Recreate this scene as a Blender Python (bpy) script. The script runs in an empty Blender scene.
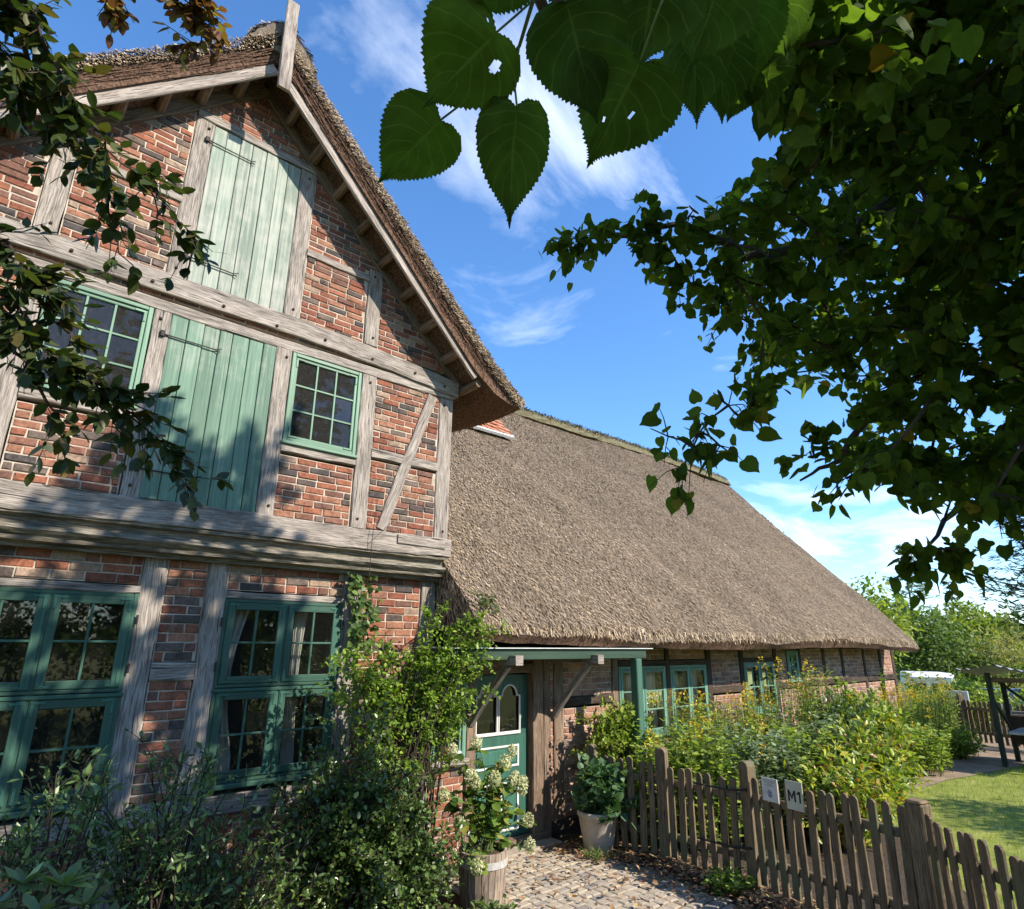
import bpy, bmesh, math, random
import numpy as np
from mathutils import Vector, Matrix

random.seed(11)
rng = np.random.default_rng(11)
SC = bpy.context.scene
COL = SC.collection

# ------------------------------------------------------------------ camera, sky, sun, exposure
cam_d = bpy.data.cameras.new('camera')
cam_d.sensor_width = 36.0
cam_d.lens = 21.8
cam_d.clip_start = 0.05
cam_d.clip_end = 2000
cam = bpy.data.objects.new('camera', cam_d)
COL.objects.link(cam)
cam.matrix_world = Matrix(((0.74786, -0.19956, -0.63315, 0.0),
                           (-0.66380, -0.21264, -0.71705, 0.0),
                           (0.00846, 0.95653, -0.29150, 2.38),
                           (0, 0, 0, 1)))
SC.camera = cam

SUN_FROM = Vector((0.47, -1.0, 0.85)).normalized()
SUN_EL = math.asin(SUN_FROM.z)
SUN_AZ = math.atan2(SUN_FROM.x, SUN_FROM.y)

SC.world = bpy.data.worlds.new('World')
SC.world.use_nodes = True
wn = SC.world.node_tree
wn.nodes.clear()
w_out = wn.nodes.new('ShaderNodeOutputWorld')
w_bg = wn.nodes.new('ShaderNodeBackground')
w_sky = wn.nodes.new('ShaderNodeTexSky')
w_sky.sky_type = 'NISHITA'
w_sky.sun_disc = False
w_sky.sun_elevation = SUN_EL
w_sky.sun_rotation = SUN_AZ
w_sky.air_density = 1.0
w_sky.dust_density = 0.0
w_sky.ozone_density = 6.0
w_bg.inputs['Strength'].default_value = 0.15
# thin streaky clouds: noise on the sky direction projected to a high flat layer
w_tc = wn.nodes.new('ShaderNodeTexCoord')
w_sep = wn.nodes.new('ShaderNodeSeparateXYZ')
wn.links.new(w_tc.outputs['Generated'], w_sep.inputs[0])
w_zz = wn.nodes.new('ShaderNodeMath'); w_zz.operation = 'ADD'; w_zz.inputs[1].default_value = 0.12
w_zm = wn.nodes.new('ShaderNodeMath'); w_zm.operation = 'MAXIMUM'; w_zm.inputs[1].default_value = 0.03
wn.links.new(w_sep.outputs['Z'], w_zz.inputs[0]); wn.links.new(w_zz.outputs[0], w_zm.inputs[0])
w_dx = wn.nodes.new('ShaderNodeMath'); w_dx.operation = 'DIVIDE'
w_dy = wn.nodes.new('ShaderNodeMath'); w_dy.operation = 'DIVIDE'
wn.links.new(w_sep.outputs['X'], w_dx.inputs[0]); wn.links.new(w_zm.outputs[0], w_dx.inputs[1])
wn.links.new(w_sep.outputs['Y'], w_dy.inputs[0]); wn.links.new(w_zm.outputs[0], w_dy.inputs[1])
w_cmb = wn.nodes.new('ShaderNodeCombineXYZ')
wn.links.new(w_dx.outputs[0], w_cmb.inputs[0]); wn.links.new(w_dy.outputs[0], w_cmb.inputs[1])
w_map = wn.nodes.new('ShaderNodeMapping')
w_map.inputs['Location'].default_value = (3.97, 8.31, 2.0)
w_map.inputs['Rotation'].default_value = (0, 0, math.radians(-38))
w_map.inputs['Scale'].default_value = (1.3, 1.9, 1.0)
wn.links.new(w_cmb.outputs[0], w_map.inputs[0])
w_n1 = wn.nodes.new('ShaderNodeTexNoise')
w_n1.inputs['Scale'].default_value = 1.15; w_n1.inputs['Detail'].default_value = 9; w_n1.inputs['Roughness'].default_value = 0.58
w_n1.inputs['Distortion'].default_value = 0.55
wn.links.new(w_map.outputs[0], w_n1.inputs['Vector'])
w_r = wn.nodes.new('ShaderNodeValToRGB')
w_r.color_ramp.elements[0].position = 0.52; w_r.color_ramp.elements[0].color = (0, 0, 0, 1)
w_r.color_ramp.elements[1].position = 0.86; w_r.color_ramp.elements[1].color = (0.85, 0.85, 0.85, 1)
# cloud cover by region of sky: a veil high over the house, a low bank to the right, unseen cloud added behind the viewer to whiten the fill light
def w_math(op, a, b, c=None):
    q = wn.nodes.new('ShaderNodeMath'); q.operation = op
    for i, v in enumerate((a, b, c)):
        if v is None: continue
        if isinstance(v, (int, float)): q.inputs[i].default_value = v
        else: wn.links.new(v, q.inputs[i])
    return q.outputs[0]
def w_blob(px, py, r, amount):
    q = wn.nodes.new('ShaderNodeVectorMath'); q.operation = 'DISTANCE'; q.inputs[1].default_value = (px, py, 0)
    wn.links.new(w_cmb.outputs[0], q.inputs[0])
    m = wn.nodes.new('ShaderNodeMapRange'); m.interpolation_type = 'SMOOTHSTEP'; m.inputs['From Max'].default_value = r; m.inputs['To Min'].default_value = amount; m.inputs['To Max'].default_value = 0
    wn.links.new(q.outputs['Value'], m.inputs['Value']); return m.outputs[0]
w_dot = wn.nodes.new('ShaderNodeVectorMath'); w_dot.operation = 'DOT_PRODUCT'; w_dot.inputs[1].default_value = (0.66, 0.75, 0.0)
wn.links.new(w_tc.outputs['Generated'], w_dot.inputs[0])
w_beh = wn.nodes.new('ShaderNodeMapRange'); w_beh.inputs['From Min'].default_value = 0.1; w_beh.inputs['From Max'].default_value = -0.35; w_beh.inputs['To Max'].default_value = 0.12
wn.links.new(w_dot.outputs['Value'], w_beh.inputs['Value'])
w_sum = w_math('ADD', w_math('ADD', w_blob(0.56, 0.66, 0.38, 0.155), w_blob(3.4, 1.25, 1.3, 0.25)), w_math('ADD', w_beh.outputs[0], -0.09))
wn.links.new(w_math('ADD', w_n1.outputs['Fac'], w_sum), w_r.inputs[0])
w_mix = wn.nodes.new('ShaderNodeMixRGB')
w_mix.inputs[2].default_value = (5.6, 6.0, 6.6, 1)
w_hs = wn.nodes.new('ShaderNodeHueSaturation'); w_hs.inputs['Saturation'].default_value = 1.10; w_hs.inputs['Value'].default_value = 1.0
wn.links.new(w_sky.outputs[0], w_hs.inputs['Color'])
wn.links.new(w_r.outputs[0], w_mix.inputs[0]); wn.links.new(w_hs.outputs[0], w_mix.inputs[1])
wn.links.new(w_mix.outputs[0], w_bg.inputs['Color'])
wn.links.new(w_bg.outputs[0], w_out.inputs[0])

sun_d = bpy.data.lights.new('sun', 'SUN')
sun_d.energy = 4.3
sun_d.angle = math.radians(0.55)
sun_d.color = (1.0, 0.92, 0.79)
sun = bpy.data.objects.new('sun', sun_d)
COL.objects.link(sun)
sun.rotation_euler = SUN_FROM.to_track_quat('Z', 'Y').to_euler()
sun.location = (20, -40, 35)

SC.view_settings.view_transform = 'Standard'
SC.view_settings.look = 'None'
SC.view_settings.exposure = 1.08
SC.view_settings.gamma = 1.0
SC.view_settings.use_curve_mapping = False

# ------------------------------------------------------------------ object helpers
ORG = {}

def tag(o, label=None, cat=None, group=None, kind=None):
    if label: o['label'] = label
    if cat: o['category'] = cat
    if group: o['group'] = group
    if kind: o['kind'] = kind
    return o

def thing(name, label, cat, loc=(0, 0, 0), group=None):
    o = bpy.data.objects.new(name, None)
    o.empty_display_size = 0.2
    COL.objects.link(o)
    o.location = loc
    ORG[o.name] = Vector(loc)
    return tag(o, label, cat, group)

def link_mesh(name, me, parent=None, org=None):
    o = bpy.data.objects.new(name, me)
    COL.objects.link(o)
    if parent is not None:
        o.parent = parent
        ORG[o.name] = ORG[parent.name]
    else:
        o.location = org if org is not None else (0, 0, 0)
        ORG[o.name] = Vector(org if org is not None else (0, 0, 0))
    return o

class MB:
    """collects faces (world coordinates) and links them as one mesh object"""
    def __init__(s):
        s.v = []; s.f = []; s.m = []; s.uv = []
    def quad(s, pts, mi=0, uv=None):
        b = len(s.v); s.v.extend(tuple(p) for p in pts); s.f.append(tuple(range(b, b + len(pts)))); s.m.append(mi)
        s.uv.append(uv if uv else [(0, 0)] * len(pts))
    def face(s, idx, mi=0, uv=None):
        s.f.append(tuple(idx)); s.m.append(mi); s.uv.append(uv if uv else [(0, 0)] * len(idx))
    def box(s, lo, hi, mi=0, ch=0.0, jit=0.0, axis=None):
        """box with optional chamfer (ch); UV runs along the longest axis unless given"""
        lo = list(lo); hi = list(hi)
        d = [hi[i] - lo[i] for i in range(3)]
        ax = axis if axis is not None else max(range(3), key=lambda i: d[i])
        c = min(ch, min(d) * 0.45)
        off = (random.uniform(0, 30), random.uniform(0, 30))
        if c <= 0:
            b = len(s.v)
            for z in (lo[2], hi[2]):
                for y in (lo[1], hi[1]):
                    for x in (lo[0], hi[0]):
                        s.v.append((x + random.uniform(-jit, jit), y + random.uniform(-jit, jit), z + random.uniform(-jit, jit)))
            fs = [(0, 2, 3, 1), (4, 5, 7, 6), (0, 1, 5, 4), (2, 6, 7, 3), (0, 4, 6, 2), (1, 3, 7, 5)]
        else:
            b = len(s.v); fs = []; ids = {}
            for sx in (0, 1):
                for sy in (0, 1):
                    for sz in (0, 1):
                        sg = (sx, sy, sz)
                        j = [random.uniform(-jit, jit) for _ in range(3)]
                        for a in range(3):
                            p = []
                            for i in range(3):
                                e = hi[i] if sg[i] else lo[i]
                                if i != a: e += (-c if sg[i] else c)
                                p.append(e + j[i])
                            ids[(sg, a)] = len(s.v) - b
                            s.v.append(tuple(p))
            for a in range(3):
                o1, o2 = (a + 1) % 3, (a + 2) % 3
                for sa in (0, 1):
                    q = []
                    for (u, w) in ((0, 0), (1, 0), (1, 1), (0, 1)):
                        g = [0, 0, 0]; g[a] = sa; g[o1] = u; g[o2] = w
                        q.append(ids[(tuple(g), a)])
                    fs.append(tuple(q if sa else q[::-1]))
            for e in range(3):            # edges along axis e
                o1, o2 = (e + 1) % 3, (e + 2) % 3
                for u in (0, 1):
                    for w in (0, 1):
                        g0 = [0, 0, 0]; g1 = [0, 0, 0]
                        g0[o1] = g1[o1] = u; g0[o2] = g1[o2] = w; g1[e] = 1
                        q = [ids[(tuple(g0), o1)], ids[(tuple(g0), o2)], ids[(tuple(g1), o2)], ids[(tuple(g1), o1)]]
                        fs.append(tuple(q))
            for sx in (0, 1):
                for sy in (0, 1):
                    for sz in (0, 1):
                        g = (sx, sy, sz)
                        fs.append((ids[(g, 0)], ids[(g, 1)], ids[(g, 2)]))
        o1, o2 = [i for i in range(3) if i != ax]
        for f in fs:
            uv = [(s.v[b + i][ax] + off[0], s.v[b + i][o1] + s.v[b + i][o2] * 0.83 + off[1]) for i in f]
            s.face([b + i for i in f], mi, uv)
    def sweep(s, rings, mi=0, caps=True, closed=True):
        """rings: list of equal-length point lists; UV u along the sweep, v round it"""
        b = len(s.v); n = len(rings[0])
        for r in rings: s.v.extend(tuple(p) for p in r)
        ln = [0.0]
        for i in range(1, len(rings)):
            ln.append(ln[-1] + (Vector(rings[i][0]) - Vector(rings[i - 1][0])).length)
        per = [0.0]
        for i in range(1, n + 1):
            per.append(per[-1] + (Vector(rings[0][i % n]) - Vector(rings[0][i - 1])).length)
        off = (random.uniform(0, 30), random.uniform(0, 30))
        for i in range(len(rings) - 1):
            for k in range(n if closed else n - 1):
                k2 = (k + 1) % n
                s.face((b + i * n + k, b + i * n + k2, b + (i + 1) * n + k2, b + (i + 1) * n + k), mi,
                       [(ln[i] + off[0], per[k] + off[1]), (ln[i] + off[0], per[k + 1] + off[1]), (ln[i + 1] + off[0], per[k + 1] + off[1]), (ln[i + 1] + off[0], per[k] + off[1])])
        if caps:
            for base, rev in ((b, True), (b + (len(rings) - 1) * n, False)):
                idx = list(range(base, base + n))
                if rev: idx = idx[::-1]
                s.face(idx, mi, [(off[0] + (s.v[i][0] + s.v[i][1]) * 0.3, off[1] + s.v[i][2]) for i in idx])
    def tube(s, pts, r0, r1=None, sides=6, mi=0, caps=True):
        pts = [Vector(p) for p in pts]
        r1 = r0 if r1 is None else r1
        rings = []; ref = Vector((0.13, 0.31, 0.94))
        for i, p in enumerate(pts):
            d = (pts[min(i + 1, len(pts) - 1)] - pts[max(i - 1, 0)])
            if d.length < 1e-7: d = Vector((0, 0, 1))
            d.normalize()
            a = ref - d * ref.dot(d)
            if a.length < 0.1: a = Vector((1, 0, 0)) - d * d.x
            a.normalize(); c = d.cross(a)
            r = r0 + (r1 - r0) * i / max(1, len(pts) - 1)
            rings.append([p + a * (r * math.cos(t)) + c * (r * math.sin(t)) for t in [2 * math.pi * k / sides for k in range(sides)]])
        s.sweep(rings, mi, caps)
    def lathe(s, c, prof, n=20, mi=0):
        rings = [[(c[0] + r * math.cos(2 * math.pi * k / n), c[1] + r * math.sin(2 * math.pi * k / n), c[2] + z) for k in range(n)] for r, z in prof]
        s.sweep(rings, mi, True)
    def timber(s, p0, p1, wdir, w, ddir, d, bow=None, jit=0.004, ch=0.008, mi=0, step=0.16):
        """old beam from p0 to p1 (centre line of the front face), front at p, back at p + ddir*d"""
        p0 = Vector(p0); p1 = Vector(p1); wd = Vector(wdir).normalized(); dd = Vector(ddir).normalized()
        L = (p1 - p0).length; n = max(2, int(L / step)); rings = []
        ph = random.uniform(0, 6.28)
        for i in range(n + 1):
            t = i / n; c = p0.lerp(p1, t)
            if bow: c = c + bow(t)
            ww = w * 0.5 * (1 + 0.02 * math.sin(ph + 5 * t * L))
            j = lambda: random.uniform(-jit, jit)
            e = [(-ww, ch), (-ww + ch, 0), (ww - ch, 0), (ww, ch), (ww, d), (-ww, d)]
            rings.append([c + wd * (a + j()) + dd * (q + (j() * .5 if q < d else 0)) for a, q in e])
        s.sweep(rings, mi, True)
    def build(s, name, mats, parent=None, org=None, smooth=False):
        me = bpy.data.meshes.new(name)
        o = link_mesh(name, me, parent, org)
        g = ORG[o.name]
        me.from_pydata([(x - g[0], y - g[1], z - g[2]) for x, y, z in s.v], [], s.f)
        ul = me.uv_layers.new(name='UVMap')
        flat = [c for f in s.uv for u in f for c in u]
        ul.data.foreach_set('uv', flat)
        if not isinstance(mats, (list, tuple)): mats = [mats]
        for m in mats: me.materials.append(m)
        if len(mats) > 1: me.polygons.foreach_set('material_index', s.m)
        if smooth: me.polygons.foreach_set('use_smooth', [True] * len(s.f))
        bm = bmesh.new(); bm.from_mesh(me); bmesh.ops.recalc_face_normals(bm, faces=bm.faces); bm.to_mesh(me); bm.free()
        me.update()
        return o

LEAF_T = {
    'heart': (np.array([(0, 0.0), (-.26, -.07), (-.46, .10), (-.50, .36), (-.37, .66), (-.12, .90), (0, 1.1), (.12, .90), (.37, .66), (.50, .36), (.46, .10), (.26, -.07)]), [(0, 1, 2, 3, 4, 5, 6), (0, 6, 7, 8, 9, 10, 11)]),
    'oval': (np.array([(0, 0.0), (-.20, .13), (-.31, .36), (-.28, .63), (-.13, .87), (0, 1.02), (.13, .87), (.28, .63), (.31, .36), (.20, .13)]), [(0, 1, 2, 3, 4, 5), (0, 5, 6, 7, 8, 9)]),
    'plain': (np.array([(0, 0.0), (-.26, .22), (-.30, .58), (0, 1.0), (.30, .58), (.26, .22)]), [(0, 1, 2, 3), (0, 3, 4, 5)]),
    'lance': (np.array([(0, 0.0), (-.11, .3), (-.09, .65), (0, 1.0), (.09, .65), (.11, .3)]), [(0, 1, 2, 3), (0, 3, 4, 5)]),
    'broad': (np.array([(0, 0.0), (-.15, .25), (-.19, .6), (0, 1.0), (.19, .6), (.15, .25)]), [(0, 1, 2, 3), (0, 3, 4, 5)]),
    'blade': (np.array([(-.02, 0.0), (.02, 0), (.012, .6), (-.012, .6), (0, 1.0)]), [(0, 1, 2, 3), (3, 2, 4, 4)]),
}

def nrm(a):
    return a / np.maximum(1e-9, np.linalg.norm(a, axis=1, keepdims=True))

def leaves(name, pos, tip, up, size, kind, mats, parent=None, org=None, fold=0.18, mi=None):
    """one mesh of many leaves: pos base points, tip directions, up rough normals, size lengths"""
    pos = np.asarray(pos, float); tip = nrm(np.asarray(tip, float)); up = np.asarray(up, float); size = np.asarray(size, float)
    n = len(pos); T, F = LEAF_T[kind]
    side = nrm(np.cross(tip, up)); nn = np.cross(side, tip)
    V = np.zeros((n, len(T), 3))
    curl = rng.uniform(-.18, .25, n)
    for i, (a, b) in enumerate(T):
        V[:, i] = pos + size[:, None] * (side * a + tip * b + nn * (abs(a) * fold - (curl * b * b)[:, None] * .6))
    me = bpy.data.meshes.new(name)
    o = link_mesh(name, me, parent, org)
    V -= np.array(ORG[o.name])
    k = len(T); fl = []; tot = []
    for f in F:
        f = list(dict.fromkeys(f)); fl.append(f); tot.append(len(f))
    per = np.concatenate([np.array(f) for f in fl])
    loops = (np.arange(n)[:, None] * k + per[None, :]).ravel().astype(np.int32)
    tots = np.tile(np.array(tot), n).astype(np.int32)
    st = np.concatenate([[0], np.cumsum(tots)[:-1]]).astype(np.int32)
    me.vertices.add(n * k); me.vertices.foreach_set('co', V.ravel())
    me.loops.add(len(loops)); me.loops.foreach_set('vertex_index', loops)
    me.polygons.add(len(tots)); me.polygons.foreach_set('loop_start', st); me.polygons.foreach_set('loop_total', tots)
    if not isinstance(mats, (list, tuple)): mats = [mats]
    for m in mats: me.materials.append(m)
    if mi is not None: me.polygons.foreach_set('material_index', np.repeat(np.asarray(mi, np.int32), len(F)))
    me.update(calc_edges=True); me.validate()
    return o

# ------------------------------------------------------------------ materials
class NT:
    def __init__(s, name):
        s.mat = bpy.data.materials.new(name); s.mat.use_nodes = True
        s.t = s.mat.node_tree; s.t.nodes.clear()
        s.out = s.n('OutputMaterial'); s.b = s.n('BsdfPrincipled'); s.l(s.b, 0, s.out, 0)
    def n(s, ty, **kw):
        q = s.t.nodes.new('ShaderNode' + ty)
        for k, v in kw.items():
            if k in q.inputs.keys(): q.inputs[k].default_value = v
            else: setattr(q, k, v)
        return q
    def l(s, a, i, b, j): s.t.links.new(a.outputs[i], b.inputs[j])
    def ramp(s, stops, src=None, so=0, const=False):
        r = s.n('ValToRGB'); cr = r.color_ramp
        if const: cr.interpolation = 'CONSTANT'
        while len(cr.elements) < len(stops): cr.elements.new(0.5)
        for e, (p, c) in zip(cr.elements, stops):
            e.position = p; e.color = (c[0], c[1], c[2], 1) if not isinstance(c, (int, float)) else (c, c, c, 1)
        if src: s.l(src, so, r, 0)
        return r
    def noise(s, scale, detail=4, rough=.55, vec=None, vo=0, dist=0.0):
        q = s.n('TexNoise'); q.inputs['Scale'].default_value = scale; q.inputs['Detail'].default_value = detail
        q.inputs['Roughness'].default_value = rough; q.inputs['Distortion'].default_value = dist
        if vec: s.l(vec, vo, q, 'Vector')
        return q
    def mapping(s, vec, vo, scale, loc=(0, 0, 0), rot=(0, 0, 0)):
        m = s.n('Mapping'); m.inputs['Scale'].default_value = scale; m.inputs['Location'].default_value = loc; m.inputs['Rotation'].default_value = rot
        s.l(vec, vo, m, 0); return m
    def mix(s, fac, a, b, mode='MIX', fo=0, ao=0, bo=0):
        m = s.n('MixRGB'); m.blend_type = mode
        for inp, v, o in ((0, fac, fo), (1, a, ao), (2, b, bo)):
            if isinstance(v, (int, float)): m.inputs[inp].default_value = v if inp == 0 else (v, v, v, 1)
            elif isinstance(v, tuple): m.inputs[inp].default_value = (*v, 1)
            else: s.l(v, o, m, inp)
        return m
    def bump(s, src, so=0, strength=.4, dist=.01, prev=None):
        b = s.n('Bump'); b.inputs['Strength'].default_value = strength; b.inputs['Distance'].default_value = dist
        s.l(src, so, b, 'Height')
        if prev: s.l(prev, 0, b, 'Normal')
        s.l(b, 0, s.b, 'Normal'); return b
    def done(s, col=None, co=0, rough=.8, spec=.25, metal=0.0):
        if col is not None:
            if isinstance(col, tuple): s.b.inputs['Base Color'].default_value = (*col, 1)
            else: s.l(col, co, s.b, 'Base Color')
        s.b.inputs['Roughness'].default_value = rough
        s.b.inputs['Specular IOR Level'].default_value = spec
        s.b.inputs['Metallic'].default_value = metal
        return s.mat

def wood(name, dark, mid, light, rough=.85, gs=42, bump=.5, patch=None):
    t = NT(name); uv = t.n('UVMap'); oi = t.n('ObjectInfo')
    add = t.n('VectorMath', operation='ADD'); t.l(uv, 0, add, 0)
    sc = t.n('VectorMath', operation='SCALE'); sc.inputs['Scale'].default_value = 37.0
    cb = t.n('CombineXYZ'); t.l(oi, 'Random', cb, 0); t.l(oi, 'Random', cb, 1); t.l(cb, 0, sc, 0); t.l(sc, 0, add, 1)
    m1 = t.mapping(add, 0, (4.5, gs * 2.1, 1)); n1 = t.noise(1.0, 10, .74, m1, 0, .5)
    m2 = t.mapping(add, 0, (1.6, 7, 1)); n2 = t.noise(1.0, 6, .65, m2, 0, .6)
    m3 = t.mapping(add, 0, (1.7, gs * 1.0, 1), (3, 7, 0)); n3 = t.noise(1.0, 5, .62, m3, 0, 1.0)
    r1 = t.ramp([(.33, dark), (.48, mid), (.64, light)], n1)
    r2 = t.ramp([(.3, .50), (.5, .95), (.7, 1.25)], n2)
    c = t.mix(1.0, r1, r2, 'MULTIPLY')
    cr = t.ramp([(.335, .07), (.40, 1.0)], n3)          # drying cracks along the grain
    c = t.mix(.85, c, cr, 'MULTIPLY')
    if patch:
        n4 = t.noise(2.2, 4, .6, t.n('TexCoord'), 'Object'); r4 = t.ramp([(.5, 0.0), (.66, 1.0)], n4)
        c = t.mix(r4, c, patch)
    hsum = t.mix(.5, n1, cr)
    t.bump(hsum, 0, bump, .014)
    return t.done(c, 0, rough, .2)

def paint(name, base, worn, rough=.55, wear=.62, spec=.3):
    t = NT(name); uv = t.n('UVMap'); geo = t.n('NewGeometry')
    m1 = t.mapping(uv, 0, (1.3, 34, 1)); n1 = t.noise(1.0, 8, .65, m1, 0, .5)
    n2 = t.noise(3.0, 5, .6, t.n('TexCoord'), 'Object')
    a = t.mix(.55, n1, n2)
    w = t.ramp([(wear - .1, 0.0), (wear + .08, 1.0)], a)
    v = t.ramp([(0, .78), (1, 1.15)], geo, 'Random Per Island')
    c0 = t.mix(1.0, base, v, 'MULTIPLY')
    r3 = t.ramp([(.3, .62), (.7, 1.25)], n1)
    c0 = t.mix(.85, c0, r3, 'MULTIPLY')
    c = t.mix(w, c0, worn)
    t.bump(a, 0, .22, .004)
    return t.done(c, 0, rough, spec)

def brick_mat(name, stops, lime=.25):
    t = NT(name); geo = t.n('NewGeometry'); tc = t.n('TexCoord')
    r = t.ramp(stops, geo, 'Random Per Island', True)
    n = t.noise(38, 6, .7, tc, 'Object'); n2 = t.noise(7, 4, .6, tc, 'Object')
    v = t.ramp([(.25, .45), (.52, 1.0), (.8, 1.4)], n)
    c = t.mix(.9, r, v, 'MULTIPLY')
    nb = t.noise(11, 5, .75, tc, 'Object', 1.5); c = t.mix(.75, c, t.ramp([(.34, .5), (.5, 1.0), (.68, 1.2)], nb), 'MULTIPLY')
    n3 = t.noise(16, 5, .7, tc, 'Object')
    lm = t.ramp([(.60, 0.0), (.74, lime)], n3)
    c = t.mix(lm, c, (.46, .38, .31))
    dk = t.ramp([(.32, .62), (.55, 1.0)], n2)
    c = t.mix(.7, c, dk, 'MULTIPLY')
    t.bump(n, 0, .5, .006)
    return t.done(c, 0, .9, .15)

def mottled(name, stops, scale=8, detail=6, rough=.9, bump=.3, bdist=.01, spec=.2, coord='Object'):
    t = NT(name); tc = t.n('TexCoord'); n = t.noise(scale, detail, .65, tc, coord); r = t.ramp(stops, n)
    if bump: t.bump(n, 0, bump, bdist)
    return t.done(r, 0, rough, spec)

def leaf_mat(name, stops, trans=.35, rough=.5, tcol=None, spec=.35, vein=False):
    t = NT(name); geo = t.n('NewGeometry')
    r = t.ramp(stops, geo, 'Random Per Island')
    n = t.noise(55, 3, .6, t.n('TexCoord'), 'Object'); v = t.ramp([(.3, .78), (.7, 1.2)], n)
    c = t.mix(.7, r, v, 'MULTIPLY')
    if vein:
        oi = t.n('ObjectInfo'); c = t.mix(1.0, c, t.ramp([(0, (.75, .78, .8)), (.6, (1, 1, 1)), (1, (1.3, 1.2, .9))], oi, 'Random'), 'MULTIPLY')
        bl = t.noise(14, 3, .6, t.n('TexCoord'), 'Object'); c = t.mix(.6, c, t.ramp([(.35, .65), (.65, 1.25)], bl), 'MULTIPLY')
        uv = t.n('UVMap'); sep = t.n('SeparateXYZ'); t.l(uv, 0, sep, 0)
        ab = t.n('Math', operation='ABSOLUTE'); t.l(sep, 1, ab, 0)
        m = t.n('Math', operation='MULTIPLY_ADD'); t.l(ab, 0, m, 0); m.inputs[1].default_value = -.34; t.l(sep, 0, m, 2)
        mm = t.n('Math', operation='MULTIPLY'); nz = t.noise(26, 2, .5, t.n('TexCoord'), 'Object'); nm = t.n('Math', operation='MULTIPLY_ADD'); t.l(nz, 0, nm, 0); nm.inputs[1].default_value = .10; t.l(m, 0, nm, 2); t.l(nm, 0, mm, 0); mm.inputs[1].default_value = 8.0
        fr = t.n('Math', operation='FRACT'); t.l(mm, 0, fr, 0)
        vr = t.ramp([(.0, 1.0), (.03, .9), (.09, 0.0), (.94, 0.0), (1.0, 1.0)], fr)
        mr = t.ramp([(.0, 1.0), (.014, 1.0), (.03, 0.0)], ab)
        mx = t.mix(1.0, vr, mr, 'LIGHTEN')
        mf = t.mix(1.0, mx, .22, 'MULTIPLY')
        c = t.mix(mf, c, (.20, .26, .075))
        t.bump(mx, 0, .35, .0015)
    t.done(c, 0, rough, spec)
    tr = t.n('BsdfTranslucent')
    tm = t.mix(1.0, c, tcol if tcol else (1.5, 1.7, .7), 'MULTIPLY'); t.l(tm, 0, tr, 0)
    ms = t.n('MixShader'); ms.inputs[0].default_value = trans
    t.l(t.b, 0, ms, 1); t.l(tr, 0, ms, 2); t.l(ms, 0, t.out, 0)
    return t.mat

def glass_mat(name, dust=.05, tint=(.72, .78, .76), rough=.015, refl=1.5):
    t = NT(name); tc = t.n('TexCoord')
    tr = t.n('BsdfTransparent'); tr.inputs[0].default_value = (*tint, 1)
    gl = t.n('BsdfGlossy'); gl.inputs['Roughness'].default_value = rough; gl.inputs[0].default_value = (.95, .95, .95, 1)
    fr = t.n('Fresnel'); fr.inputs[0].default_value = 1.5
    n = t.noise(3.5, 2, .5, tc, 'Object'); b = t.n('Bump'); b.inputs['Strength'].default_value = .025; b.inputs['Distance'].default_value = .02
    t.l(n, 0, b, 'Height'); t.l(b, 0, gl, 'Normal')
    fm = t.n('Math', operation='MULTIPLY'); t.l(fr, 0, fm, 0); fm.inputs[1].default_value = refl
    m1 = t.n('MixShader'); t.l(fm, 0, m1, 0); t.l(tr, 0, m1, 1); t.l(gl, 0, m1, 2)
    df = t.n('BsdfDiffuse'); df.inputs[0].default_value = (.42, .39, .36, 1)
    n2 = t.noise(60, 4, .7, tc, 'Object'); r2 = t.ramp([(.45, dust * .5), (.68, dust), (.74, min(1, dust * 5))], n2)
    m2 = t.n('MixShader'); t.l(r2, 0, m2, 0); t.l(m1, 0, m2, 1); t.l(df, 0, m2, 2)
    t.l(m2, 0, t.out, 0)
    return t.mat

M = {}
M['oak'] = wood('weathered_oak', (.048, .039, .033), (.25, .212, .18), (.44, .388, .345), patch=None)
M['oak_moss'] = wood('mossy_oak', (.025, .024, .017), (.155, .135, .10), (.36, .315, .265))
M['oak_brown'] = wood('brown_oak', (.05, .035, .025), (.17, .115, .08), (.30, .22, .16))
M['oak_dark'] = wood('tarred_oak', (.018, .012, .009), (.055, .038, .028), (.11, .08, .06))
M['fence_wood'] = wood('fence_wood', (.032, .022, .014), (.135, .096, .058), (.29, .215, .13), gs=60, patch=(.13, .125, .07))
M['barge'] = wood('bargeboard_wood', (.085, .062, .05), (.29, .238, .20), (.45, .39, .345))
M['shutter_pale'] = paint('pale_green_paint', (.265, .315, .255), (.40, .385, .335), .7, .56, .15)
M['shutter_green'] = paint('green_paint', (.135, .225, .162), (.30, .315, .26), .6, .62, .2)
M['frame_light'] = paint('light_green_paint', (.155, .265, .18), (.25, .31, .24), .5, .74)
M['frame_dark'] = paint('teal_green_paint', (.045, .105, .074), (.085, .135, .10), .42, .78)
M['frame_wing'] = paint('sea_green_paint', (.135, .26, .19), (.25, .33, .26), .5, .76)
M['door_green'] = paint('door_green_paint', (.045, .125, .09), (.075, .15, .11), .38, .86)
M['porch_green'] = paint('porch_green_paint', (.032, .058, .036), (.07, .09, .062), .5, .8)
M['post_green'] = paint('post_green_paint', (.06, .14, .097), (.10, .17, .12), .5, .8)
M['white'] = paint('white_paint', (.72, .70, .66), (.5, .47, .42), .5, .8)
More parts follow.
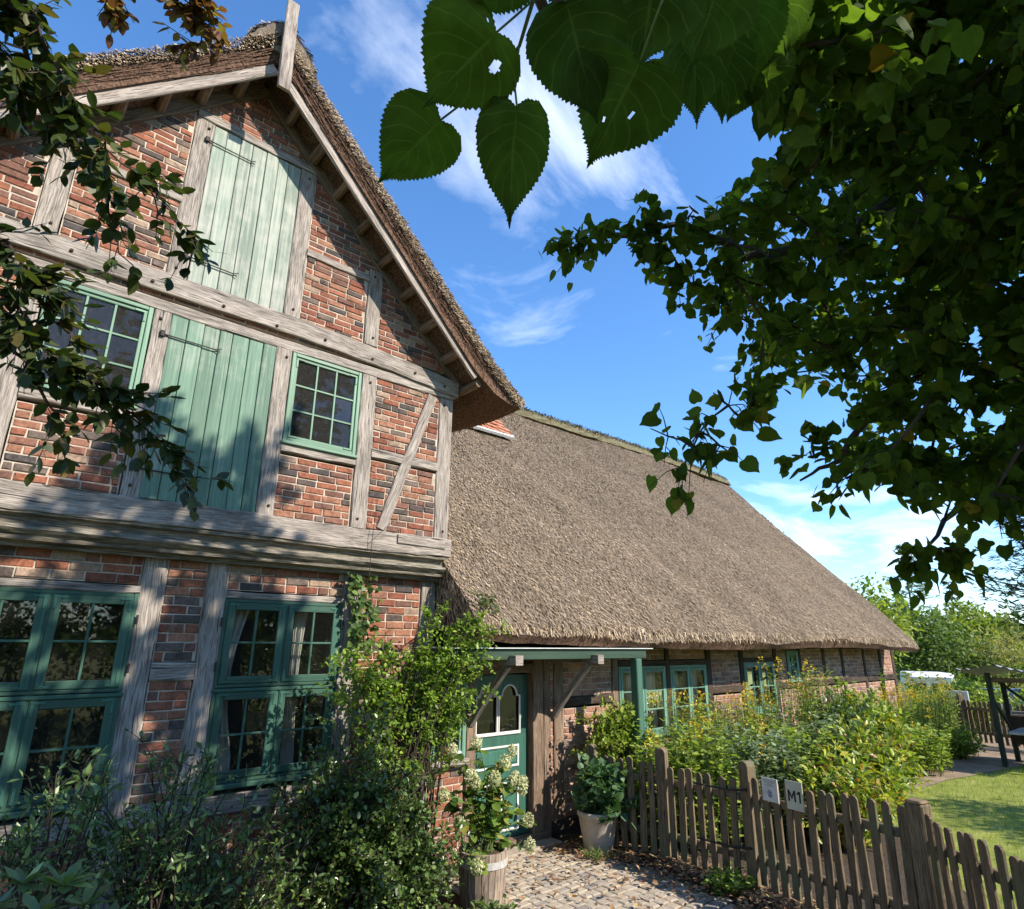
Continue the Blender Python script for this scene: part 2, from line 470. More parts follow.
M['brick'] = brick_mat('red_brick', [(0, (.255, .102, .062)), (.15, (.30, .142, .09)), (.29, (.205, .076, .05)), (.42, (.285, .11, .066)), (.54, (.235, .112, .078)), (.64, (.175, .09, .068)), (.74, (.10, .076, .066)), (.83, (.15, .112, .092)), (.91, (.31, .215, .155)), (.97, (.08, .066, .062))])
M['brick_wing'] = brick_mat('wing_brick', [(0, (.36, .19, .13)), (.2, (.42, .24, .17)), (.38, (.30, .16, .115)), (.55, (.39, .25, .19)), (.7, (.27, .165, .13)), (.85, (.2, .15, .13)), (.94, (.45, .3, .22))], .35)
M['mortar'] = mottled('lime_mortar', [(.3, (.26, .205, .155)), (.5, (.43, .355, .28)), (.72, (.56, .48, .39))], 7, 6, .95, .5, .006)
def thatch_mat(name, stops, moss_tint, across=(5.0, .55, .55)):
    t = NT(name); geo = t.n('NewGeometry'); tc = t.n('TexCoord')
    r = t.ramp(stops, geo, 'Random Per Island')
    n = t.noise(.7, 7, .68, tc, 'Object'); v = t.ramp([(.32, .6), (.5, 1.0), (.68, 1.3)], n)
    c = t.mix(.9, r, v, 'MULTIPLY')
    ms = t.mapping(tc, 'Object', across); ns = t.noise(1.0, 6, .7, ms, 0, .6); c = t.mix(.8, c, t.ramp([(.34, .45), (.47, 1.0), (.7, 1.18)], ns), 'MULTIPLY')
    n2 = t.noise(2.3, 5, .7, tc, 'Object'); g = t.ramp([(.58, 0.0), (.76, .22)], n2)
    c = t.mix(g, c, moss_tint)  # patchy moss tint, placed by noise
    n3 = t.noise(60, 4, .7, tc, 'Object'); t.bump(n3, 0, .8, .03)
    return t.done(c, 0, .95, .08)
TH_STOPS = [(0, (.055, .038, .023)), (.2, (.170, .120, .075)), (.45, (.305, .220, .140)), (.75, (.445, .332, .222)), (1, (.70, .555, .40))]
M['thatch'] = thatch_mat('reed_thatch', TH_STOPS, (.19, .17, .075))
M['thatch_front'] = thatch_mat('reed_thatch_front', TH_STOPS, (.17, .155, .08), (.55, 5.0, .55))
M['thatch_base'] = mottled('thatch_bed', [(.3, (.085, .065, .047)), (.6, (.19, .148, .11)), (.8, (.27, .212, .16))], 26, 6, .95, .9, .03)
M['thatch_moss'] = mottled('mossy_ridge', [(.3, (.065, .058, .033)), (.55, (.15, .13, .075)), (.75, (.22, .2, .115))], 16, 7, .95, .9, .03)
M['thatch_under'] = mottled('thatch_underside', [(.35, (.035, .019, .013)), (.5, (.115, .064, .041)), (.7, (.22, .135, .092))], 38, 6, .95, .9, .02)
M['glass'] = glass_mat('window_glass', .02)
M['glass_dusty'] = glass_mat('dusty_glass', .075, (.5, .5, .48), .03, .8)
M['iron'] = mottled('black_iron', [(.3, (.018, .016, .015)), (.7, (.05, .042, .038))], 30, 4, .6, .3, .002)
M['iron_green'] = paint('painted_iron', (.045, .13, .10), (.09, .14, .11), .4, .85)
M['curtain'] = mottled('linen_curtain', [(.3, (.50, .44, .40)), (.7, (.68, .62, .57))], 6, 3, .9, .2, .004)
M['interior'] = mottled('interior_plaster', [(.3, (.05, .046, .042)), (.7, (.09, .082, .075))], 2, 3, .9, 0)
M['interior_warm'] = mottled('room_wall', [(.3, (.36, .25, .17)), (.7, (.45, .33, .24))], 2, 3, .9, 0)
M['tile'] = mottled('clay_tile', [(.3, (.33, .12, .065)), (.7, (.46, .21, .125))], 9, 5, .85, .4, .006)
M['zinc'] = mottled('pale_zinc', [(.3, (.42, .45, .43)), (.7, (.60, .62, .60))], 6, 5, .5, .1, .003, .4)
M['sign_white'] = mottled('sign_white', [(.3, (.46, .45, .42)), (.6, (.58, .57, .54)), (.8, (.62, .61, .58))], 9, 5, .5, 0, 0, .3)
M['sign_cream'] = mottled('sign_cream', [(.3, (.40, .41, .31)), (.6, (.50, .51, .40)), (.8, (.54, .55, .44))], 9, 5, .5, 0, 0, .3)
M['plate_white'] = mottled('white_plate', [(.3, (.60, .59, .58)), (.7, (.72, .71, .70))], 5, 4, .45, 0, 0, .4)
M['plate_cream'] = mottled('cream_plate', [(.3, (.50, .52, .43)), (.7, (.60, .61, .52))], 5, 4, .45, 0, 0, .4)
M['ink'] = NT('black_lettering').done((.02, .02, .022), 0, .6)
M['ink_grey'] = NT('grey_print').done((.16, .16, .18), 0, .6)
M['ink_blue'] = NT('blue_print').done((.04, .08, .26), 0, .6)
M['barrel'] = wood('barrel_wood', (.09, .07, .055), (.27, .205, .155), (.42, .34, .27), gs=30)
M['steel'] = mottled('dull_steel_band', [(.3, (.30, .29, .27)), (.7, (.5, .48, .45))], 18, 5, .42, .2, .002, .5)
M['stone_pot'] = mottled('stone_pot', [(.3, (.34, .28, .22)), (.7, (.54, .47, .385))], 9, 6, .9, .5, .006)
M['terracotta'] = mottled('terracotta', [(.3, (.36, .14, .07)), (.7, (.5, .21, .11))], 9, 5, .8, .2, .003)
M['soil'] = mottled('soil', [(.3, (.03, .022, .015)), (.7, (.085, .062, .042))], 25, 6, .95, .8, .02)
M['step'] = mottled('step_stone', [(.3, (.20, .16, .125)), (.7, (.38, .32, .26))], 7, 6, .9, .4, .006)
M['bark'] = mottled('bark', [(.3, (.035, .028, .022)), (.7, (.12, .1, .08))], 14, 7, .95, .9, .02)
M['twig'] = mottled('dark_twig', [(.3, (.03, .022, .018)), (.7, (.08, .06, .045))], 20, 4, .9, .3, .004)
M['stem_green'] = mottled('green_stem', [(.3, (.07, .10, .03)), (.7, (.15, .19, .06))], 12, 4, .7, .1, .002)
M['lime_leaf'] = leaf_mat('linden_leaf', [(0, (.038, .068, .010)), (.5, (.068, .110, .015)), (.9, (.10, .15, .02)), (.985, (.14, .165, .022)), (1, (.28, .18, .02))], .53, .7, spec=.12)
M['big_leaf'] = leaf_mat('linden_leaf_close', [(0, (.038, .074, .011)), (1, (.060, .100, .016))], .50, .75, spec=.08, vein=True)
M['beech_leaf'] = leaf_mat('beech_leaf', [(0, (.022, .040, .012)), (.6, (.045, .066, .018)), (.9, (.075, .09, .022)), (1, (.12, .085, .03))], .3, .45)
M['beech_red'] = leaf_mat('beech_leaf_red', [(0, (.07, .03, .02)), (.5, (.15, .06, .03)), (.8, (.2, .14, .04)), (1, (.25, .22, .05))], .4, .5)
M['evergreen'] = leaf_mat('evergreen_leaf', [(0, (.036, .066, .014)), (.55, (.075, .125, .028)), (.9, (.13, .20, .045)), (1, (.22, .28, .07))], .2, .36, spec=.5)
M['rhodo'] = leaf_mat('rhododendron_leaf', [(0, (.052, .095, .03)), (.6, (.11, .18, .06)), (.9, (.19, .28, .085)), (1, (.32, .39, .12))], .18, .38, spec=.5)
M['rhodo_yellow'] = leaf_mat('yellowing_leaf', [(0, (.09, .15, .02)), (.4, (.21, .28, .04)), (.7, (.34, .37, .045)), (.88, (.48, .42, .045)), (.95, (.34, .17, .03)), (1, (.2, .1, .03))], .3, .4)
M['rose_leaf'] = leaf_mat('rose_leaf', [(0, (.065, .12, .02)), (.6, (.17, .26, .036)), (1, (.34, .43, .065))], .38, .45)
M['garden_leaf'] = leaf_mat('garden_leaf', [(0, (.10, .155, .022)), (.6, (.25, .33, .05)), (1, (.43, .47, .10))], .32, .5)
M['grey_leaf'] = leaf_mat('grey_green_leaf', [(0, (.08, .115, .055)), (.6, (.16, .215, .11)), (1, (.27, .33, .19))], .25, .6)
M['pot_leaf'] = leaf_mat('potted_leaf', [(0, (.035, .085, .035)), (.6, (.075, .15, .06)), (1, (.15, .23, .10))], .28, .5)
M['hyd_leaf'] = leaf_mat('hydrangea_leaf', [(0, (.05, .10, .02)), (.5, (.11, .18, .03)), (.85, (.22, .27, .05)), (1, (.33, .26, .06))], .35, .5)
M['hyd_bloom'] = leaf_mat('cream_petal', [(0, (.34, .38, .16)), (.5, (.52, .52, .27)), (1, (.66, .62, .42))], .3, .7, (1.1, 1.1, .9))
M['yellow_bloom'] = leaf_mat('yellow_petal', [(0, (.42, .29, .02)), (1, (.62, .47, .04))], .3, .7, (1.2, 1.1, .5))
M['red_bloom'] = leaf_mat('red_petal', [(0, (.5, .05, .02)), (1, (.62, .1, .04))], .3, .7, (1.2, .8, .8))
M['tree_yellow'] = leaf_mat('yellow_green_leaf', [(0, (.11, .15, .022)), (.6, (.21, .26, .042)), (1, (.33, .35, .07))], .35, .6)
M['tree_mid'] = leaf_mat('mid_green_leaf', [(0, (.045, .08, .018)), (.6, (.10, .155, .036)), (1, (.19, .235, .06))], .3, .6)
M['tree_willow'] = leaf_mat('straw_green_leaf', [(0, (.17, .17, .055)), (.6, (.30, .275, .095)), (1, (.43, .38, .15))], .35, .6)
M['tree_dark'] = leaf_mat('dark_needle', [(0, (.014, .03, .016)), (.6, (.03, .055, .026)), (1, (.06, .09, .04))], .12, .6)
M['grass'] = leaf_mat('grass_blade', [(0, (.10, .15, .02)), (.6, (.20, .26, .04)), (1, (.33, .36, .09))], .35, .6)
M['litter'] = leaf_mat('fallen_leaf', [(0, (.10, .045, .025)), (.5, (.22, .11, .055)), (.85, (.32, .2, .1)), (1, (.38, .3, .12))], .1, .8)
M['sett'] = None
t = NT('granite_sett'); g_ = t.n('NewGeometry'); r_ = t.ramp([(0, (.28, .23, .17)), (.3, (.36, .30, .23)), (.55, (.31, .265, .21)), (.75, (.40, .335, .25)), (.88, (.21, .19, .17)), (1, (.38, .29, .2))], g_, 'Random Per Island')
n_ = t.noise(30, 6, .7, t.n('TexCoord'), 'Object'); c_ = t.mix(.7, r_, t.ramp([(.3, .62), (.7, 1.25)], n_), 'MULTIPLY'); t.bump(n_, 0, .4, .006); M['sett'] = t.done(c_, 0, .85, .25)
M['joint'] = mottled('sandy_joint', [(.3, (.10, .08, .055)), (.7, (.22, .175, .125))], 20, 6, .95, .6, .01)
M['sand'] = mottled('sandy_path', [(.3, (.15, .105, .07)), (.55, (.25, .185, .13)), (.8, (.33, .255, .185))], 1.7, 9, .95, .5, .02)
M['lawn'] = mottled('lawn_ground', [(.32, (.10, .12, .025)), (.48, (.20, .22, .045)), (.6, (.25, .26, .06)), (.75, (.33, .29, .12))], 3.0, 9, .95, .5, .03)
M['caravan'] = NT('caravan_white').done((.78, .78, .78), 0, .35, .4)
M['car_blue'] = NT('car_paint').done((.20, .30, .42), 0, .25, .5, .3)
M['dark_glass'] = NT('dark_glass').done((.02, .025, .03), 0, .08, .6)
M['rubber'] = NT('rubber').done((.02, .02, .02), 0, .8)
M['sheet'] = mottled('corrugated_sheet', [(.3, (.17, .19, .20)), (.7, (.30, .32, .335))], 4, 5, .45, .15, .003, .4)
M['dark_paint'] = wood('dark_green_timber', (.012, .018, .014), (.035, .045, .036), (.07, .08, .065))
M['grey_wood'] = wood('silver_wood', (.12, .12, .12), (.36, .36, .37), (.52, .52, .53))
M['rock'] = mottled('field_stone', [(.3, (.25, .24, .22)), (.7, (.45, .43, .40))], 8, 6, .9, .5, .02)

# measured points of the overhanging boughs (metres), apart from the unseen upper clumps
LINDEN_CLUMPS = [(1.29,0.21,4.82),(1.65,0.17,5.28),(1.62,-0.2,4.56),(2.13,-0.31,5.12),(1.94,-0.35,4.85),(1.8,-0.35,4.55),(1.98,-0.48,4.63),(1.65,-0.44,4.24),(1.7,-0.51,4.15),(1.83,-0.56,4.3),(2.02,-0.66,4.32),(1.39,0.3,4.88),(1.47,0.18,4.81),(1.66,0.07,4.82),(1.72,-0.02,4.84),(1.47,-0.09,4.44),(2.13,-0.26,4.97),(2.32,-0.44,5.1),(2.03,-0.41,4.6),(2.4,-0.59,4.99),(1.99,-0.54,4.38),(2.37,-0.65,4.81),(2.3,-0.67,4.59),(2.34,-0.74,4.55),(1.7,0.4,5.29),(1.71,0.27,5.08),(1.91,0.2,5.22),(2.04,0.1,5.29),(1.99,-0.04,4.96),(1.87,-0.17,4.67),(2.13,-0.24,4.88),(2.05,-0.26,4.85),(1.69,-0.26,4.27),(1.99,-0.46,4.47),(1.98,-0.56,4.29),(2.06,-0.6,4.34),(1.88,0.42,5.38),(1.36,0.22,4.47),(1.48,0.22,4.58),(1.77,0.14,4.77),(1.72,0.08,4.74),(1.76,-0.03,4.54),(1.82,-0.1,4.57),(1.94,-0.2,4.65),(1.69,-0.2,4.23),(2.27,-0.36,4.83),(2.12,-0.46,4.48),(1.88,-0.42,4.17),(2.06,-0.51,4.31),(2.1,-0.54,4.3),(2.56,-0.74,4.61),(1.68,0.2,4.63),(1.78,0.09,4.62),(1.63,0.04,4.38),(2.11,-0.02,4.83),(2.38,-0.09,5.08),(1.84,-0.18,4.41),(1.86,-0.21,4.26),(1.96,-0.45,4.1),(2.24,-0.56,4.35),(2.29,-0.67,4.29),(1.87,0.18,4.75),(2.35,-0.06,4.84),(1.92,-0.12,4.36),(2.07,-0.2,4.43),(2.44,-0.28,4.71),(2.32,-0.35,4.49),(1.94,-0.34,4.09),(1.89,-0.43,3.96),(2.28,-0.53,4.21),(2.66,-0.72,4.49),(1.82,0.43,4.75),(1.71,0.3,4.6),(1.89,0.17,4.58),(2.26,-0.05,4.66),(1.86,-0.14,4.12),(2.16,-0.25,4.28),(2.23,-0.31,4.43),(1.96,-0.4,3.97),(2.02,-0.5,3.92),(2.73,-0.73,4.46),(2.09,0.51,5.02),(1.59,0.37,4.4),(1.75,0.28,4.34),(1.83,0.03,4.24),(2.24,-0.05,4.54),(2.33,-0.15,4.46),(2.67,-0.21,4.71),(2.69,-0.58,4.45),(2.01,-0.51,3.8),(1.74,0.5,4.52),(2.3,0.54,5.07),(2.8,0.6,5.43),(1.7,0.34,4.33),(4.25,0.69,7.01),(2.04,0.27,4.45),(2.59,0.42,5.15),(2.11,0.21,4.53),(3.45,0.28,5.83),(4.07,0.31,6.32),(2.27,0.09,4.56),(2.63,0.12,4.89),(2.11,0.02,4.28),(2.66,-0.0,4.84),(4.74,0.05,6.68),(2.5,-0.04,4.55),(3.72,-0.08,5.76),(2.0,-0.09,4.18),(2.47,-0.18,4.37),(2.38,-0.24,4.37),(2.14,-0.28,4.06),(2.74,-0.4,4.51),(2.19,-0.35,4.0),(2.78,-0.5,4.39),(2.49,-0.54,4.11),(2.26,0.64,4.82),(3.06,0.87,5.65),(1.91,0.5,4.52),(2.47,0.6,4.99),(2.0,0.43,4.45),(3.56,0.64,5.99),(3.59,0.78,6.05),(2.03,0.33,4.41),(2.9,0.4,5.1),(4.12,0.61,6.35),(2.47,0.27,4.75),(2.79,0.27,5.1),(2.63,0.22,4.81),(2.7,0.17,4.84),(1.9,0.03,4.03),(3.28,0.13,5.28),(4.06,0.18,6.07),(2.12,-0.02,4.22),(2.78,-0.05,4.65),(2.52,-0.08,4.35),(2.27,-0.12,4.26),(2.35,-0.23,4.1),(2.16,-0.27,3.91),(2.91,-0.43,4.45),(2.15,-0.39,3.85),(2.27,-0.48,3.79),(2.64,-0.59,4.01),(2.24,0.64,4.79),(3.27,1.01,5.81),(1.97,0.54,4.41),(3.14,0.87,5.65),(2.59,0.5,4.74),(2.16,0.31,4.33),(3.61,0.48,5.67),(2.22,0.24,4.38),(2.73,0.35,4.92),(2.15,0.14,4.15),(3.52,0.22,5.29),(4.12,0.34,5.97),(2.05,0.04,4.06),(2.72,0.17,4.6),(2.45,-0.03,4.35),(3.57,0.09,5.19),(2.78,-0.11,4.47),(2.76,-0.25,4.4),(2.5,-0.32,4.13),(2.26,-0.38,3.85),(2.28,-0.47,3.74),(2.53,-0.56,3.87),(1.95,0.63,4.27),(1.87,0.5,4.07),(3.42,0.92,5.68),(1.84,0.39,4.07),(4.15,0.89,5.93),(1.98,0.37,4.06),(3.29,0.52,5.29),(2.12,0.21,4.09),(3.57,0.46,5.21),(4.37,0.45,5.95),(2.71,0.26,4.63),(3.5,0.3,5.16),(3.98,0.33,5.58),(2.54,0.14,4.27),(3.71,0.23,5.32),(2.37,0.06,4.21),(2.35,-0.13,4.03),(2.89,-0.2,4.27),(2.9,-0.32,4.25),(3.0,-0.33,4.3),(2.8,-0.36,4.09),(2.95,-0.43,4.09),(2.77,-0.52,3.98),(2.83,-0.55,3.95),(2.22,0.55,4.33),(3.29,0.91,5.14),(4.32,1.3,6.09),(2.53,0.51,4.41),(2.0,0.39,4.02),(2.68,0.47,4.59),(4.14,0.73,5.73),(2.78,0.43,4.44),(3.36,0.41,4.98),(2.8,0.24,4.38),(4.11,0.37,5.3),(4.77,0.39,5.86),(2.46,0.12,4.06),(3.76,0.26,5.12),(2.15,0.03,3.85),(2.44,-0.07,3.87),(2.81,-0.21,4.16),(3.04,-0.32,4.11),(2.39,-0.36,3.7),(2.74,-0.54,3.84),(2.51,-0.5,3.65),(1.95,0.62,3.99),(3.2,0.98,5.03),(2.57,0.74,4.49),(3.76,1.04,5.41),(4.46,1.22,5.93),(2.06,0.48,3.97),(3.26,0.77,4.78),(2.04,0.39,3.85),(2.88,0.6,4.48),(2.41,0.31,4.14),(3.5,0.55,4.93),(3.89,0.51,4.99),(2.61,0.27,4.19),(4.0,0.51,5.04),(2.25,0.14,3.76),(3.35,0.21,4.51),(4.48,0.37,5.38),(2.52,0.12,3.97),(3.01,0.09,4.28),(2.98,0.02,4.19),(2.72,-0.09,4.01),(2.21,-0.17,3.64),(2.42,-0.21,3.65),(2.47,-0.32,3.6),(2.91,-0.46,3.9),(2.49,-0.47,3.53),(3.6,1.71,5.27),(2.36,0.95,4.31),(2.86,1.08,4.56),(2.06,0.77,4.03),(3.04,1.1,4.7),(3.7,1.19,5.26),(2.62,0.74,4.25),(3.72,1.09,5.0),(2.63,0.61,4.3),(3.94,0.97,5.17),(4.74,1.18,5.71),(2.44,0.49,4.08),(2.11,0.37,3.71),(2.42,0.22,3.93),(4.58,0.57,5.34),(2.58,0.23,3.96),(3.68,0.35,4.6),(5.01,0.4,5.32),(2.77,0.17,4.03),(3.94,0.21,4.65),(5.22,0.23,5.36),(2.7,-0.14,3.84),(3.16,-0.22,3.95),(2.55,-0.23,3.65),(3.03,-0.43,3.78),(2.84,-0.48,3.72),(3.1,-0.54,3.7),(3.19,-0.59,3.8),(2.6,1.3,4.46),(2.49,1.21,4.35),(3.72,1.83,5.21),(1.98,0.81,3.91),(3.84,1.65,5.3),(2.08,0.71,3.82),(2.82,0.79,4.23),(2.73,0.73,4.06),(3.81,0.98,4.86),(2.4,0.43,3.82),(3.55,0.79,4.63),(2.37,0.41,3.76),(4.37,0.7,5.1),(5.08,0.79,5.37),(2.29,0.28,3.71),(2.98,0.42,4.19),(2.38,0.23,3.7),(2.25,0.15,3.57),(3.2,0.14,3.99),(3.1,-0.03,3.98),(2.39,-0.11,3.52),(3.17,-0.21,3.8),(3.21,-0.23,3.79),(2.37,-0.26,3.38),(2.97,-0.35,3.66),(2.45,-0.34,3.44),(2.55,-0.41,3.44),(3.06,-0.54,3.56),(2.33,1.16,3.96),(2.74,1.39,4.22),(4.03,1.93,5.27),(2.47,1.05,4.07),(3.39,1.41,4.63),(4.43,1.7,5.26),(2.68,0.95,4.01),(2.05,0.64,3.71),(3.85,1.13,4.73),(2.65,0.6,3.95),(3.82,0.94,4.64),(4.34,1.05,4.99),(2.47,0.51,3.72),(3.93,0.87,4.65),(4.4,0.94,4.83),(2.69,0.5,3.93),(4.36,0.75,4.6),(2.93,0.39,3.93),(3.84,0.48,4.46),(2.33,0.21,3.6),(4.83,0.42,4.71),(2.46,0.2,3.56),(3.16,0.19,3.87),(2.69,0.04,3.66),(2.9,-0.07,3.65),(2.71,-0.13,3.53),(2.34,-0.15,3.35),(2.96,-0.26,3.62),(2.68,-0.31,3.4),(3.23,-0.46,3.59),(3.21,-0.47,3.6),(3.28,-0.55,3.55),(2.57,1.33,4.02),(2.72,1.4,4.02),(3.95,1.85,4.89),(4.29,2.04,5.14),(2.53,1.12,3.97),(3.09,1.39,4.39),(2.6,0.92,3.88),(3.83,1.4,4.48),(2.89,0.98,3.92),(4.18,1.45,4.6),(2.63,0.66,3.71),(3.67,1.01,4.36),(4.29,1.23,4.52),(2.56,0.61,3.65),(3.96,0.89,4.34),(2.38,0.44,3.48),(3.27,0.52,3.99),(2.97,0.39,3.68),(2.56,0.25,3.53),(2.56,0.22,3.48),(3.59,0.23,3.85),(5.06,0.29,4.58),(2.66,0.1,3.54),(2.36,0.01,3.31),(2.91,-0.02,3.57),(3.3,-0.09,3.69),(3.37,-0.23,3.62),(3.3,-0.31,3.59),(3.03,-0.33,3.45),(3.39,-0.42,3.5),(2.62,-0.42,3.22),(2.75,1.27,3.89),(2.37,1.06,3.7),(3.73,1.61,4.39),(2.15,0.85,3.51),(2.68,0.88,3.68),(3.29,1.12,4.0),(2.43,0.64,3.54),(3.79,1.01,4.14),(2.77,0.58,3.63),(3.51,0.8,3.93),(4.56,0.94,4.5),(2.49,0.47,3.47),(3.04,0.46,3.72),(3.81,0.48,4.01),(2.45,0.25,3.34),(2.4,0.16,3.29),(4.42,0.35,3.99),(3.33,0.13,3.55),(2.77,0.0,3.44),(3.16,-0.1,3.52),(2.77,-0.17,3.32),(3.36,-0.27,3.52),(3.21,-0.36,3.45),(2.46,-0.28,3.11),(2.94,-0.42,3.29),(2.63,-0.44,3.14),(3.09,1.39,3.91),(2.38,0.78,3.46),(2.94,0.78,3.49),(4.45,1.32,4.17),(3.04,0.69,3.54),(4.61,1.12,4.33),(3.16,0.65,3.62),(2.85,0.46,3.42),(3.12,0.43,3.57),(3.52,0.44,3.6),(3.2,0.34,3.47),(3.75,0.36,3.72),(3.42,0.26,3.47),(2.54,0.09,3.26),(2.9,-0.03,3.28),(3.23,-0.12,3.31),(3.2,-0.26,3.26),(3.36,-0.32,3.38),(3.42,-0.4,3.4),(3.06,-0.41,3.21),(3.32,-0.51,3.26),(2.48,1.18,3.45),(3.91,1.84,4.13),(2.87,0.8,3.39),(4.34,1.38,3.86),(2.64,0.7,3.3),(2.44,0.53,3.23),(2.86,0.52,3.33),(2.79,0.32,3.29),(3.37,0.36,3.38),(3.85,0.35,3.6),(3.26,0.17,3.29),(2.68,0.09,3.18),(2.44,0.05,3.08),(2.82,-0.02,3.08),(2.85,-0.1,3.1),(2.86,-0.19,3.14),(2.62,-0.24,3.05),(3.28,-0.38,3.17),(2.63,-0.39,2.95),(2.73,1.0,3.2),(4.11,1.37,3.59),(2.36,0.67,3.04),(2.92,0.79,3.21),(4.24,0.98,3.69),(2.93,0.66,3.25),(4.66,0.9,3.65),(2.81,0.46,3.11),(3.75,0.72,3.38),(3.03,0.42,3.12),(2.51,0.28,3.08),(4.71,0.6,3.57),(2.9,0.17,3.13),(3.43,-0.12,3.18),(3.18,-0.19,3.13),(2.5,-0.2,2.94),(2.94,-0.27,2.96),(2.85,-0.31,2.94),(2.45,0.81,3.01),(3.66,1.23,3.44),(2.58,0.75,3.03),(2.99,0.75,3.14),(4.53,1.26,3.51),(2.92,0.7,3.12),(3.8,0.88,3.38),(3.37,0.58,3.1),(3.45,0.62,3.2),(3.12,0.42,3.01),(3.65,0.49,3.22),(3.1,0.41,2.98),(4.43,0.57,3.27),(3.42,0.12,3.12),(3.33,-0.01,2.97),(2.73,-0.05,2.91),(2.91,-0.2,2.87),(3.18,-0.33,2.99),(3.34,-0.39,2.95),(3.38,-0.42,2.99),(3.37,0.72,3.1),(2.52,0.44,2.87),(4.74,0.76,3.34),(2.66,0.31,2.8),(4.31,0.51,3.04),(3.43,0.27,2.9),(3.08,0.09,2.92),(3.5,0.04,2.9),(2.86,-0.02,2.76),(3.35,-0.14,2.81),(3.48,-0.24,2.9),(3.08,-0.22,2.87),(2.62,-0.25,2.71),(3.0,-0.34,2.76),(3.31,0.42,2.89),(2.98,0.27,2.71),(2.56,0.17,2.76),(3.25,-0.02,2.77),(2.64,-0.14,2.65),(3.48,-0.24,2.74),(2.85,-0.33,2.62),(3.12,0.27,2.67),(3.17,-0.04,2.7),(2.68,-0.13,2.58),(3.31,-0.3,2.57),(1.83,1.59,4.14),(1.88,1.51,4.16),(1.96,1.45,4.13),(1.99,1.35,4.17),(2.05,1.34,4.11),(2.14,1.32,4.02),(2.08,1.2,4.17),(2.87,0.79,2.76),(2.89,0.7,2.75)]
LINDEN_TIPS = [(2.21,1.26,3.28),(2.2,1.31,3.23),(2.2,1.35,3.17),(2.2,1.4,3.1),(2.23,1.19,3.32),(2.28,1.15,3.26),(2.26,1.26,3.17),(2.13,1.42,3.22)]
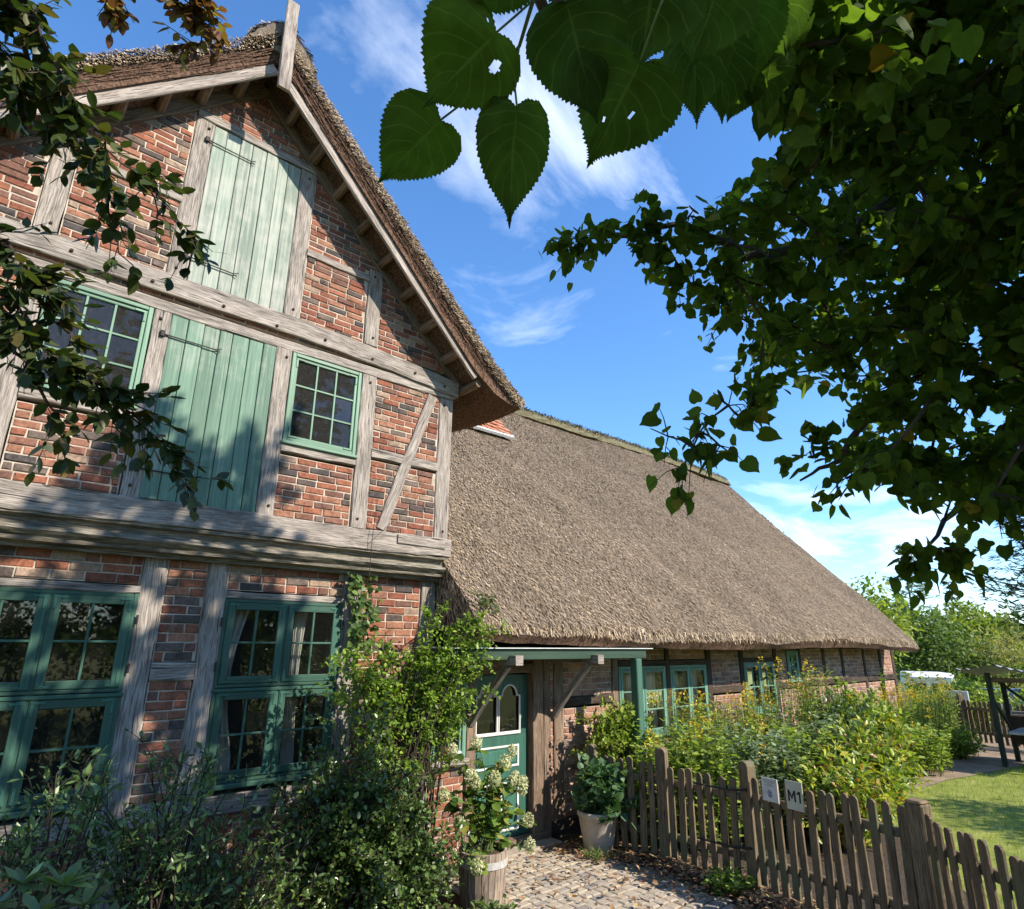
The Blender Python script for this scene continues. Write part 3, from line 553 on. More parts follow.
LINDEN_SHADOW = [(2.95,-2.05,6.6),(3.69,-4.08,8.02),(2.43,-1.69,5.69),(3.52,-3.77,7.42),(4.1,-5.09,8.09),(2.09,-1.2,6.15),(3.18,-3.72,7.53),(4.51,-5.08,8.81),(3.15,-3.04,6.4),(3.19,-3.67,7.78),(3.38,-3.83,8.02),(2.74,-2.08,6.58),(2.85,-2.14,6.3),(2.55,-2.03,5.78),(3.37,-2.47,6.08),(3.3,-3.29,7.05),(3.39,-3.0,6.81),(3.86,-3.63,7.27),(2.83,-2.22,5.69),(3.6,-4.06,7.04),(3.38,-2.44,6.69),(3.91,-3.89,7.47),(2.82,-1.05,6.35),(2.94,-2.51,6.84),(2.63,-1.67,5.68),(3.95,-4.63,7.3),(2.71,-1.81,6.16),(3.85,-2.78,6.33),(5.03,-2.28,8.65),(4.15,-3.31,7.79),(4.39,-4.57,7.79),(3.77,-3.85,6.79),(4.67,-3.77,8.42),(4.93,-2.3,8.42),(4.9,-0.69,6.92),(5.24,-3.25,8.67),(3.45,-2.51,5.36),(3.14,-0.47,5.52),(5.06,-2.77,7.75),(4.62,-4.0,7.82),(3.7,-3.35,6.34),(4.15,-3.89,6.63),(4.52,-4.78,7.2),(3.1,-0.63,5.66),(4.39,-2.17,7.32),(3.61,-2.32,6.09),(3.24,-1.17,5.15),(4.86,-3.84,7.02),(4.59,-3.8,6.59),(3.41,-2.24,5.0),(5.02,-3.77,7.24),(4.78,-4.4,7.44),(3.75,-1.17,6.15),(6.33,-2.3,8.83),(4.8,0.14,5.44),(3.79,-1.36,5.17),(3.21,-1.16,4.66),(3.86,-2.1,4.96),(4.77,-3.35,5.99),(3.99,-3.33,5.69),(3.56,-1.47,5.85),(4.26,-3.63,7.32),(3.1,-1.14,4.52),(4.62,-2.96,5.81),(3.98,-3.51,5.85),(4.55,-3.84,6.2),(4.09,-2.86,6.55),(5.12,-3.35,6.54),(4.17,-2.0,4.76),(5.09,-4.72,6.88),(3.18,-1.07,4.52),(4.47,-0.81,4.68),(2.98,-0.72,3.93),(3.67,-1.78,5.21),(4.98,-1.57,5.82),(4.59,-2.71,5.67),(4.15,-1.75,4.45),(4.62,-2.27,5.06),(5.49,-4.52,6.54),(4.68,-2.78,4.9),(3.75,-1.08,3.81),(4.2,-2.2,4.18),(3.7,0.79,8.56),(1.44,0.81,6.65),(4.49,-0.52,6.24),(2.9,-0.64,7.87),(2.48,-0.61,7.04),(3.67,-1.2,7.62),(3.76,1.33,7.83),(2.17,-1.22,8.55),(3.73,-1.19,7.94),(5.76,-0.72,8.83),(1.93,0.7,6.04),(5.25,-0.97,8.67),(5.0,-1.59,10.54),(5.07,-0.54,8.67),(2.41,1.15,6.74),(4.75,-0.19,8.07),(4.97,-0.8,8.28),(5.82,-1.3,8.79),(4.43,1.19,7.73),(4.41,1.4,6.4),(4.61,1.13,6.61),(3.06,-0.3,7.92),(3.53,0.78,7.58),(5.53,-1.09,9.25),(4.26,0.14,9.14),(2.01,-0.0,6.47),(5.32,-1.22,7.63),(3.21,0.72,7.96),(3.25,-0.88,6.73),(3.86,0.15,8.41),(4.55,-1.37,10.0),(6.25,-1.46,6.91),(5.39,0.42,5.29),(4.76,-0.0,8.41),(5.57,-0.72,7.31),(1.25,1.15,6.61),(3.92,0.38,8.67),(3.92,0.2,7.67),(3.37,-0.24,6.6),(3.87,1.45,4.97),(4.75,-0.76,6.94),(3.46,0.69,5.18),(5.29,-0.39,9.89),(4.66,0.14,8.0),(5.84,-1.41,7.5),(6.22,-1.47,9.04),(5.08,-1.26,6.8),(5.14,-0.7,8.71),(4.87,0.18,9.05),(3.58,-0.84,8.51),(4.32,-0.44,7.02),(3.41,0.94,5.01),(1.41,1.5,5.85),(3.98,1.41,6.08),(4.97,-0.27,9.06),(4.88,-0.73,8.25),(3.1,0.56,5.75),(2.42,-0.48,8.02),(3.64,0.89,7.24),(4.14,-0.31,8.3),(3.84,0.8,8.6),(3.73,-1.43,7.35),(3.71,0.38,8.09),(2.61,-1.3,6.8),(1.71,-0.2,5.88),(2.86,0.7,5.0),(3.86,0.58,8.62),(5.5,-0.75,7.83),(4.13,1.54,4.19),(4.66,0.43,6.57),(4.95,0.21,6.03),(2.7,-0.26,8.48),(4.93,0.04,8.87),(3.86,0.75,6.46),(2.96,-0.32,7.09),(6.14,-1.41,8.74),(5.31,-0.77,6.41),(5.49,0.18,7.54),(3.24,1.22,8.05),(5.25,0.09,8.28),(1.51,0.36,6.67),(3.97,0.47,6.26),(4.54,1.01,6.97),(3.68,0.13,5.5),(4.77,0.53,8.67),(1.95,0.52,7.48),(3.56,0.49,7.41),(3.3,0.81,4.93),(1.71,0.2,6.91),(5.02,0.8,7.28),(4.16,0.11,9.2),(4.76,0.32,7.56),(5.5,-0.88,6.85),(4.91,1.31,4.47),(2.34,-1.57,9.82),(5.59,-0.72,6.26),(4.34,0.84,8.31),(3.3,-0.12,7.92),(6.05,-1.24,9.05),(3.97,-0.54,7.6),(4.12,-0.03,6.04),(3.3,0.18,6.92),(3.63,0.8,8.88),(5.07,-1.01,7.18),(4.31,0.9,5.71),(5.39,-0.32,8.57),(5.52,-0.02,5.63),(4.64,1.81,4.68),(4.57,-1.38,10.59),(3.54,0.79,7.61),(1.3,0.69,6.93),(1.81,1.03,7.26),(4.38,-0.97,6.9),(3.56,0.71,5.15),(4.47,0.84,8.75),(3.6,-1.0,8.71),(5.77,-0.56,6.57),(4.37,1.74,6.17),(5.02,-0.2,7.94),(4.27,1.4,5.49),(3.55,1.14,8.4),(4.06,0.39,7.27),(2.78,-1.36,6.68),(4.14,-0.34,5.95),(5.59,-1.42,7.28),(2.03,0.36,6.59),(5.07,-0.69,9.5),(3.05,0.73,6.34),(3.06,-1.57,7.33),(6.05,-1.59,7.28),(2.79,0.25,7.72),(4.27,-1.33,7.42),(5.06,-1.04,10.12),(4.0,1.13,6.76),(5.43,-0.77,8.31),(5.28,-1.54,7.5),(4.07,0.89,7.54),(3.52,-1.6,9.69),(4.1,0.88,7.92),(3.53,-1.35,8.45),(4.61,1.01,5.25),(4.55,-0.35,5.96),(2.52,-1.26,8.17),(3.8,-1.23,7.17),(4.45,-0.69,9.27),(2.83,-0.85,8.13),(1.7,0.85,5.2),(2.92,-0.73,7.23),(3.19,-0.4,8.22),(5.97,-1.51,8.46),(3.52,1.19,7.97),(4.87,0.29,7.9),(3.0,-0.09,6.6),(3.64,-0.52,9.13),(2.86,0.26,7.07),(5.88,-0.92,6.77),(3.52,1.46,7.91),(3.32,-1.58,9.3),(2.76,-1.19,6.75),(6.3,-1.48,7.86),(1.48,0.25,7.97),(1.06,1.89,6.37),(4.81,-0.71,9.81),(3.64,0.66,5.74),(4.47,-0.87,6.96),(4.65,1.31,6.17),(2.52,0.33,7.09),(2.88,0.53,5.07),(5.55,-1.56,10.86),(2.82,-0.63,8.21),(2.82,-0.64,7.94),(3.47,1.0,6.38),(2.53,0.14,6.39),(6.14,-1.21,7.5),(3.53,1.23,7.62),(2.68,-0.56,7.94),(2.39,-0.36,7.48),(4.83,-0.76,8.23),(2.17,-0.65,6.43),(3.65,-0.66,8.32),(4.79,0.4,8.92),(3.16,0.69,7.55),(3.65,-1.54,8.7),(4.07,0.22,6.8),(3.04,-0.14,6.77),(1.51,1.38,5.85),(4.01,0.45,9.0),(3.17,-1.49,8.44),(3.25,-0.5,7.25),(4.12,-1.22,9.03),(2.36,0.23,6.9),(2.81,1.22,6.5),(4.05,0.37,8.62),(5.02,0.78,6.58),(2.01,-0.22,7.71),(3.96,-0.23,5.8),(4.99,-0.45,7.56),(4.64,-0.0,7.74),(4.57,-1.52,10.46),(3.48,-1.5,9.34),(6.11,-1.16,7.73),(1.88,-0.55,7.01),(4.31,-0.78,8.94),(3.61,1.09,6.1),(4.33,0.83,8.18),(4.31,-0.51,6.57),(4.94,0.42,7.72),(5.07,0.52,5.43),(3.33,-0.74,8.02),(3.55,-0.47,8.86),(4.5,0.65,8.55),(2.96,-0.58,8.13),(2.39,-1.45,9.01),(1.46,0.4,8.19),(5.19,0.3,6.35),(2.06,-2.71,5.77),(1.64,-2.02,4.83),(1.25,-1.77,4.45),(2.06,-2.71,5.64),(1.44,-1.94,4.83),(1.15,-1.31,4.71),(1.33,-1.79,4.92),(2.45,-3.36,6.28),(2.25,-3.13,5.73),(1.26,-1.6,4.26),(2.01,-2.43,5.36),(1.86,-2.63,5.38),(1.43,-1.74,5.03),(2.05,-3.13,6.02),(2.77,-3.53,6.69),(2.39,-2.92,5.82),(2.23,-3.15,5.85),(2.13,-2.16,5.4),(1.69,-1.77,4.92),(2.23,-2.92,6.3),(2.34,-3.24,6.38)]  # unseen clumps placed towards the sun to shadow the leaves and lower facade
LINDEN_NEAR = [(1.34,0.31,4.1),(1.19,0.26,3.6),(1.11,0.46,4.07),(1.13,0.36,3.61),(1.21,0.43,4.06),(1.29,0.33,3.73),(0.96,0.37,3.7),(1.27,0.33,3.79),(1.23,0.24,3.91),(1.07,0.48,3.99),(1.12,0.37,3.65),(1.03,0.37,3.78),(1.15,0.3,3.79),(1.21,0.26,3.94),(1.12,0.35,3.83),(1.09,0.45,4.03),(0.97,0.35,3.75),(1.3,0.38,3.8)]
LINDEN_LIMBS = [[(3.69,-0.31,5.11),(3.42,0.13,4.98),(3.22,0.46,4.71),(3.1,0.75,4.45),(2.89,1.0,4.28),(2.58,1.24,4.22),(2.15,1.29,4.21),(1.85,1.57,4.14)],[(3.69,-0.31,5.11),(3.36,0.14,4.89),(3.16,0.33,4.81),(2.91,0.46,4.78),(2.62,0.56,4.79),(2.58,0.89,4.56),(2.59,1.14,4.26),(2.59,1.39,3.87),(2.43,1.5,3.29)],[(3.69,-0.31,5.11),(3.74,-0.05,4.69),(3.74,0.42,4.25),(3.63,0.93,3.77),(3.55,1.27,3.37),(3.41,1.44,3.26)],[(3.69,-0.31,5.11),(3.82,-0.0,4.14),(3.83,0.43,3.45),(3.75,0.8,3.1),(3.07,0.81,2.78)],[(3.69,-0.31,5.11),(2.78,0.05,5.25),(2.25,0.32,4.91),(1.6,0.48,4.37),(0.87,0.43,3.65),(0.46,0.36,3.19),(0.33,0.34,3.02)]]
BEECH_TWIGS = {'A':[(-0.53,2.25,4.3),(-0.17,1.99,4.05),(-0.04,2.0,3.89),(0.14,2.06,3.78),(0.39,2.09,3.69)],'A2':[(-0.17,1.99,4.05),(-0.05,2.13,3.87),(0.09,2.21,3.75),(0.24,2.28,3.61)],'B':[(-0.33,2.53,3.54),(-0.05,2.33,3.29),(0.13,2.28,3.12),(0.34,2.28,3.04),(0.55,2.28,2.9)],'B2':[(-0.25,2.4,3.59),(-0.05,2.27,3.42),(0.09,2.32,3.3),(0.23,2.27,3.13)],'B3':[(-0.05,2.33,3.29),(0.04,2.3,3.07),(0.16,2.31,3.01)],'T':[(0.0,2.03,4.59),(0.11,2.01,4.47),(0.21,2.0,4.47),(0.33,1.97,4.48)],'T2':[(0.17,1.88,4.58),(0.23,1.97,4.5),(0.28,2.04,4.42)],'T3':[(-0.07,2.09,4.53),(0.0,2.06,4.43),(0.02,2.08,4.4)],'M':[(-0.48,2.19,4.37),(-0.23,2.03,4.15),(-0.14,2.02,4.16)],'M2':[(-0.48,2.19,4.37),(-0.22,2.04,3.98),(-0.12,2.08,3.94)]}
BIG_LEAVES = [((0.285,0.35,2.941),(0.259,0.432,2.895),0.107),((0.285,0.44,2.903),(0.262,0.523,2.863),0.088),((0.331,0.372,2.9),(0.381,0.445,2.829),0.081),((0.347,0.317,3.002),(0.416,0.335,2.91),0.108),((0.407,0.274,2.934),(0.436,0.366,2.889),0.119),((0.413,0.253,3.042),(0.442,0.298,2.97),0.119),((0.26,0.317,2.996),(0.252,0.353,2.946),0.095),((0.621,0.331,3.226),(0.723,0.386,3.155),0.106),((0.753,0.35,3.314),(0.849,0.412,3.259),0.105),((0.736,0.455,3.35),(0.775,0.471,3.275),0.101),((0.638,0.332,3.34),(0.711,0.369,3.255),0.135),((0.762,0.307,3.388),(0.876,0.365,3.313),0.126),((0.43,0.308,3.108),(0.452,0.36,3.046),0.109),((0.561,0.254,3.168),(0.595,0.324,3.108),0.106),((0.976,0.365,3.459),(1.081,0.431,3.44),0.109),((0.915,0.307,3.528),(0.959,0.324,3.41),0.126),((0.343,0.319,3.089),(0.411,0.353,3.083),0.11),((0.96,0.408,3.458),(1.031,0.482,3.445),0.102)]
LEAF_TWIG = [(0.305,0.304,3.006),(0.314,0.33,2.988),(0.324,0.361,2.965),(0.321,0.388,2.949),(0.312,0.411,2.938)]

# ------------------------------------------------------------------ ground
def gz(x, y):
    s = min(1, max(0, (x - 24) / 18)); s = s * s * (3 - 2 * s)
    return -1.45 * s
xs = sorted(set([-700, -300, -120, -60, -30, -15] + list(range(-8, 60, 2)) + [70, 90, 130, 220, 400, 800]))
ys = sorted(set([-700, -300, -120, -60, -30] + list(range(-16, 30, 2)) + [40, 60, 90, 130, 220, 400, 800]))
mb = MB()
for x in xs:
    for y in ys: mb.v.append((x, y, gz(x, y)))
for i in range(len(xs) - 1):
    for j in range(len(ys) - 1):
        a = i * len(ys) + j; mb.face((a, a + len(ys), a + len(ys) + 1, a + 1))
tag(mb.build('ground', M['lawn']), kind='structure')

def in_poly(x, y, P):
    c = False; j = len(P) - 1
    for i in range(len(P)):
        xi, yi = P[i]; xj, yj = P[j]
        if (yi > y) != (yj > y) and x < (xj - xi) * (y - yi) / (yj - yi) + xi: c = not c
        j = i
    return c

def sheet(name, P, z, m, kind='structure', step=.5, amp=0.0):
    """flat area inside polygon P, as a clipped grid"""
    bm = bmesh.new(); vs = [bm.verts.new((x, y, z)) for x, y in P]; bm.faces.new(vs)
    bmesh.ops.triangulate(bm, faces=bm.faces)
    me = bpy.data.meshes.new(name); bm.to_mesh(me); bm.free(); me.materials.append(m)
    o = link_mesh(name, me); return tag(o, kind=kind)

SOIL = [(-3, 6.36), (24, 6.36), (24, 6.0), (20.5, 5.9), (16.5, 5.0), (13.5, 4.7), (11.5, 4.1), (10.0, 3.6), (8.6, 2.6), (7.2, 1.6), (6.2, .9), (4, -2.5), (-3, -2.5)]
sheet('planting_bed', SOIL, .006, M['soil'])
SANDP = [(12.4, 4.25), (14, 4.65), (17, 4.85), (20.2, 5.2), (26, 7.0), (26, 4.4), (20, 3.3), (18.3, 3.5), (16.2, 3.85), (14.6, 4.2), (13, 4.3)]
sheet('sandy_path', SANDP, .012, M['sand'])
PATH = [(4.45, 6.1), (6.2, 6.1), (6.38, 4.9), (6.25, 3.9), (5.75, 3.0), (5.1, 1.5), (3.2, 1.5), (3.5, 3.2), (4.15, 4.6)]
sheet('path_bed', PATH, .012, M['joint'])
mb = MB(); y = 1.5; row = 0
while y < 6.1:
    h = random.uniform(.10, .13); x = 3.2 + random.uniform(0, .1)
    while x < 6.45:
        w = random.uniform(.10, .17)
        yy = y + .03 * math.sin(x * 1.7) + .02 * math.sin(x * 4 + row)
        cx_, cy_ = x + w / 2, yy + h / 2
        if in_poly(cx_, cy_, PATH):
            z1 = .027 + random.uniform(-.0025, .003); g = .005; c = .012; b = len(mb.v)
            q = [(x + g, yy + g), (x + w - g, yy + g), (x + w - g, yy + h - g), (x + g, yy + h - g)]
            q = [(a + random.uniform(-.006, .006), b_ + random.uniform(-.006, .006)) for a, b_ in q]
            r0 = [(a, b_, .008) for a, b_ in q]; r1 = [(a, b_, z1 - .006) for a, b_ in q]
            r2 = [(cx_ + (a - cx_) * (1 - 2 * c / w), cy_ + (b_ - cy_) * (1 - 2 * c / h), z1 + random.uniform(-.0015, .0015)) for a, b_ in q]
            mb.sweep([r0, r1, r2], 0, True)
        x += w
    y += h; row += 1
tag(mb.build('cobble_path', M['sett']), kind='structure')

# ------------------------------------------------------------------ farmhouse
YU, YL = 6.19, 6.38          # upper (jettied) and lower wall faces
XC = 1.585                   # gable axis
house = thing('farmhouse', 'half timbered red brick farmhouse with steep thatched roofs, green shutters and a green front door', 'farmhouse', (XC, YL, 0))

def course_fill(mb, x0, x1, z0, z1, yf, holes, top=None, mort=1, ch=.0815, bl=.238, sides=None):
    """brick courses in a wall facing -Y; holes are (x0,x1,z0,z1); top(z)->(xmin,xmax)"""
    k = 0; z = z0
    while z < z1 - .02:
        hh = min(ch, z1 - z); zm = z + hh / 2
        a, b = x0, x1
        if top:
            ta, tb = top(zm); a, b = max(a, ta), min(b, tb)
        iv = [(a, b)] if b > a else []
        for (h0, h1, hz0, hz1) in holes:
            if hz0 < zm < hz1:
                nv = []
                for (p, q) in iv:
                    if h1 <= p or h0 >= q: nv.append((p, q)); continue
                    if h0 > p: nv.append((p, h0))
                    if h1 < q: nv.append((h1, q))
                iv = nv
        for (p, q) in iv:
            if q - p < .015: continue
            mb.box((p, yf + .009, z), (q, yf + .2, z + hh), mort)
            x = p - ((k % 2) * bl * .5 + random.uniform(0, .03)) if q - p > .3 else p
            j = .013
            while x < q - .02:
                L = bl * random.uniform(.94, 1.05)
                if random.random() < .12: L *= .52
                xa, xb = max(x + j * .5, p + .012), min(x + L - j * .5, q - .012)
                if xb - xa > .035:
                    d = random.uniform(-.006, .004); o = lambda: random.uniform(-.004, .004)
                    za, zb = z + .0055 + o() * .6, z + hh - .0055 + o() * .6; b0 = len(mb.v); i = .007
                    back = [(xa, yf + .05, za), (xb, yf + .05, za), (xb, yf + .05, zb), (xa, yf + .05, zb)]
                    mid = [(xa + o(), yf + d + .006, za + o()), (xb + o(), yf + d + .006, za + o()), (xb + o(), yf + d + .006, zb + o()), (xa + o(), yf + d + .006, zb + o())]
                    fr = [(xa + i + o(), yf + d + o() * .6, za + i), (xb - i + o(), yf + d + o() * .6, za + i), (xb - i + o(), yf + d + o() * .6, zb - i), (xa + i + o(), yf + d + o() * .6, zb - i)]
                    mb.v += back + mid + fr
                    for r in (0, 4):
                        for e in range(4):
                            e2 = (e + 1) % 4; mb.face((b0 + r + e, b0 + r + e2, b0 + r + 4 + e2, b0 + r + 4 + e), 0)
                    mb.face((b0 + 8, b0 + 9, b0 + 10, b0 + 11), 0)
                x += L
        z += hh; k += 1

XL, XR = -1.25, 4.42
# timbers of the upper storey and gable: (name, x0, x1, z0, z1) in the wall plane
UP = []
def vt(x0, x1, z0, z1): UP.append(('post', x0, x1, z0, z1))
def ht(x0, x1, z0, z1, nm='rail'): UP.append((nm, x0, x1, z0, z1))
for a, b in ((XL, -1.05), (-.09, .09), (.92, 1.07), (2.09, 2.26), (3.11, 3.30), (4.22, XR)): vt(a, b, 3.58, 5.40)
ht(XL, XR, 5.40, 5.51, 'beam')
ht(3.30, 4.22, 4.41, 4.52); ht(-1.05, -.09, 4.41, 4.52)
ht(2.26, 3.11, 4.27, 4.36, 'sill'); ht(.09, .92, 4.27, 4.36, 'sill')
vt(.96, 1.14, 5.79, 7.72); vt(2.11, 2.29, 5.79, 7.72); ht(.96, 2.29, 7.72, 7.82, 'lintel')
vt(3.09, 3.27, 5.79, 6.80); vt(-.10, .08, 5.79, 6.80)
ht(2.29, 3.09, 6.62, 6.71); ht(.08, .96, 6.62, 6.71)
for nm, a, b, c, d in UP:
    mb = MB(); pr = random.uniform(.008, .018)
    if nm == 'post':
        lean = random.uniform(-.01, .01)
        mb.timber(((a + b) / 2 + lean, YU - pr, c), ((a + b) / 2, YU - pr, d), (1, 0, 0), b - a, (0, 1, 0), .15, jit=.005)
        for pz in (c + .10, d - .09):
            px_ = (a + b) / 2 + random.uniform(-.04, .04); mb.box((px_ - .012, YU - pr - .016, pz - .012), (px_ + .012, YU - pr + .01, pz + .012), 1, .004)
    else:
        pr += .006
        mb.timber((a, YU - pr, (c + d) / 2), (b, YU - pr, (c + d) / 2), (0, 0, 1), d - c, (0, 1, 0), .15, bow=lambda t: Vector((0, 0, .006 * math.sin(t * 9))), jit=.005)
    mb.build(nm, [M['oak'], M['oak_dark']], house)
# the sagging tie beam under the gable, its right end drooping
mb = MB(); droop = lambda t: Vector((0, 0, -.12 * max(0, (t - .62) / .38) ** 1.4 - .05 * max(0, (.25 - t) / .25)))
mb.timber((XL - .02, YU - .045, 5.685), (XR + .06, YU - .045, 5.685), (0, 0, 1), .215, (0, 1, 0), .2, bow=droop, jit=.006)
for px_ in (-.95, .2, .85, 1.5, 2.05, 2.6, 3.2, 3.8, 4.25):
    pz = 5.64 + droop((px_ - XL) / (XR - XL)).z + random.uniform(-.03, .05); mb.box((px_ - .013, YU - .064, pz - .013), (px_ + .013, YU - .03, pz + .013), 1, .004)
mb.build('beam', [M['oak'], M['oak_dark']], house)
mb = MB(); mb.timber((XL, YU - .035, 3.472), (XR + .04, YU - .035, 3.472), (0, 0, 1), .22, (0, 1, 0), .22, bow=lambda t: Vector((0, 0, .008 * math.sin(t * 14))), jit=.007)
bb = mb.build('beam', M['oak'], house)
mb = MB(); mb.timber((3.70, YU - .052, 3.515), (4.36, YU - .052, 3.505), (0, 0, 1), .10, (0, 1, 0), .012, jit=.003); mb.build('patch_board', M['oak'], bb)
for a0, b0 in (((4.10, 5.38), (3.49, 3.60)), ((-.93, 5.38), (-.32, 3.60))):
    mb = MB(); v = Vector((b0[0] - a0[0], 0, b0[1] - a0[1])).normalized()
    mb.timber((a0[0], YU - .022, a0[1]), (b0[0], YU - .022, b0[1]), (v.z, 0, -v.x), .13, (0, 1, 0), .06, jit=.005); mb.build('brace', M['oak'], house)
# wall rafters under the verge
for s in (1, -1):
    mb = MB(); a = (XC, YU - .03, 8.53); b = (XC + s * 2.95, YU - .03, 8.53 - 2.95 * .985)
    v = Vector((s, 0, -.985)).normalized(); mb.timber(a, b, (v.z, 0, -v.x), .16, (0, 1, 0), .14, jit=.006); mb.build('wall_rafter', M['oak_brown'], house)
# brick infill of the upper storey + gable
holes = [(a - .004, b + .004, c - .002, d + .002) for _, a, b, c, d in UP]
holes += [(XL - 1, XR + 1, 5.60, 5.775), (1.07, 2.09, 3.58, 5.40), (.09, .92, 4.36, 5.40), (2.26, 3.11, 4.36, 5.40), (1.14, 2.11, 5.79, 7.72)]
mb = MB(); course_fill(mb, XL, XR, 3.585, 8.5, YU, holes, ch=.0725, bl=.222, top=lambda z: (XC - (8.62 - z) / .985, XC + (8.62 - z) / .985) if z > 5.8 else (XL, XR))
mb.build('brick_wall', [M['brick'], M['mortar']], house)
# cornice moulding of the jetty
mb = MB(); prof = [(YL + .05, 3.365), (YU - .02, 3.362), (YU - .015, 3.335), (YU + .035, 3.322), (YU + .05, 3.275), (YU + .03, 3.25), (YU - .03, 3.243), (YU - .036, 3.215), (YU - .01, 3.19), (YU + .02, 3.165), (YU + .03, 3.135), (YU + .10, 3.125), (YU + .105, 3.09), (YL + .05, 3.088)]
rings = []
n = 46
for i in range(n + 1):
    x = XL + (XR - .03 - XL) * i / n
    rings.append([(x, y + random.uniform(-.003, .003), z + random.uniform(-.003, .003)) for y, z in prof])
mb.sweep(rings); mb.build('cornice', M['oak_moss'], house)

# lower storey
LO = [('post', XL + .02, -1.02, 0, 3.09), ('post', -.17, -.01, 0, 3.09), ('post', 1.25, 1.44, 0, 3.09), ('post', 1.80, 1.98, 0, 3.09), ('post', 3.20, 3.40, 0, 3.09), ('post', 4.20, 4.40, 0, 3.09),
      ('rail', 1.44, 1.80, 2.04, 2.19), ('lintel', -.01, 1.25, 2.775, 2.84), ('lintel', 1.98, 3.20, 2.775, 2.84), ('rail', 3.40, 4.20, 1.55, 1.68),
      ('rail', -.01, 1.25, .90, 1.06), ('rail', 1.44, 1.80, .90, 1.06), ('rail', 1.98, 3.20, .90, 1.06)]
for nm, a, b, c, d in LO:
    mb = MB(); pr = random.uniform(.010, .022)
    if nm == 'post': mb.timber(((a + b) / 2 - random.uniform(0, .015), YL - pr, c), ((a + b) / 2, YL - pr, d), (1, 0, 0), b - a, (0, 1, 0), .17, jit=.006)
    else: mb.timber((a, YL - pr - .005, (c + d) / 2), (b, YL - pr - .005, (c + d) / 2), (0, 0, 1), d - c, (0, 1, 0), .16, jit=.005)
    mb.build(nm, M['oak'], house)
holes = [(a - .004, b + .004, c - .002, d + .002) for _, a, b, c, d in LO] + [(-.01, 1.25, 1.10, 2.775), (1.98, 3.20, 1.10, 2.775)]
mb = MB(); course_fill(mb, XL, 4.40, 0, 3.10, YL, holes); mb.build('brick_wall', [M['brick'], M['mortar']], house)

# ---- shutters (closed boarded hatches)
def shutter(name, x0, x1, z0, z1, m, nb):
    mb = MB(); w = (x1 - x0) / nb; cuts = [x0]
    for k in range(1, nb): cuts.append(x0 + k * w + random.uniform(-.012, .012))
    cuts.append(x1)
    for k in range(nb):
        y = YU - .005 + random.uniform(-.004, .004)
        mb.box((cuts[k] + .003, y, z0 + .004), (cuts[k + 1] - .003, y + .035, z1 - .004), 0, .005, .001, axis=2)
    mb.box((x0, YU + .035, z0), (x1, YU + .05, z1), 1)
    o = mb.build(name, [m, M['iron']], house)
    for zz, sd in ((z1 - .24, 0), (z0 + .26, 0)):
        mb = MB(); xe = x0 + .47 * (x1 - x0) if sd == 0 else x1
        mb.tube([(x0 - .05, YU - .03, zz), (x0 + .02, YU - .024, zz), (xe - .06, YU - .024, zz - .006), (xe, YU - .024, zz + .02)], .009, .005, 5)
        mb.tube([(xe - .06, YU - .022, zz - .006), (xe - .01, YU - .022, zz - .03)], .005, .004, 5)
        mb.box((x0 - .075, YU - .04, zz - .03), (x0 - .035, YU - .012, zz + .035), 0, .006)
        mb.build('strap_hinge', M['iron'], o)
    return o
shutter('shutter', 1.07, 2.09, 3.58, 5.40, M['shutter_green'], 7)
shutter('shutter', 1.14, 2.11, 5.79, 7.72, M['shutter_pale'], 7)

# ---- windows
def frame_mb(mb, x0, x1, z0, z1, y, w, d, mi=0):
    mb.box((x0, y, z0), (x0 + w, y + d, z1), mi, .005, .001, 2); mb.box((x1 - w, y, z0), (x1, y + d, z1), mi, .005, .001, 2)
    mb.box((x0 + w + .001, y + .001, z1 - w), (x1 - w - .001, y + d - .001, z1), mi, .005, .001, 0); mb.box((x0 + w + .001, y + .001, z0), (x1 - w - .001, y + d - .001, z0 + w), mi, .005, .001, 0)

def sash(parent, x0, x1, z0, z1, y, w, cols, rows, m, gm, bar=.016, irons=None):
    mb = MB(); frame_mb(mb, x0, x1, z0, z1, y, w, .036)
    ix0, ix1, iz0, iz1 = x0 + w, x1 - w, z0 + w, z1 - w
    for c in range(1, cols):
        xx = ix0 + (ix1 - ix0) * c / cols; mb.box((xx - bar / 2, y + .004, iz0 - .002), (xx + bar / 2, y + .03, iz1 + .002), 0, .003, 0, 2)
    for r in range(1, rows):
        zz = iz0 + (iz1 - iz0) * r / rows; mb.box((ix0 - .002, y + .0055, zz - bar / 2), (ix1 + .002, y + .0285, zz + bar / 2), 0, .003, 0, 0)
    if irons:
        for (xx, sx) in ((x0, 1), (x1, -1)):
            for (zz, sz) in ((z0, 1), (z1, -1)):
                mb.box((min(xx + sx * .008, xx + sx * .105), y - .006, zz + sz * .02 - .01), (max(xx + sx * .008, xx + sx * .105), y + .001, zz + sz * .02 + .01), 1, .002)
                mb.box((xx + sx * .022 - .01, y - .007, min(zz + sz * .03, zz + sz * .12)), (xx + sx * .022 + .01, y + .0015, max(zz + sz * .03, zz + sz * .12)), 1, .002)
    s = mb.build('sash', [m, irons] if irons else m, parent)
    mb = MB()
    for c in range(cols):
        for r in range(rows):
            xa = ix0 + (ix1 - ix0) * c / cols; xb = ix0 + (ix1 - ix0) * (c + 1) / cols; za = iz0 + (iz1 - iz0) * r / rows; zb = iz0 + (iz1 - iz0) * (r + 1) / rows
            t1, t2 = random.uniform(-.0022, .0022), random.uniform(-.0022, .0022)
            mb.quad([(xa, y + .018 + t1, za), (xb, y + .018 - t1, za), (xb, y + .018 - t1 + t2, zb), (xa, y + .018 + t1 + t2, zb)])
    mb.build('pane', gm, parent)
    return s

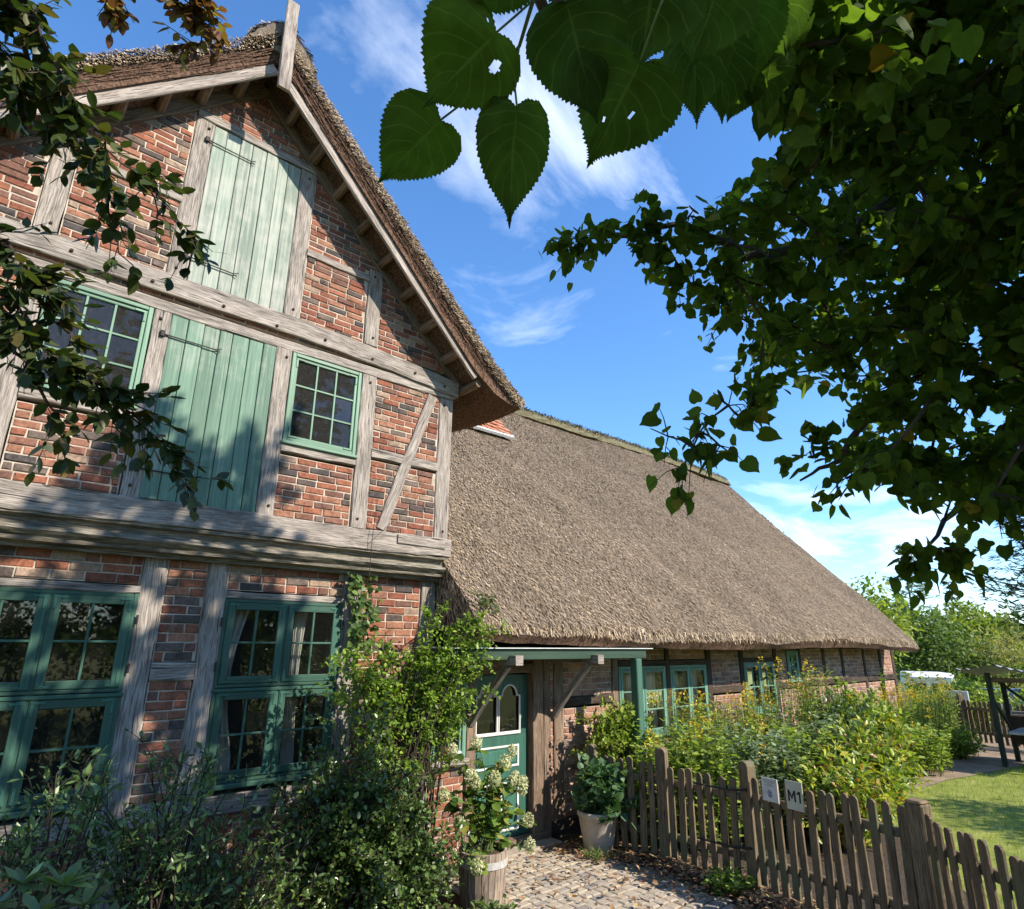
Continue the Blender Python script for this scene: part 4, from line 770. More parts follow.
def curtain(parent, x0, x1, z0, z1, y, m=None, tie=0.0):
    mb = MB(); n = 26; rows = 8; b = len(mb.v)
    for r in range(rows + 1):
        t = r / rows; z = z1 + (z0 - z1) * t
        for k in range(n + 1):
            u = k / n; wv = 1 - tie * math.sin(math.pi * min(1, t * 1.1)) * .5
            mb.v.append((x0 + (x1 - x0) * u * wv, y + .022 * math.sin(u * 26 + .6 * math.sin(t * 3)) * (.6 + .4 * t), z))
    for r in range(rows):
        for k in range(n): mb.face((b + r * (n + 1) + k, b + r * (n + 1) + k + 1, b + (r + 1) * (n + 1) + k + 1, b + (r + 1) * (n + 1) + k))
    return mb.build('curtain', m or M['curtain'], parent, smooth=True)

def upper_window(x0, x1, z0, z1):
    mb = MB(); frame_mb(mb, x0, x1, z0, z1, YU - .018, .04, .09)
    mb.box((x0 - .02, YU - .05, z0 - .035), (x1 + .02, YU + .03, z0 - .001), 0, .006, 0, 0)
    w = mb.build('window', M['frame_light'], house)
    sash(w, x0 + .04, x1 - .04, z0 + .04, z1 - .04, YU - .002, .034, 3, 3, M['frame_light'], M['glass_dusty'], .02, M['frame_light'])
    return w
wl = upper_window(.10, .91, 4.40, 5.395)
wr = upper_window(2.27, 3.10, 4.385, 5.395)

def big_window(x0, x1, drape):
    y = YL - .02; xm = (x0 + x1) / 2; z0, zt, z1 = 1.15, 1.96, 2.772
    mb = MB(); frame_mb(mb, x0, x1, z0, z1, y, .035, .10)
    mb.box((xm - .03, y + .002, z0 + .03), (xm + .03, y + .098, z1 - .03), 0, .006, 0, 2)
    mb.box((x0 - .012, y - .016, zt - .038), (x1 + .012, y + .09, zt - .004), 0, .008, 0, 0); mb.box((x0 + .01, y - .008, zt + .002), (x1 - .01, y + .09, zt + .034), 0, .006, 0, 0)
    mb.box((x0 - .02, y - .05, z0 - .045), (x1 + .02, y + .05, z0 - .002), 0, .008, 0, 0)
    w = mb.build('window', M['frame_dark'], house)
    for (a, b) in ((x0 + .035, xm - .012), (xm + .012, x1 - .035)):
        for (c, d) in ((z0 + .035, zt - .04), (zt + .036, z1 - .035)):
            sash(w, a, b, c, d, y - .012, .066, 2, 2, M['frame_dark'], M['glass'], .02, M['iron_green'])
    for (xx, zz) in ((x0, 2.55), (x0, 2.15), (x1, 2.55), (x1, 2.15), (x0, 1.35), (x1, 1.35)):
        mb = MB(); s = -1 if xx == x0 else 1
        mb.tube([(xx + s * .012, y - .02, zz - .04), (xx + s * .012, y - .02, zz + .04)], .011, None, 6); mb.build('hinge', M['iron'], w)
    for (a, b, tt) in drape: curtain(w, a, b, z0, z1 - .05, YL + .16, tie=tt)
    return w
big_window(-.01, 1.25, [])
big_window(1.98, 3.20, [(2.02, 2.30, .85), (2.76, 2.90, .6)])

# ---- rooms behind the upper windows and behind the lower windows
mb = MB()
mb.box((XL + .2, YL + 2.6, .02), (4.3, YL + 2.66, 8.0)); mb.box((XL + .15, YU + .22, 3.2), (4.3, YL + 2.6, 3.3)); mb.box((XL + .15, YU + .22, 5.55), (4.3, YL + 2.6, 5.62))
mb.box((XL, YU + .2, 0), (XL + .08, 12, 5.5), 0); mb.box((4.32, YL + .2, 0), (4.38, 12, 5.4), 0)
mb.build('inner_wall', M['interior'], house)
mb = MB(); mb.box((2.3, YU + 1.3, 4.72), (3.9, YU + 1.34, 4.79), 0, .01); mb.box((.0, YU + 1.0, 4.62), (.9, YU + 1.04, 4.70), 0, .01); mb.build('inner_rail', M['interior_warm'], house)

# ---- left side wall and right side wall of the gabled wing, above the wing roof
mb = MB(); mb.box((XR - .18, YU + .19, 2.6), (XR - .02, 12.0, 5.5)); mb.box((XL + .0, YU + .19, 0), (XL + .2, 12.0, 5.5)); mb.build('side_wall', M['mortar'], house)

# ---- thatched roofs
def stubs(mb, n, pt, down, nor, L=(.03, .07), W=(.007, .016), lift=(.10, .5), mi=1):
    for _ in range(n):
        p, d, nn, sd = pt()
        l = random.uniform(*L); w = random.uniform(*W); li = random.uniform(*lift)
        a = random.uniform(-.22, .22)
        dd = (d + sd * a + nn * li).normalized()
        p0 = p - d * l * .35 + nn * random.uniform(.0, .012); p1 = p0 + dd * l
        s2 = sd * w * .5
        mb.quad([p0 - s2, p0 + s2, p1 + s2 * .7, p1 - s2 * .7], mi)

def wavy(x, y, z, k=1.0):
    return k * (.05 * math.sin(.8 * x + .7 * y) * math.sin(.6 * z + .4 * x) + .03 * math.sin(1.3 * x + .7 * y) * math.sin(.9 * z + .4 * x) + .018 * math.sin(3.1 * x + 2.3 * z + y) + random.uniform(-.008, .008))

def roof(name, axis, a0, a1, prof_out, prof_in, step, hw, sag, nst, ridge_r, stub_slope):
    """prof_out: (offset from ridge, z) from ridge to eave; prof_in: back from eave to ridge underside; both sides mirrored"""
    mb = MB()
    def dens(P, ds=.28):
        Q = [P[0]]
        for i in range(1, len(P)):
            L = math.hypot(P[i][0] - P[i - 1][0], P[i][1] - P[i - 1][1]); n = max(1, int(L / ds))
            for k in range(1, n + 1): Q.append((P[i - 1][0] + (P[i][0] - P[i - 1][0]) * k / n, P[i - 1][1] + (P[i][1] - P[i - 1][1]) * k / n))
        return Q
    O = dens(prof_out); I = dens(prof_in, .6)
    loop = [(o, z, 1) for o, z in O] + [(o, z, 2) for o, z in I]
    left = [(-o, z, w) for o, z, w in reversed(loop[1:-1])]
    loop = loop + left
    n = max(2, int((a1 - a0) / step)); rings = []; outer = []
    for i in range(n + 1):
        a = a0 + (a1 - a0) * i / n; r = []
        for o, z, w in loop:
            dz = sag(a) + (wavy(a, o, z) if w == 1 else random.uniform(-.012, .012)); oo = o
            p = (hw + oo, z + dz)
            r.append((a, p[0], p[1]) if axis == 0 else (p[0], a, p[1]))
        rings.append(r)
    mb.sweep(rings, 0, True)
    # material of the underside
    nl = len(loop); nO = len(O)
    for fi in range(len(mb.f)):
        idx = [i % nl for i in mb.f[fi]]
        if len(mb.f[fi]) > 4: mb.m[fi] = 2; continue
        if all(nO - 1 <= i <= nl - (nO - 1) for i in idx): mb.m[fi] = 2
    # loose reed ends on the visible slope(s)
    cum = [0]
    for i in range(1, len(O)): cum.append(cum[-1] + math.hypot(O[i][0] - O[i - 1][0], O[i][1] - O[i - 1][1]))
    for side, cnt in stub_slope:
        def pt():
            s = random.uniform(0, cum[-1]); i = 1
            while cum[i] < s and i < len(cum) - 1: i += 1
            t = (s - cum[i - 1]) / (cum[i] - cum[i - 1]); o = O[i - 1][0] + (O[i][0] - O[i - 1][0]) * t; z = O[i - 1][1] + (O[i][1] - O[i - 1][1]) * t
            a = random.uniform(a0, a1); d2 = Vector((O[i][0] - O[i - 1][0], 0, O[i][1] - O[i - 1][1])).normalized()
            zz = z + sag(a) + wavy(a, side * o, z)
            if axis == 0:
                d = Vector((0, side * d2.x, d2.z)); nn = Vector((0, -d.z * side, abs(d.y))); return Vector((a, hw + side * o, zz)), d, nn, Vector((1, 0, 0))
            d = Vector((side * d2.x, 0, d2.z)); nn = Vector((-d.z * side, 0, abs(d.x))); return Vector((hw + side * o, a, zz)), d, nn, Vector((0, 1, 0))
        stubs(mb, cnt, pt, None, None)
        # eave fringe
        eo, ez = O[-1]
        for _ in range(int((a1 - a0) * 150)):
            a = random.uniform(a0, a1); w = random.uniform(.012, .03); l = random.uniform(.005, .035); z = ez + sag(a) + random.uniform(-.02, .12)
            oo = eo + random.uniform(-.10, .02) - max(0, z - ez) * .8
            q = [(-w / 2, 0, .05), (w / 2, 0, .05), (w / 2 * .6, .2 * l, -l), (-w / 2 * .6, .35 * l, -l)]
            if axis == 0: mb.quad([(a + u, hw + side * (oo + v), z + h) for u, v, h in q], 1)
            else: mb.quad([(hw + side * (oo + v), a + u, z + h) for u, v, h in q], 1)
    # cut reed ends at the verge(s)
    return mb, O, cum

# wing roof: ridge along X at Y = 11
sagw = lambda x: -.10 * max(0, (x - 8) / 12) ** 1.2 + .04 * math.sin(x * .5) - .02
PO = [(0, 8.13), (1.0, 7.12), (3.0, 5.08), (4.6, 3.46), (5.12, 2.93), (5.40, 2.62), (5.44, 2.50)]
PI = [(5.36, 2.385), (4.95, 2.42), (4.62, 2.62), (0.0, 7.62)]
mbw, O, cum = roof('thatched_roof', 0, XR + .03, 19.55, PO, PI, .3, 11.0, sagw, 0, .2, [(-1, 150000)])
for _ in range(5200):                                   # verge at the far gable
    s = random.uniform(0, cum[-1]); i = 1
    while cum[i] < s and i < len(cum) - 1: i += 1
    t_ = (s - cum[i - 1]) / (cum[i] - cum[i - 1]); o = O[i - 1][0] + (O[i][0] - O[i - 1][0]) * t_; z = O[i - 1][1] + (O[i][1] - O[i - 1][1]) * t_ - random.uniform(0, .2)
    if o > 5.2: continue
    x = 19.55 + random.uniform(-.06, .10); y = 11 - o + random.uniform(0, .25); w = .015
    mbw.quad([(x - .08, y - w, z + sagw(20)), (x - .08, y + w, z + sagw(20)), (x, y + w, z - .05 + sagw(20)), (x, y - w, z - .05 + sagw(20))], 1)
b_ = [i for i in range(len(mbw.f)) if len(mbw.f[i]) > 4]
for i in b_: mbw.m[i] = 0
for _ in range(2600):                                   # reed ends on the rounded end beside the gable corner
    o = random.uniform(4.1, 5.42); zt = np.interp(o, [4.1, 4.6, 5.12, 5.4, 5.42], [3.97, 3.46, 2.93, 2.62, 2.5]); zb = np.interp(o, [4.1, 4.62, 4.95, 5.42], [3.2, 2.62, 2.42, 2.39])
    z = random.uniform(zb, zt) + sagw(4.45); p = Vector((XR + .02 - random.random() * .04, 11 - o, z)); d = Vector((random.uniform(-.35, -.05), -.55, -.75)).normalized() * random.uniform(.05, .11); sd = Vector((.0, .8, -.6)) * random.uniform(.005, .011)
    mbw.quad([p - sd, p + sd, p + d + sd * .7, p + d - sd * .7], 1)
mbw.v = [(x - .62 * max(0, (x - 4.45) / 15.1) * min(1, abs(y - 11) / 5.4), y, z) for x, y, z in mbw.v]   # the far verge rakes back slightly towards the eave
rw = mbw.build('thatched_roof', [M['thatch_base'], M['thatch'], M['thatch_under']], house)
mb = MB(); rings = []
for i in range(64):
    x = XR - .5 + (19.6 - XR + .5) * i / 63; r = []
    for k in range(12):
        a = math.pi * k / 11; rr = .21 + random.uniform(-.02, .02)
        r.append((x, 11 - math.cos(a) * rr * 1.7, 8.10 + sagw(x) + math.sin(a) * rr * .75 - .13 * abs(math.cos(a)) * 1.9 + random.uniform(-.012, .012)))
    rings.append(r)
mb.sweep(rings)
for _ in range(5200):
    x = random.uniform(XR, 19.5); a = random.uniform(-.35, .35); y = 11 + a
    p = Vector((x, y, 8.26 + sagw(x) - abs(a) * .75)); d = Vector((random.uniform(-1, 1), random.uniform(-1, 1), random.uniform(-.2, .9))).normalized() * random.uniform(.03, .09)
    s_ = Vector((d.y, -d.x, 0)); s_ = s_.normalized() * .012 if s_.length > 1e-5 else Vector((.012, 0, 0)); mb.quad([p - s_, p + s_, p + s_ * .5 + d, p - s_ * .5 + d], 0)
mb.build('ridge_cap', M['thatch_moss'], rw)

# gabled front roof: ridge along Y at X = XC
GY0 = 5.76
PO = [(0, 8.96), (1.0, 7.96), (2.2, 6.78), (2.9, 6.10), (3.35, 5.70), (3.62, 5.50), (3.66, 5.44)]
PI = [(3.55, 5.40), (3.2, 5.50), (2.86, 5.72), (0.0, 8.63)]
sagg = lambda y: .02 * math.sin(y)
mbg, O, cum = roof('thatched_roof', 1, GY0, 12.6, PO, PI, .3, XC, sagg, 0, .2, [(1, 46000), (-1, 10000)])
for s in (1, -1):                                       # the verge: reed bundles cut off square above the bargeboard
    for n_v, lower in ((9000, 0), (5200, 1)):
        for _ in range(n_v):
            q = random.uniform(0, cum[-1]); i = 1
            while cum[i] < q and i < len(cum) - 1: i += 1
            t_ = (q - cum[i - 1]) / (cum[i] - cum[i - 1]); o = O[i - 1][0] + (O[i][0] - O[i - 1][0]) * t_; z = O[i - 1][1] + (O[i][1] - O[i - 1][1]) * t_
            if lower and o > 3.05: continue
            sv = Vector((s * (O[i][0] - O[i - 1][0]), 0, O[i][1] - O[i - 1][1])).normalized()
            dn = random.uniform(-.015, .11) if not lower else random.uniform(.10, .26)
            p = Vector((XC + s * (o - dn * .72), GY0 - .03 + random.uniform(-.035, .02) + .45 * max(0, dn - .09), z - dn * .70))
            if lower: d = (sv + Vector((0, random.uniform(-.05, .25), random.uniform(-.06, .02)))).normalized() * random.uniform(.12, .32); w = random.uniform(.003, .006)
            else: d = (sv * .5 + Vector((0, random.uniform(-.8, -.3), random.uniform(-.4, .1)))).normalized() * random.uniform(.02, .055); w = random.uniform(.004, .009)
            sd = d.cross(Vector((0, 1, .3))).normalized() * w
            mbg.quad([p - sd, p + sd, p + d + sd * .6, p + d - sd * .6], 2 if lower else 1)
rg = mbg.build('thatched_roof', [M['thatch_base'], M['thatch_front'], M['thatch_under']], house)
mb = MB(); rings = []
for i in range(26):
    y = GY0 - .05 + 6.6 * i / 25; r = []
    for k in range(12):
        a = math.pi * k / 11; rr = .20 + random.uniform(-.02, .02)
        r.append((XC - math.cos(a) * rr * 1.8, y, 8.93 + math.sin(a) * rr * .9 - .14 * abs(math.cos(a)) * 2.0 + random.uniform(-.014, .014)))
    rings.append(r)
mb.sweep(rings)
cap = lambda a: (XC - math.cos(a) * .36, 8.93 + math.sin(a) * .18 - .28 * abs(math.cos(a)))
for _ in range(9000):                                   # reeds combed down either side of the ridge roll
    a = random.uniform(.02, math.pi - .02); e = .04 if a > math.pi / 2 else -.04; y = random.uniform(GY0 - .06, 9)
    q0, q1 = cap(a), cap(min(math.pi, max(0, a + e))); d = Vector((q1[0] - q0[0], random.uniform(-.012, .012), q1[1] - q0[1]))
    if d.length < 1e-4: continue
    d = d.normalized() * random.uniform(.05, .12); n_ = Vector((-math.cos(a) * .7, 0, .8)).normalized(); p = Vector((q0[0], y, q0[1])) + n_ * .012; w = Vector((0, random.uniform(.005, .011), 0))
    mb.quad([p - w, p + w, p + w * .6 + d + n_ * random.uniform(0, .02), p - w * .6 + d + n_ * random.uniform(0, .02)], 1)
mb.build('ridge_cap', [M['thatch_base'], M['thatch']], rg)

# bargeboards, finial board, lookouts
for s in (1, -1):
    v = Vector((s, 0, -.985)).normalized(); w = (v.z, 0, -v.x)
    a = Vector((XC + s * .05, GY0 + .03, 8.51)); b = a + v * 4.05
    mb = MB(); mb.timber(a, b, w, .165, (0, 1, 0), .035, bow=lambda t: Vector((0, 0, -.02 * math.sin(t * 3.1))), jit=.003)
    bd = mb.build('bargeboard', M['barge'], house)
    mb = MB(); off = Vector((s * .065, -.012, .066)); mb.timber(a + off, b + off, w, .045, (0, 1, 0), .05, jit=.003); mb.build('moulding', M['barge'], bd)
    for k in range(9):
        c = Vector((XC + s * (.30 + .335 * k), 0, 8.57 - .985 * (.30 + .335 * k)))
        mb = MB(); r = .055 + random.uniform(-.008, .008)
        mb.tube([(c.x, GY0 + .066, c.z - .045), (c.x, YU + .02, c.z - .05)], r, r * 1.05, 8); mb.build('lookout', M['oak_brown'], house)
mb = MB(); mb.timber((XC + .03, GY0 - .15, 8.12), (XC - .01, GY0 - .19, 9.30), (1, 0, 0), .135, (0, 1, 0), .04, jit=.003); mb.build('finial_board', M['barge'], house)

# tiled patch and pale flashing in the valley between the two roofs
mb = MB()
base = Vector((7.12, 9.45, 6.50)); sl = Vector((0, 1, 1.02)).normalized(); nn = Vector((0, -1.02, 1)).normalized()
for r in range(5):
    for k in range(7):
        p = base + Vector((.17 * k + .08 * (r % 2), 0, 0)) + sl * (.06 + .17 * r) + nn * (.10 + .012 * (k % 2)); e = [p, p + Vector((.16, 0, 0)), p + Vector((.16, 0, 0)) + sl * .2, p + sl * .2]
        e2 = [q + nn * (.03 if i < 2 else .0) for i, q in enumerate(e)]; mb.sweep([[q - nn * .015 for q in e2], e2])
tp = mb.build('tile_patch', M['tile'], house)
mb = MB()
for k in range(4):
    p = base + Vector((.31 * k, 0, 0)) + nn * .06; e = [p, p + Vector((.295, 0, 0)), p + Vector((.295, 0, 0)) + sl * .10, p + sl * .10]; mb.sweep([e, [q + nn * .06 for q in e]])
mb.build('flashing', M['plate_white'], tp)

# ---- wing wall
WO = [('post', 6.43, 6.62), ('post', 7.67, 7.81), ('post', 9.03, 9.14), ('post', 10.25, 10.40), ('post', 11.40, 11.53), ('post', 12.74, 12.87), ('post', 13.84, 13.97), ('post', 15.05, 15.18), ('post', 16.06, 16.19), ('post', 17.38, 17.51), ('post', 18.46, 18.59), ('post', 19.36, 19.50)]
WT = [(nm, a, b, 0.0, 2.33) for nm, a, b in WO]
WT += [('plate', 6.35, 19.53, 2.33, 2.46), ('sill_beam', 6.35, 19.5, 0.0, .2), ('lintel', 7.81, 9.03, 2.06, 2.14), ('lintel', 9.14, 10.25, 2.06, 2.14), ('lintel', 11.53, 12.74, 2.08, 2.15)]
for a, b in ((6.62, 7.67), (10.40, 11.40), (12.87, 13.84), (13.97, 15.05), (15.18, 16.06), (16.19, 17.38), (17.51, 18.46), (18.59, 19.36)): WT.append(('rail', a, b, 1.56, 1.68))
wm = []
for nm, a, b, c, d in WT:
    mb = MB(); pr = random.uniform(.01, .02)
    if nm == 'post': mb.timber(((a + b) / 2 + random.uniform(-.03, .03), YL - pr, c), ((a + b) / 2, YL - pr, d), (1, 0, 0), b - a, (0, 1, 0), .16, jit=.006)
    elif nm == 'plate': mb.timber((a, YL - .03, (c + d) / 2), (b, YL - .03, (c + d) / 2), (0, 0, 1), d - c, (0, 1, 0), .2, jit=.006, step=.4)
    else: mb.timber((a, YL - pr - .006, (c + d) / 2), (b, YL - pr - .006, (c + d) / 2), (0, 0, 1), d - c, (0, 1, 0), .16, jit=.006, step=.25)
    mb.build(nm, M['oak_brown'] if a < 9 and nm == 'post' else M['oak_dark'], house)
holes = [(a - .004, b + .004, c - .002, d + .002) for nm, a, b, c, d in WT] + [(7.81, 9.03, 1.04, 2.06), (9.14, 10.25, 1.04, 2.06), (11.53, 12.74, 1.18, 2.08), (13.3, 13.84, 1.68, 2.3)]
mb = MB(); course_fill(mb, 6.35, 19.5, .2, 2.33, YL, holes, ch=.078, bl=.25); mb.build('brick_wall', [M['brick_wing'], M['mortar']], house)
mb = MB(); mb.box((19.3, YL + .2, 0), (19.48, 15.6, 2.4)); 
b0 = len(mb.v); mb.v += [(19.1, YL, 2.38), (19.1, 15.6, 2.38), (19.1, 11, 7.5), (19.26, YL, 2.38), (19.26, 15.6, 2.38), (19.26, 11, 7.5)]
for f in ((0, 1, 2), (3, 5, 4), (0, 2, 5, 3), (1, 4, 5, 2)): mb.face([b0 + i for i in f])
mb.box((4.4, 15.4, 0), (19.5, 15.6, 2.4)); mb.build('gable_wall', M['brick_wing'], house)
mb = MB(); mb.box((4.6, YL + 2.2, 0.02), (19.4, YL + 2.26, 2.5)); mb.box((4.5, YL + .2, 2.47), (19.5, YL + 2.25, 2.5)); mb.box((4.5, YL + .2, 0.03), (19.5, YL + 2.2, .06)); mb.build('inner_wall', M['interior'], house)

def wing_window(x0, x1, z0, z1, mullion=True, rows=3, cols=1):
    y = YL - .014
    mb = MB(); frame_mb(mb, x0, x1, z0, z1, y, .045, .09)
    xm = (x0 + x1) / 2
    if mullion: mb.box((xm - .028, y + .002, z0 + .04), (xm + .028, y + .088, z1 - .04), 0, .005, 0, 2)
    mb.box((x0 - .01, y - .04, z0 - .035), (x1 + .01, y + .04, z0 - .002), 0, .005, 0, 0)
    w = mb.build('window', M['frame_wing'], house)
    for (a, b) in (((x0 + .045, xm - .015), (xm + .015, x1 - .045)) if mullion else ((x0 + .045, x1 - .045),)):
        sash(w, a, b, z0 + .045, z1 - .045, y - .006, .05, cols, rows, M['frame_wing'], M['glass'], .018)
    return w
w = wing_window(7.82, 9.02, 1.04, 2.055); curtain(w, 8.18, 8.36, 1.05, 2.02, YL + .13); curtain(w, 8.5, 8.95, 1.05, 2.02, YL + .14)
w = wing_window(9.15, 10.24, 1.04, 2.055); curtain(w, 9.38, 9.56, 1.05, 2.02, YL + .13); curtain(w, 9.72, 10.18, 1.05, 2.02, YL + .14)
w = wing_window(11.54, 12.73, 1.18, 2.075, True, 2, 2); curtain(w, 11.8, 11.95, 1.2, 2.05, YL + .13); curtain(w, 12.3, 12.62, 1.2, 2.05, YL + .14)
w = wing_window(13.32, 13.83, 1.70, 2.29, False, 3, 3)

# ---- entrance
WOO = [('door_post', 4.93, 5.07, 0, 2.30, 'oak_brown'), ('door_post', 6.02, 6.21, 0, 2.30, 'oak_brown'), ('door_post', 6.22, 6.345, 0, 2.30, 'oak_brown')]
for nm, a, b, c, d, m in WOO:
    mb = MB(); mb.timber(((a + b) / 2, YL - .03, c), ((a + b) / 2, YL - .03, d), (1, 0, 0), b - a, (0, 1, 0), .2, jit=.005); mb.build(nm, M[m], house)
mb = MB(); mb.timber((5.07, YL - .02, 2.07), (6.02, YL - .02, 2.07), (0, 0, 1), .12, (0, 1, 0), .2, jit=.004); mb.build('lintel', M['oak_brown'], house)
for q in ((5.075, 6.015, 2.135, 2.34, YL + .02), (4.405, 4.925, 0, 1.03, YL), (4.405, 4.925, 2.06, 2.34, YL)):
    mb = MB(); course_fill(mb, *q, []); mb.build('brick_wall', [M['brick'], M['mortar']], house)
# side light
mb = MB(); frame_mb(mb, 4.41, 4.92, 1.10, 2.05, YL - .03, .055, .1); sl_ = mb.build('window', M['frame_wing'], house)
sash(sl_, 4.465, 4.865, 1.155, 1.995, YL - .01, .03, 1, 1, M['frame_wing'], M['glass'], .016)
curtain(sl_, 4.47, 4.88, 1.12, 2.0, YL + .12)
mb = MB(); mb.timber((4.40, YL - .10, 1.065), (4.925, YL - .10, 1.065), (0, 0, 1), .07, (0, 1, 0), .12, jit=.003); mb.build('window_sill', M['oak'], sl_)
mb = MB(); mb.box((4.70, YL - .04, 1.13), (4.79, YL + .0, 1.30), 0, .012); db = mb.build('doorbell', M['plate_white'], house)
db.location.z -= .13; db.location.x += .07
# door leaf
yd = YL + .07
door = None
mb = MB(); mb.box((5.075, yd, .12), (6.0, yd + .045, 1.27), 0, .004, 0, 2)
mb.box((5.075, yd, 1.27), (5.135, yd + .045, 1.99), 0, .004, 0, 2); mb.box((5.86, yd, 1.27), (6.0, yd + .045, 1.99), 0, .004, 0, 2); mb.box((5.135, yd, 1.905), (5.86, yd + .0449, 1.99), 0, .002, 0, 0)
for (ca, cb) in ((5.135, 5.475), (5.505, 5.86)):        # spandrels round the stepped arches of the lights
    cm = (ca + cb) / 2; pts = [(ca, 1.905), (ca, 1.735), (ca + .05, 1.735)]
    R_ = (cb - ca) / 2 - .05
    for k in range(13): a = math.pi - math.pi * k / 12; pts.append((cm + R_ * math.cos(a), 1.735 + R_ * math.sin(a) * 1.02))
    pts += [(cb - .05, 1.735), (cb, 1.735), (cb, 1.905)]
    top = [(p[0], 1.905) for p in pts]
    for k in range(len(pts) - 1):
        if abs(pts[k + 1][0] - pts[k][0]) > 1e-6: mb.quad([(pts[k][0], yd + .003, pts[k][1]), (pts[k + 1][0], yd + .003, pts[k + 1][1]), (pts[k + 1][0], yd + .003, 1.906), (pts[k][0], yd + .003, 1.906)])
mb.box((5.475, yd + .001, 1.27), (5.505, yd + .044, 1.906), 0, .002, 0, 2)
for (a, b, c, d) in ((5.16, 5.80, .945, 1.10), (5.16, 5.41, .24, .68), (5.60, 5.80, .24, .68)):
    mb.box((a, yd - .014, c), (b, yd - .0005, d), 0, .013, 0, 2)
mb.box((5.06, yd - .03, .12), (6.01, yd - .0005, .17), 0, .01, 0, 0)
door = mb.build('door', M['door_green'], house)
def bead(pts, closed=False, w=.026):
    m = MB(); m.tube([(a, yd - .006, b) for a, b in (pts + [pts[0]] if closed else pts)], w / 2, None, 6); return m
for (a, b, c, d) in ((5.11, 5.85, .895, 1.15), (5.11, 5.46, .19, .73), (5.55, 5.85, .19, .73)):
    m = MB(); w_ = .026
    m.box((a, yd - .013, c), (a + w_, yd - .0007, d), 0, .004); m.box((b - w_, yd - .013, c), (b, yd - .0007, d), 0, .004)
    m.box((a + w_, yd - .0125, d - w_), (b - w_, yd - .0007, d), 0, .004); m.box((a + w_, yd - .0125, c), (b - w_, yd - .0007, c + w_), 0, .004); m.build('panel_moulding', M['white'], door)
for (ca, cb) in ((5.135, 5.475), (5.505, 5.86)):
    cm = (ca + cb) / 2; R_ = (cb - ca) / 2 - .05
    pts = [(ca, 1.30), (ca, 1.735), (ca + .05, 1.735)] + [(cm + R_ * math.cos(math.pi - math.pi * k / 12), 1.735 + R_ * math.sin(math.pi * k / 12) * 1.02) for k in range(13)] + [(cb - .05, 1.735), (cb, 1.735), (cb, 1.30)]
    bead(pts).build('glazing_bead', M['white'], door)
m = MB(); m.box((5.12, yd - .018, 1.272), (5.875, yd - .0006, 1.312), 0, .006, 0, 0); m.build('glazing_bead', M['white'], door)
m = MB(); m.quad([(5.13, yd + .022, 1.26), (5.87, yd + .022, 1.26), (5.87, yd + .022, 1.93), (5.13, yd + .022, 1.93)]); m.build('door_glass', M['glass'], door)
m = MB(); m.box((5.085, yd - .008, .93), (5.108, yd - .0008, 1.10), 0, .003); m.tube([(5.097, yd - .002, 1.03), (5.097, yd - .05, 1.03), (5.19, yd - .055, 1.03)], .009, .008, 7); m.build('door_handle', M['iron'], door)
mb = MB(); mb.timber((4.95, YL - .06, .06), (6.30, YL - .06, .06), (0, 0, 1), .115, (0, 1, 0), .25, jit=.004); mb.build('threshold', M['oak_brown'], house)
mb = MB(); mb.box((4.9, YL - .30, .0), (6.28, YL - .065, .055), 0, .015, .004, 0); mb.build('door_step', M['step'], house)

# porch canopy
mb = MB(); mb.box((4.15, 5.66, 2.285), (7.56, YL - .035, 2.31), 0, .004); mb.box((4.15, 5.60, 2.20), (7.50, 5.65, 2.318), 0, .006, .002, 0)
pc = mb.build('porch_roof', M['porch_green'], house)
mb = MB(); mb.box((4.13, 5.565, 2.321), (7.62, YL - .034, 2.333), 0, .003); mb.build('zinc_cover', M['zinc'], pc)
for x in (4.99, 6.40):
    mb = MB(); mb.timber((x, 5.49, 2.14), (x, YL - .02, 2.14), (1, 0, 0), .115, (0, 0, 1), .11, jit=.004); mb.build('porch_beam', M['oak'], house)
    mb = MB(); p0 = Vector((x, 5.66, 2.11)); p1 = Vector((x, YL - .045, 1.42)); v = (p1 - p0).normalized(); mb.timber(p0, p1, (1, 0, 0), .075, (0, -v.z, v.y), .07, bow=lambda t: Vector((0, .05 * math.sin(3.14 * t), -.03 * math.sin(3.14 * t))), jit=.004); mb.build('porch_brace', M['oak'], house)
mb = MB(); mb.box((7.24, 5.575, 0), (7.36, 5.695, 2.195), 0, .01, .002, 2); mb.build('porch_post', M['post_green'], house)

# ------------------------------------------------------------------ picket fence, gate and signs
FP = [(6.52, 5.80), (6.78, 4.92), (6.74, 3.80), (6.36, 2.08), (5.35, .95)]
def post_mesh(mb, x, y, h, w=.105, ang=0.0):
    c, s_ = math.cos(ang), math.sin(ang)
    prof = [(-w / 2, 0), (w / 2, 0), (w / 2, h - .05), (w * .40, h - .02), (w * .2, h - .003), (0, h), (-w * .2, h - .003), (-w * .40, h - .02), (-w / 2, h - .05)]
    d = w / 2
    r = []
    for q in (-d, -d + .008, d - .008, d):
        k = .97 if abs(q) == d else 1.0
        r.append([(x + c * (a * k) - s_ * q, y + s_ * (a * k) + c * q, z if z == 0 else z - (0 if k == 1 else .006)) for a, z in prof])
    mb.sweep(r)

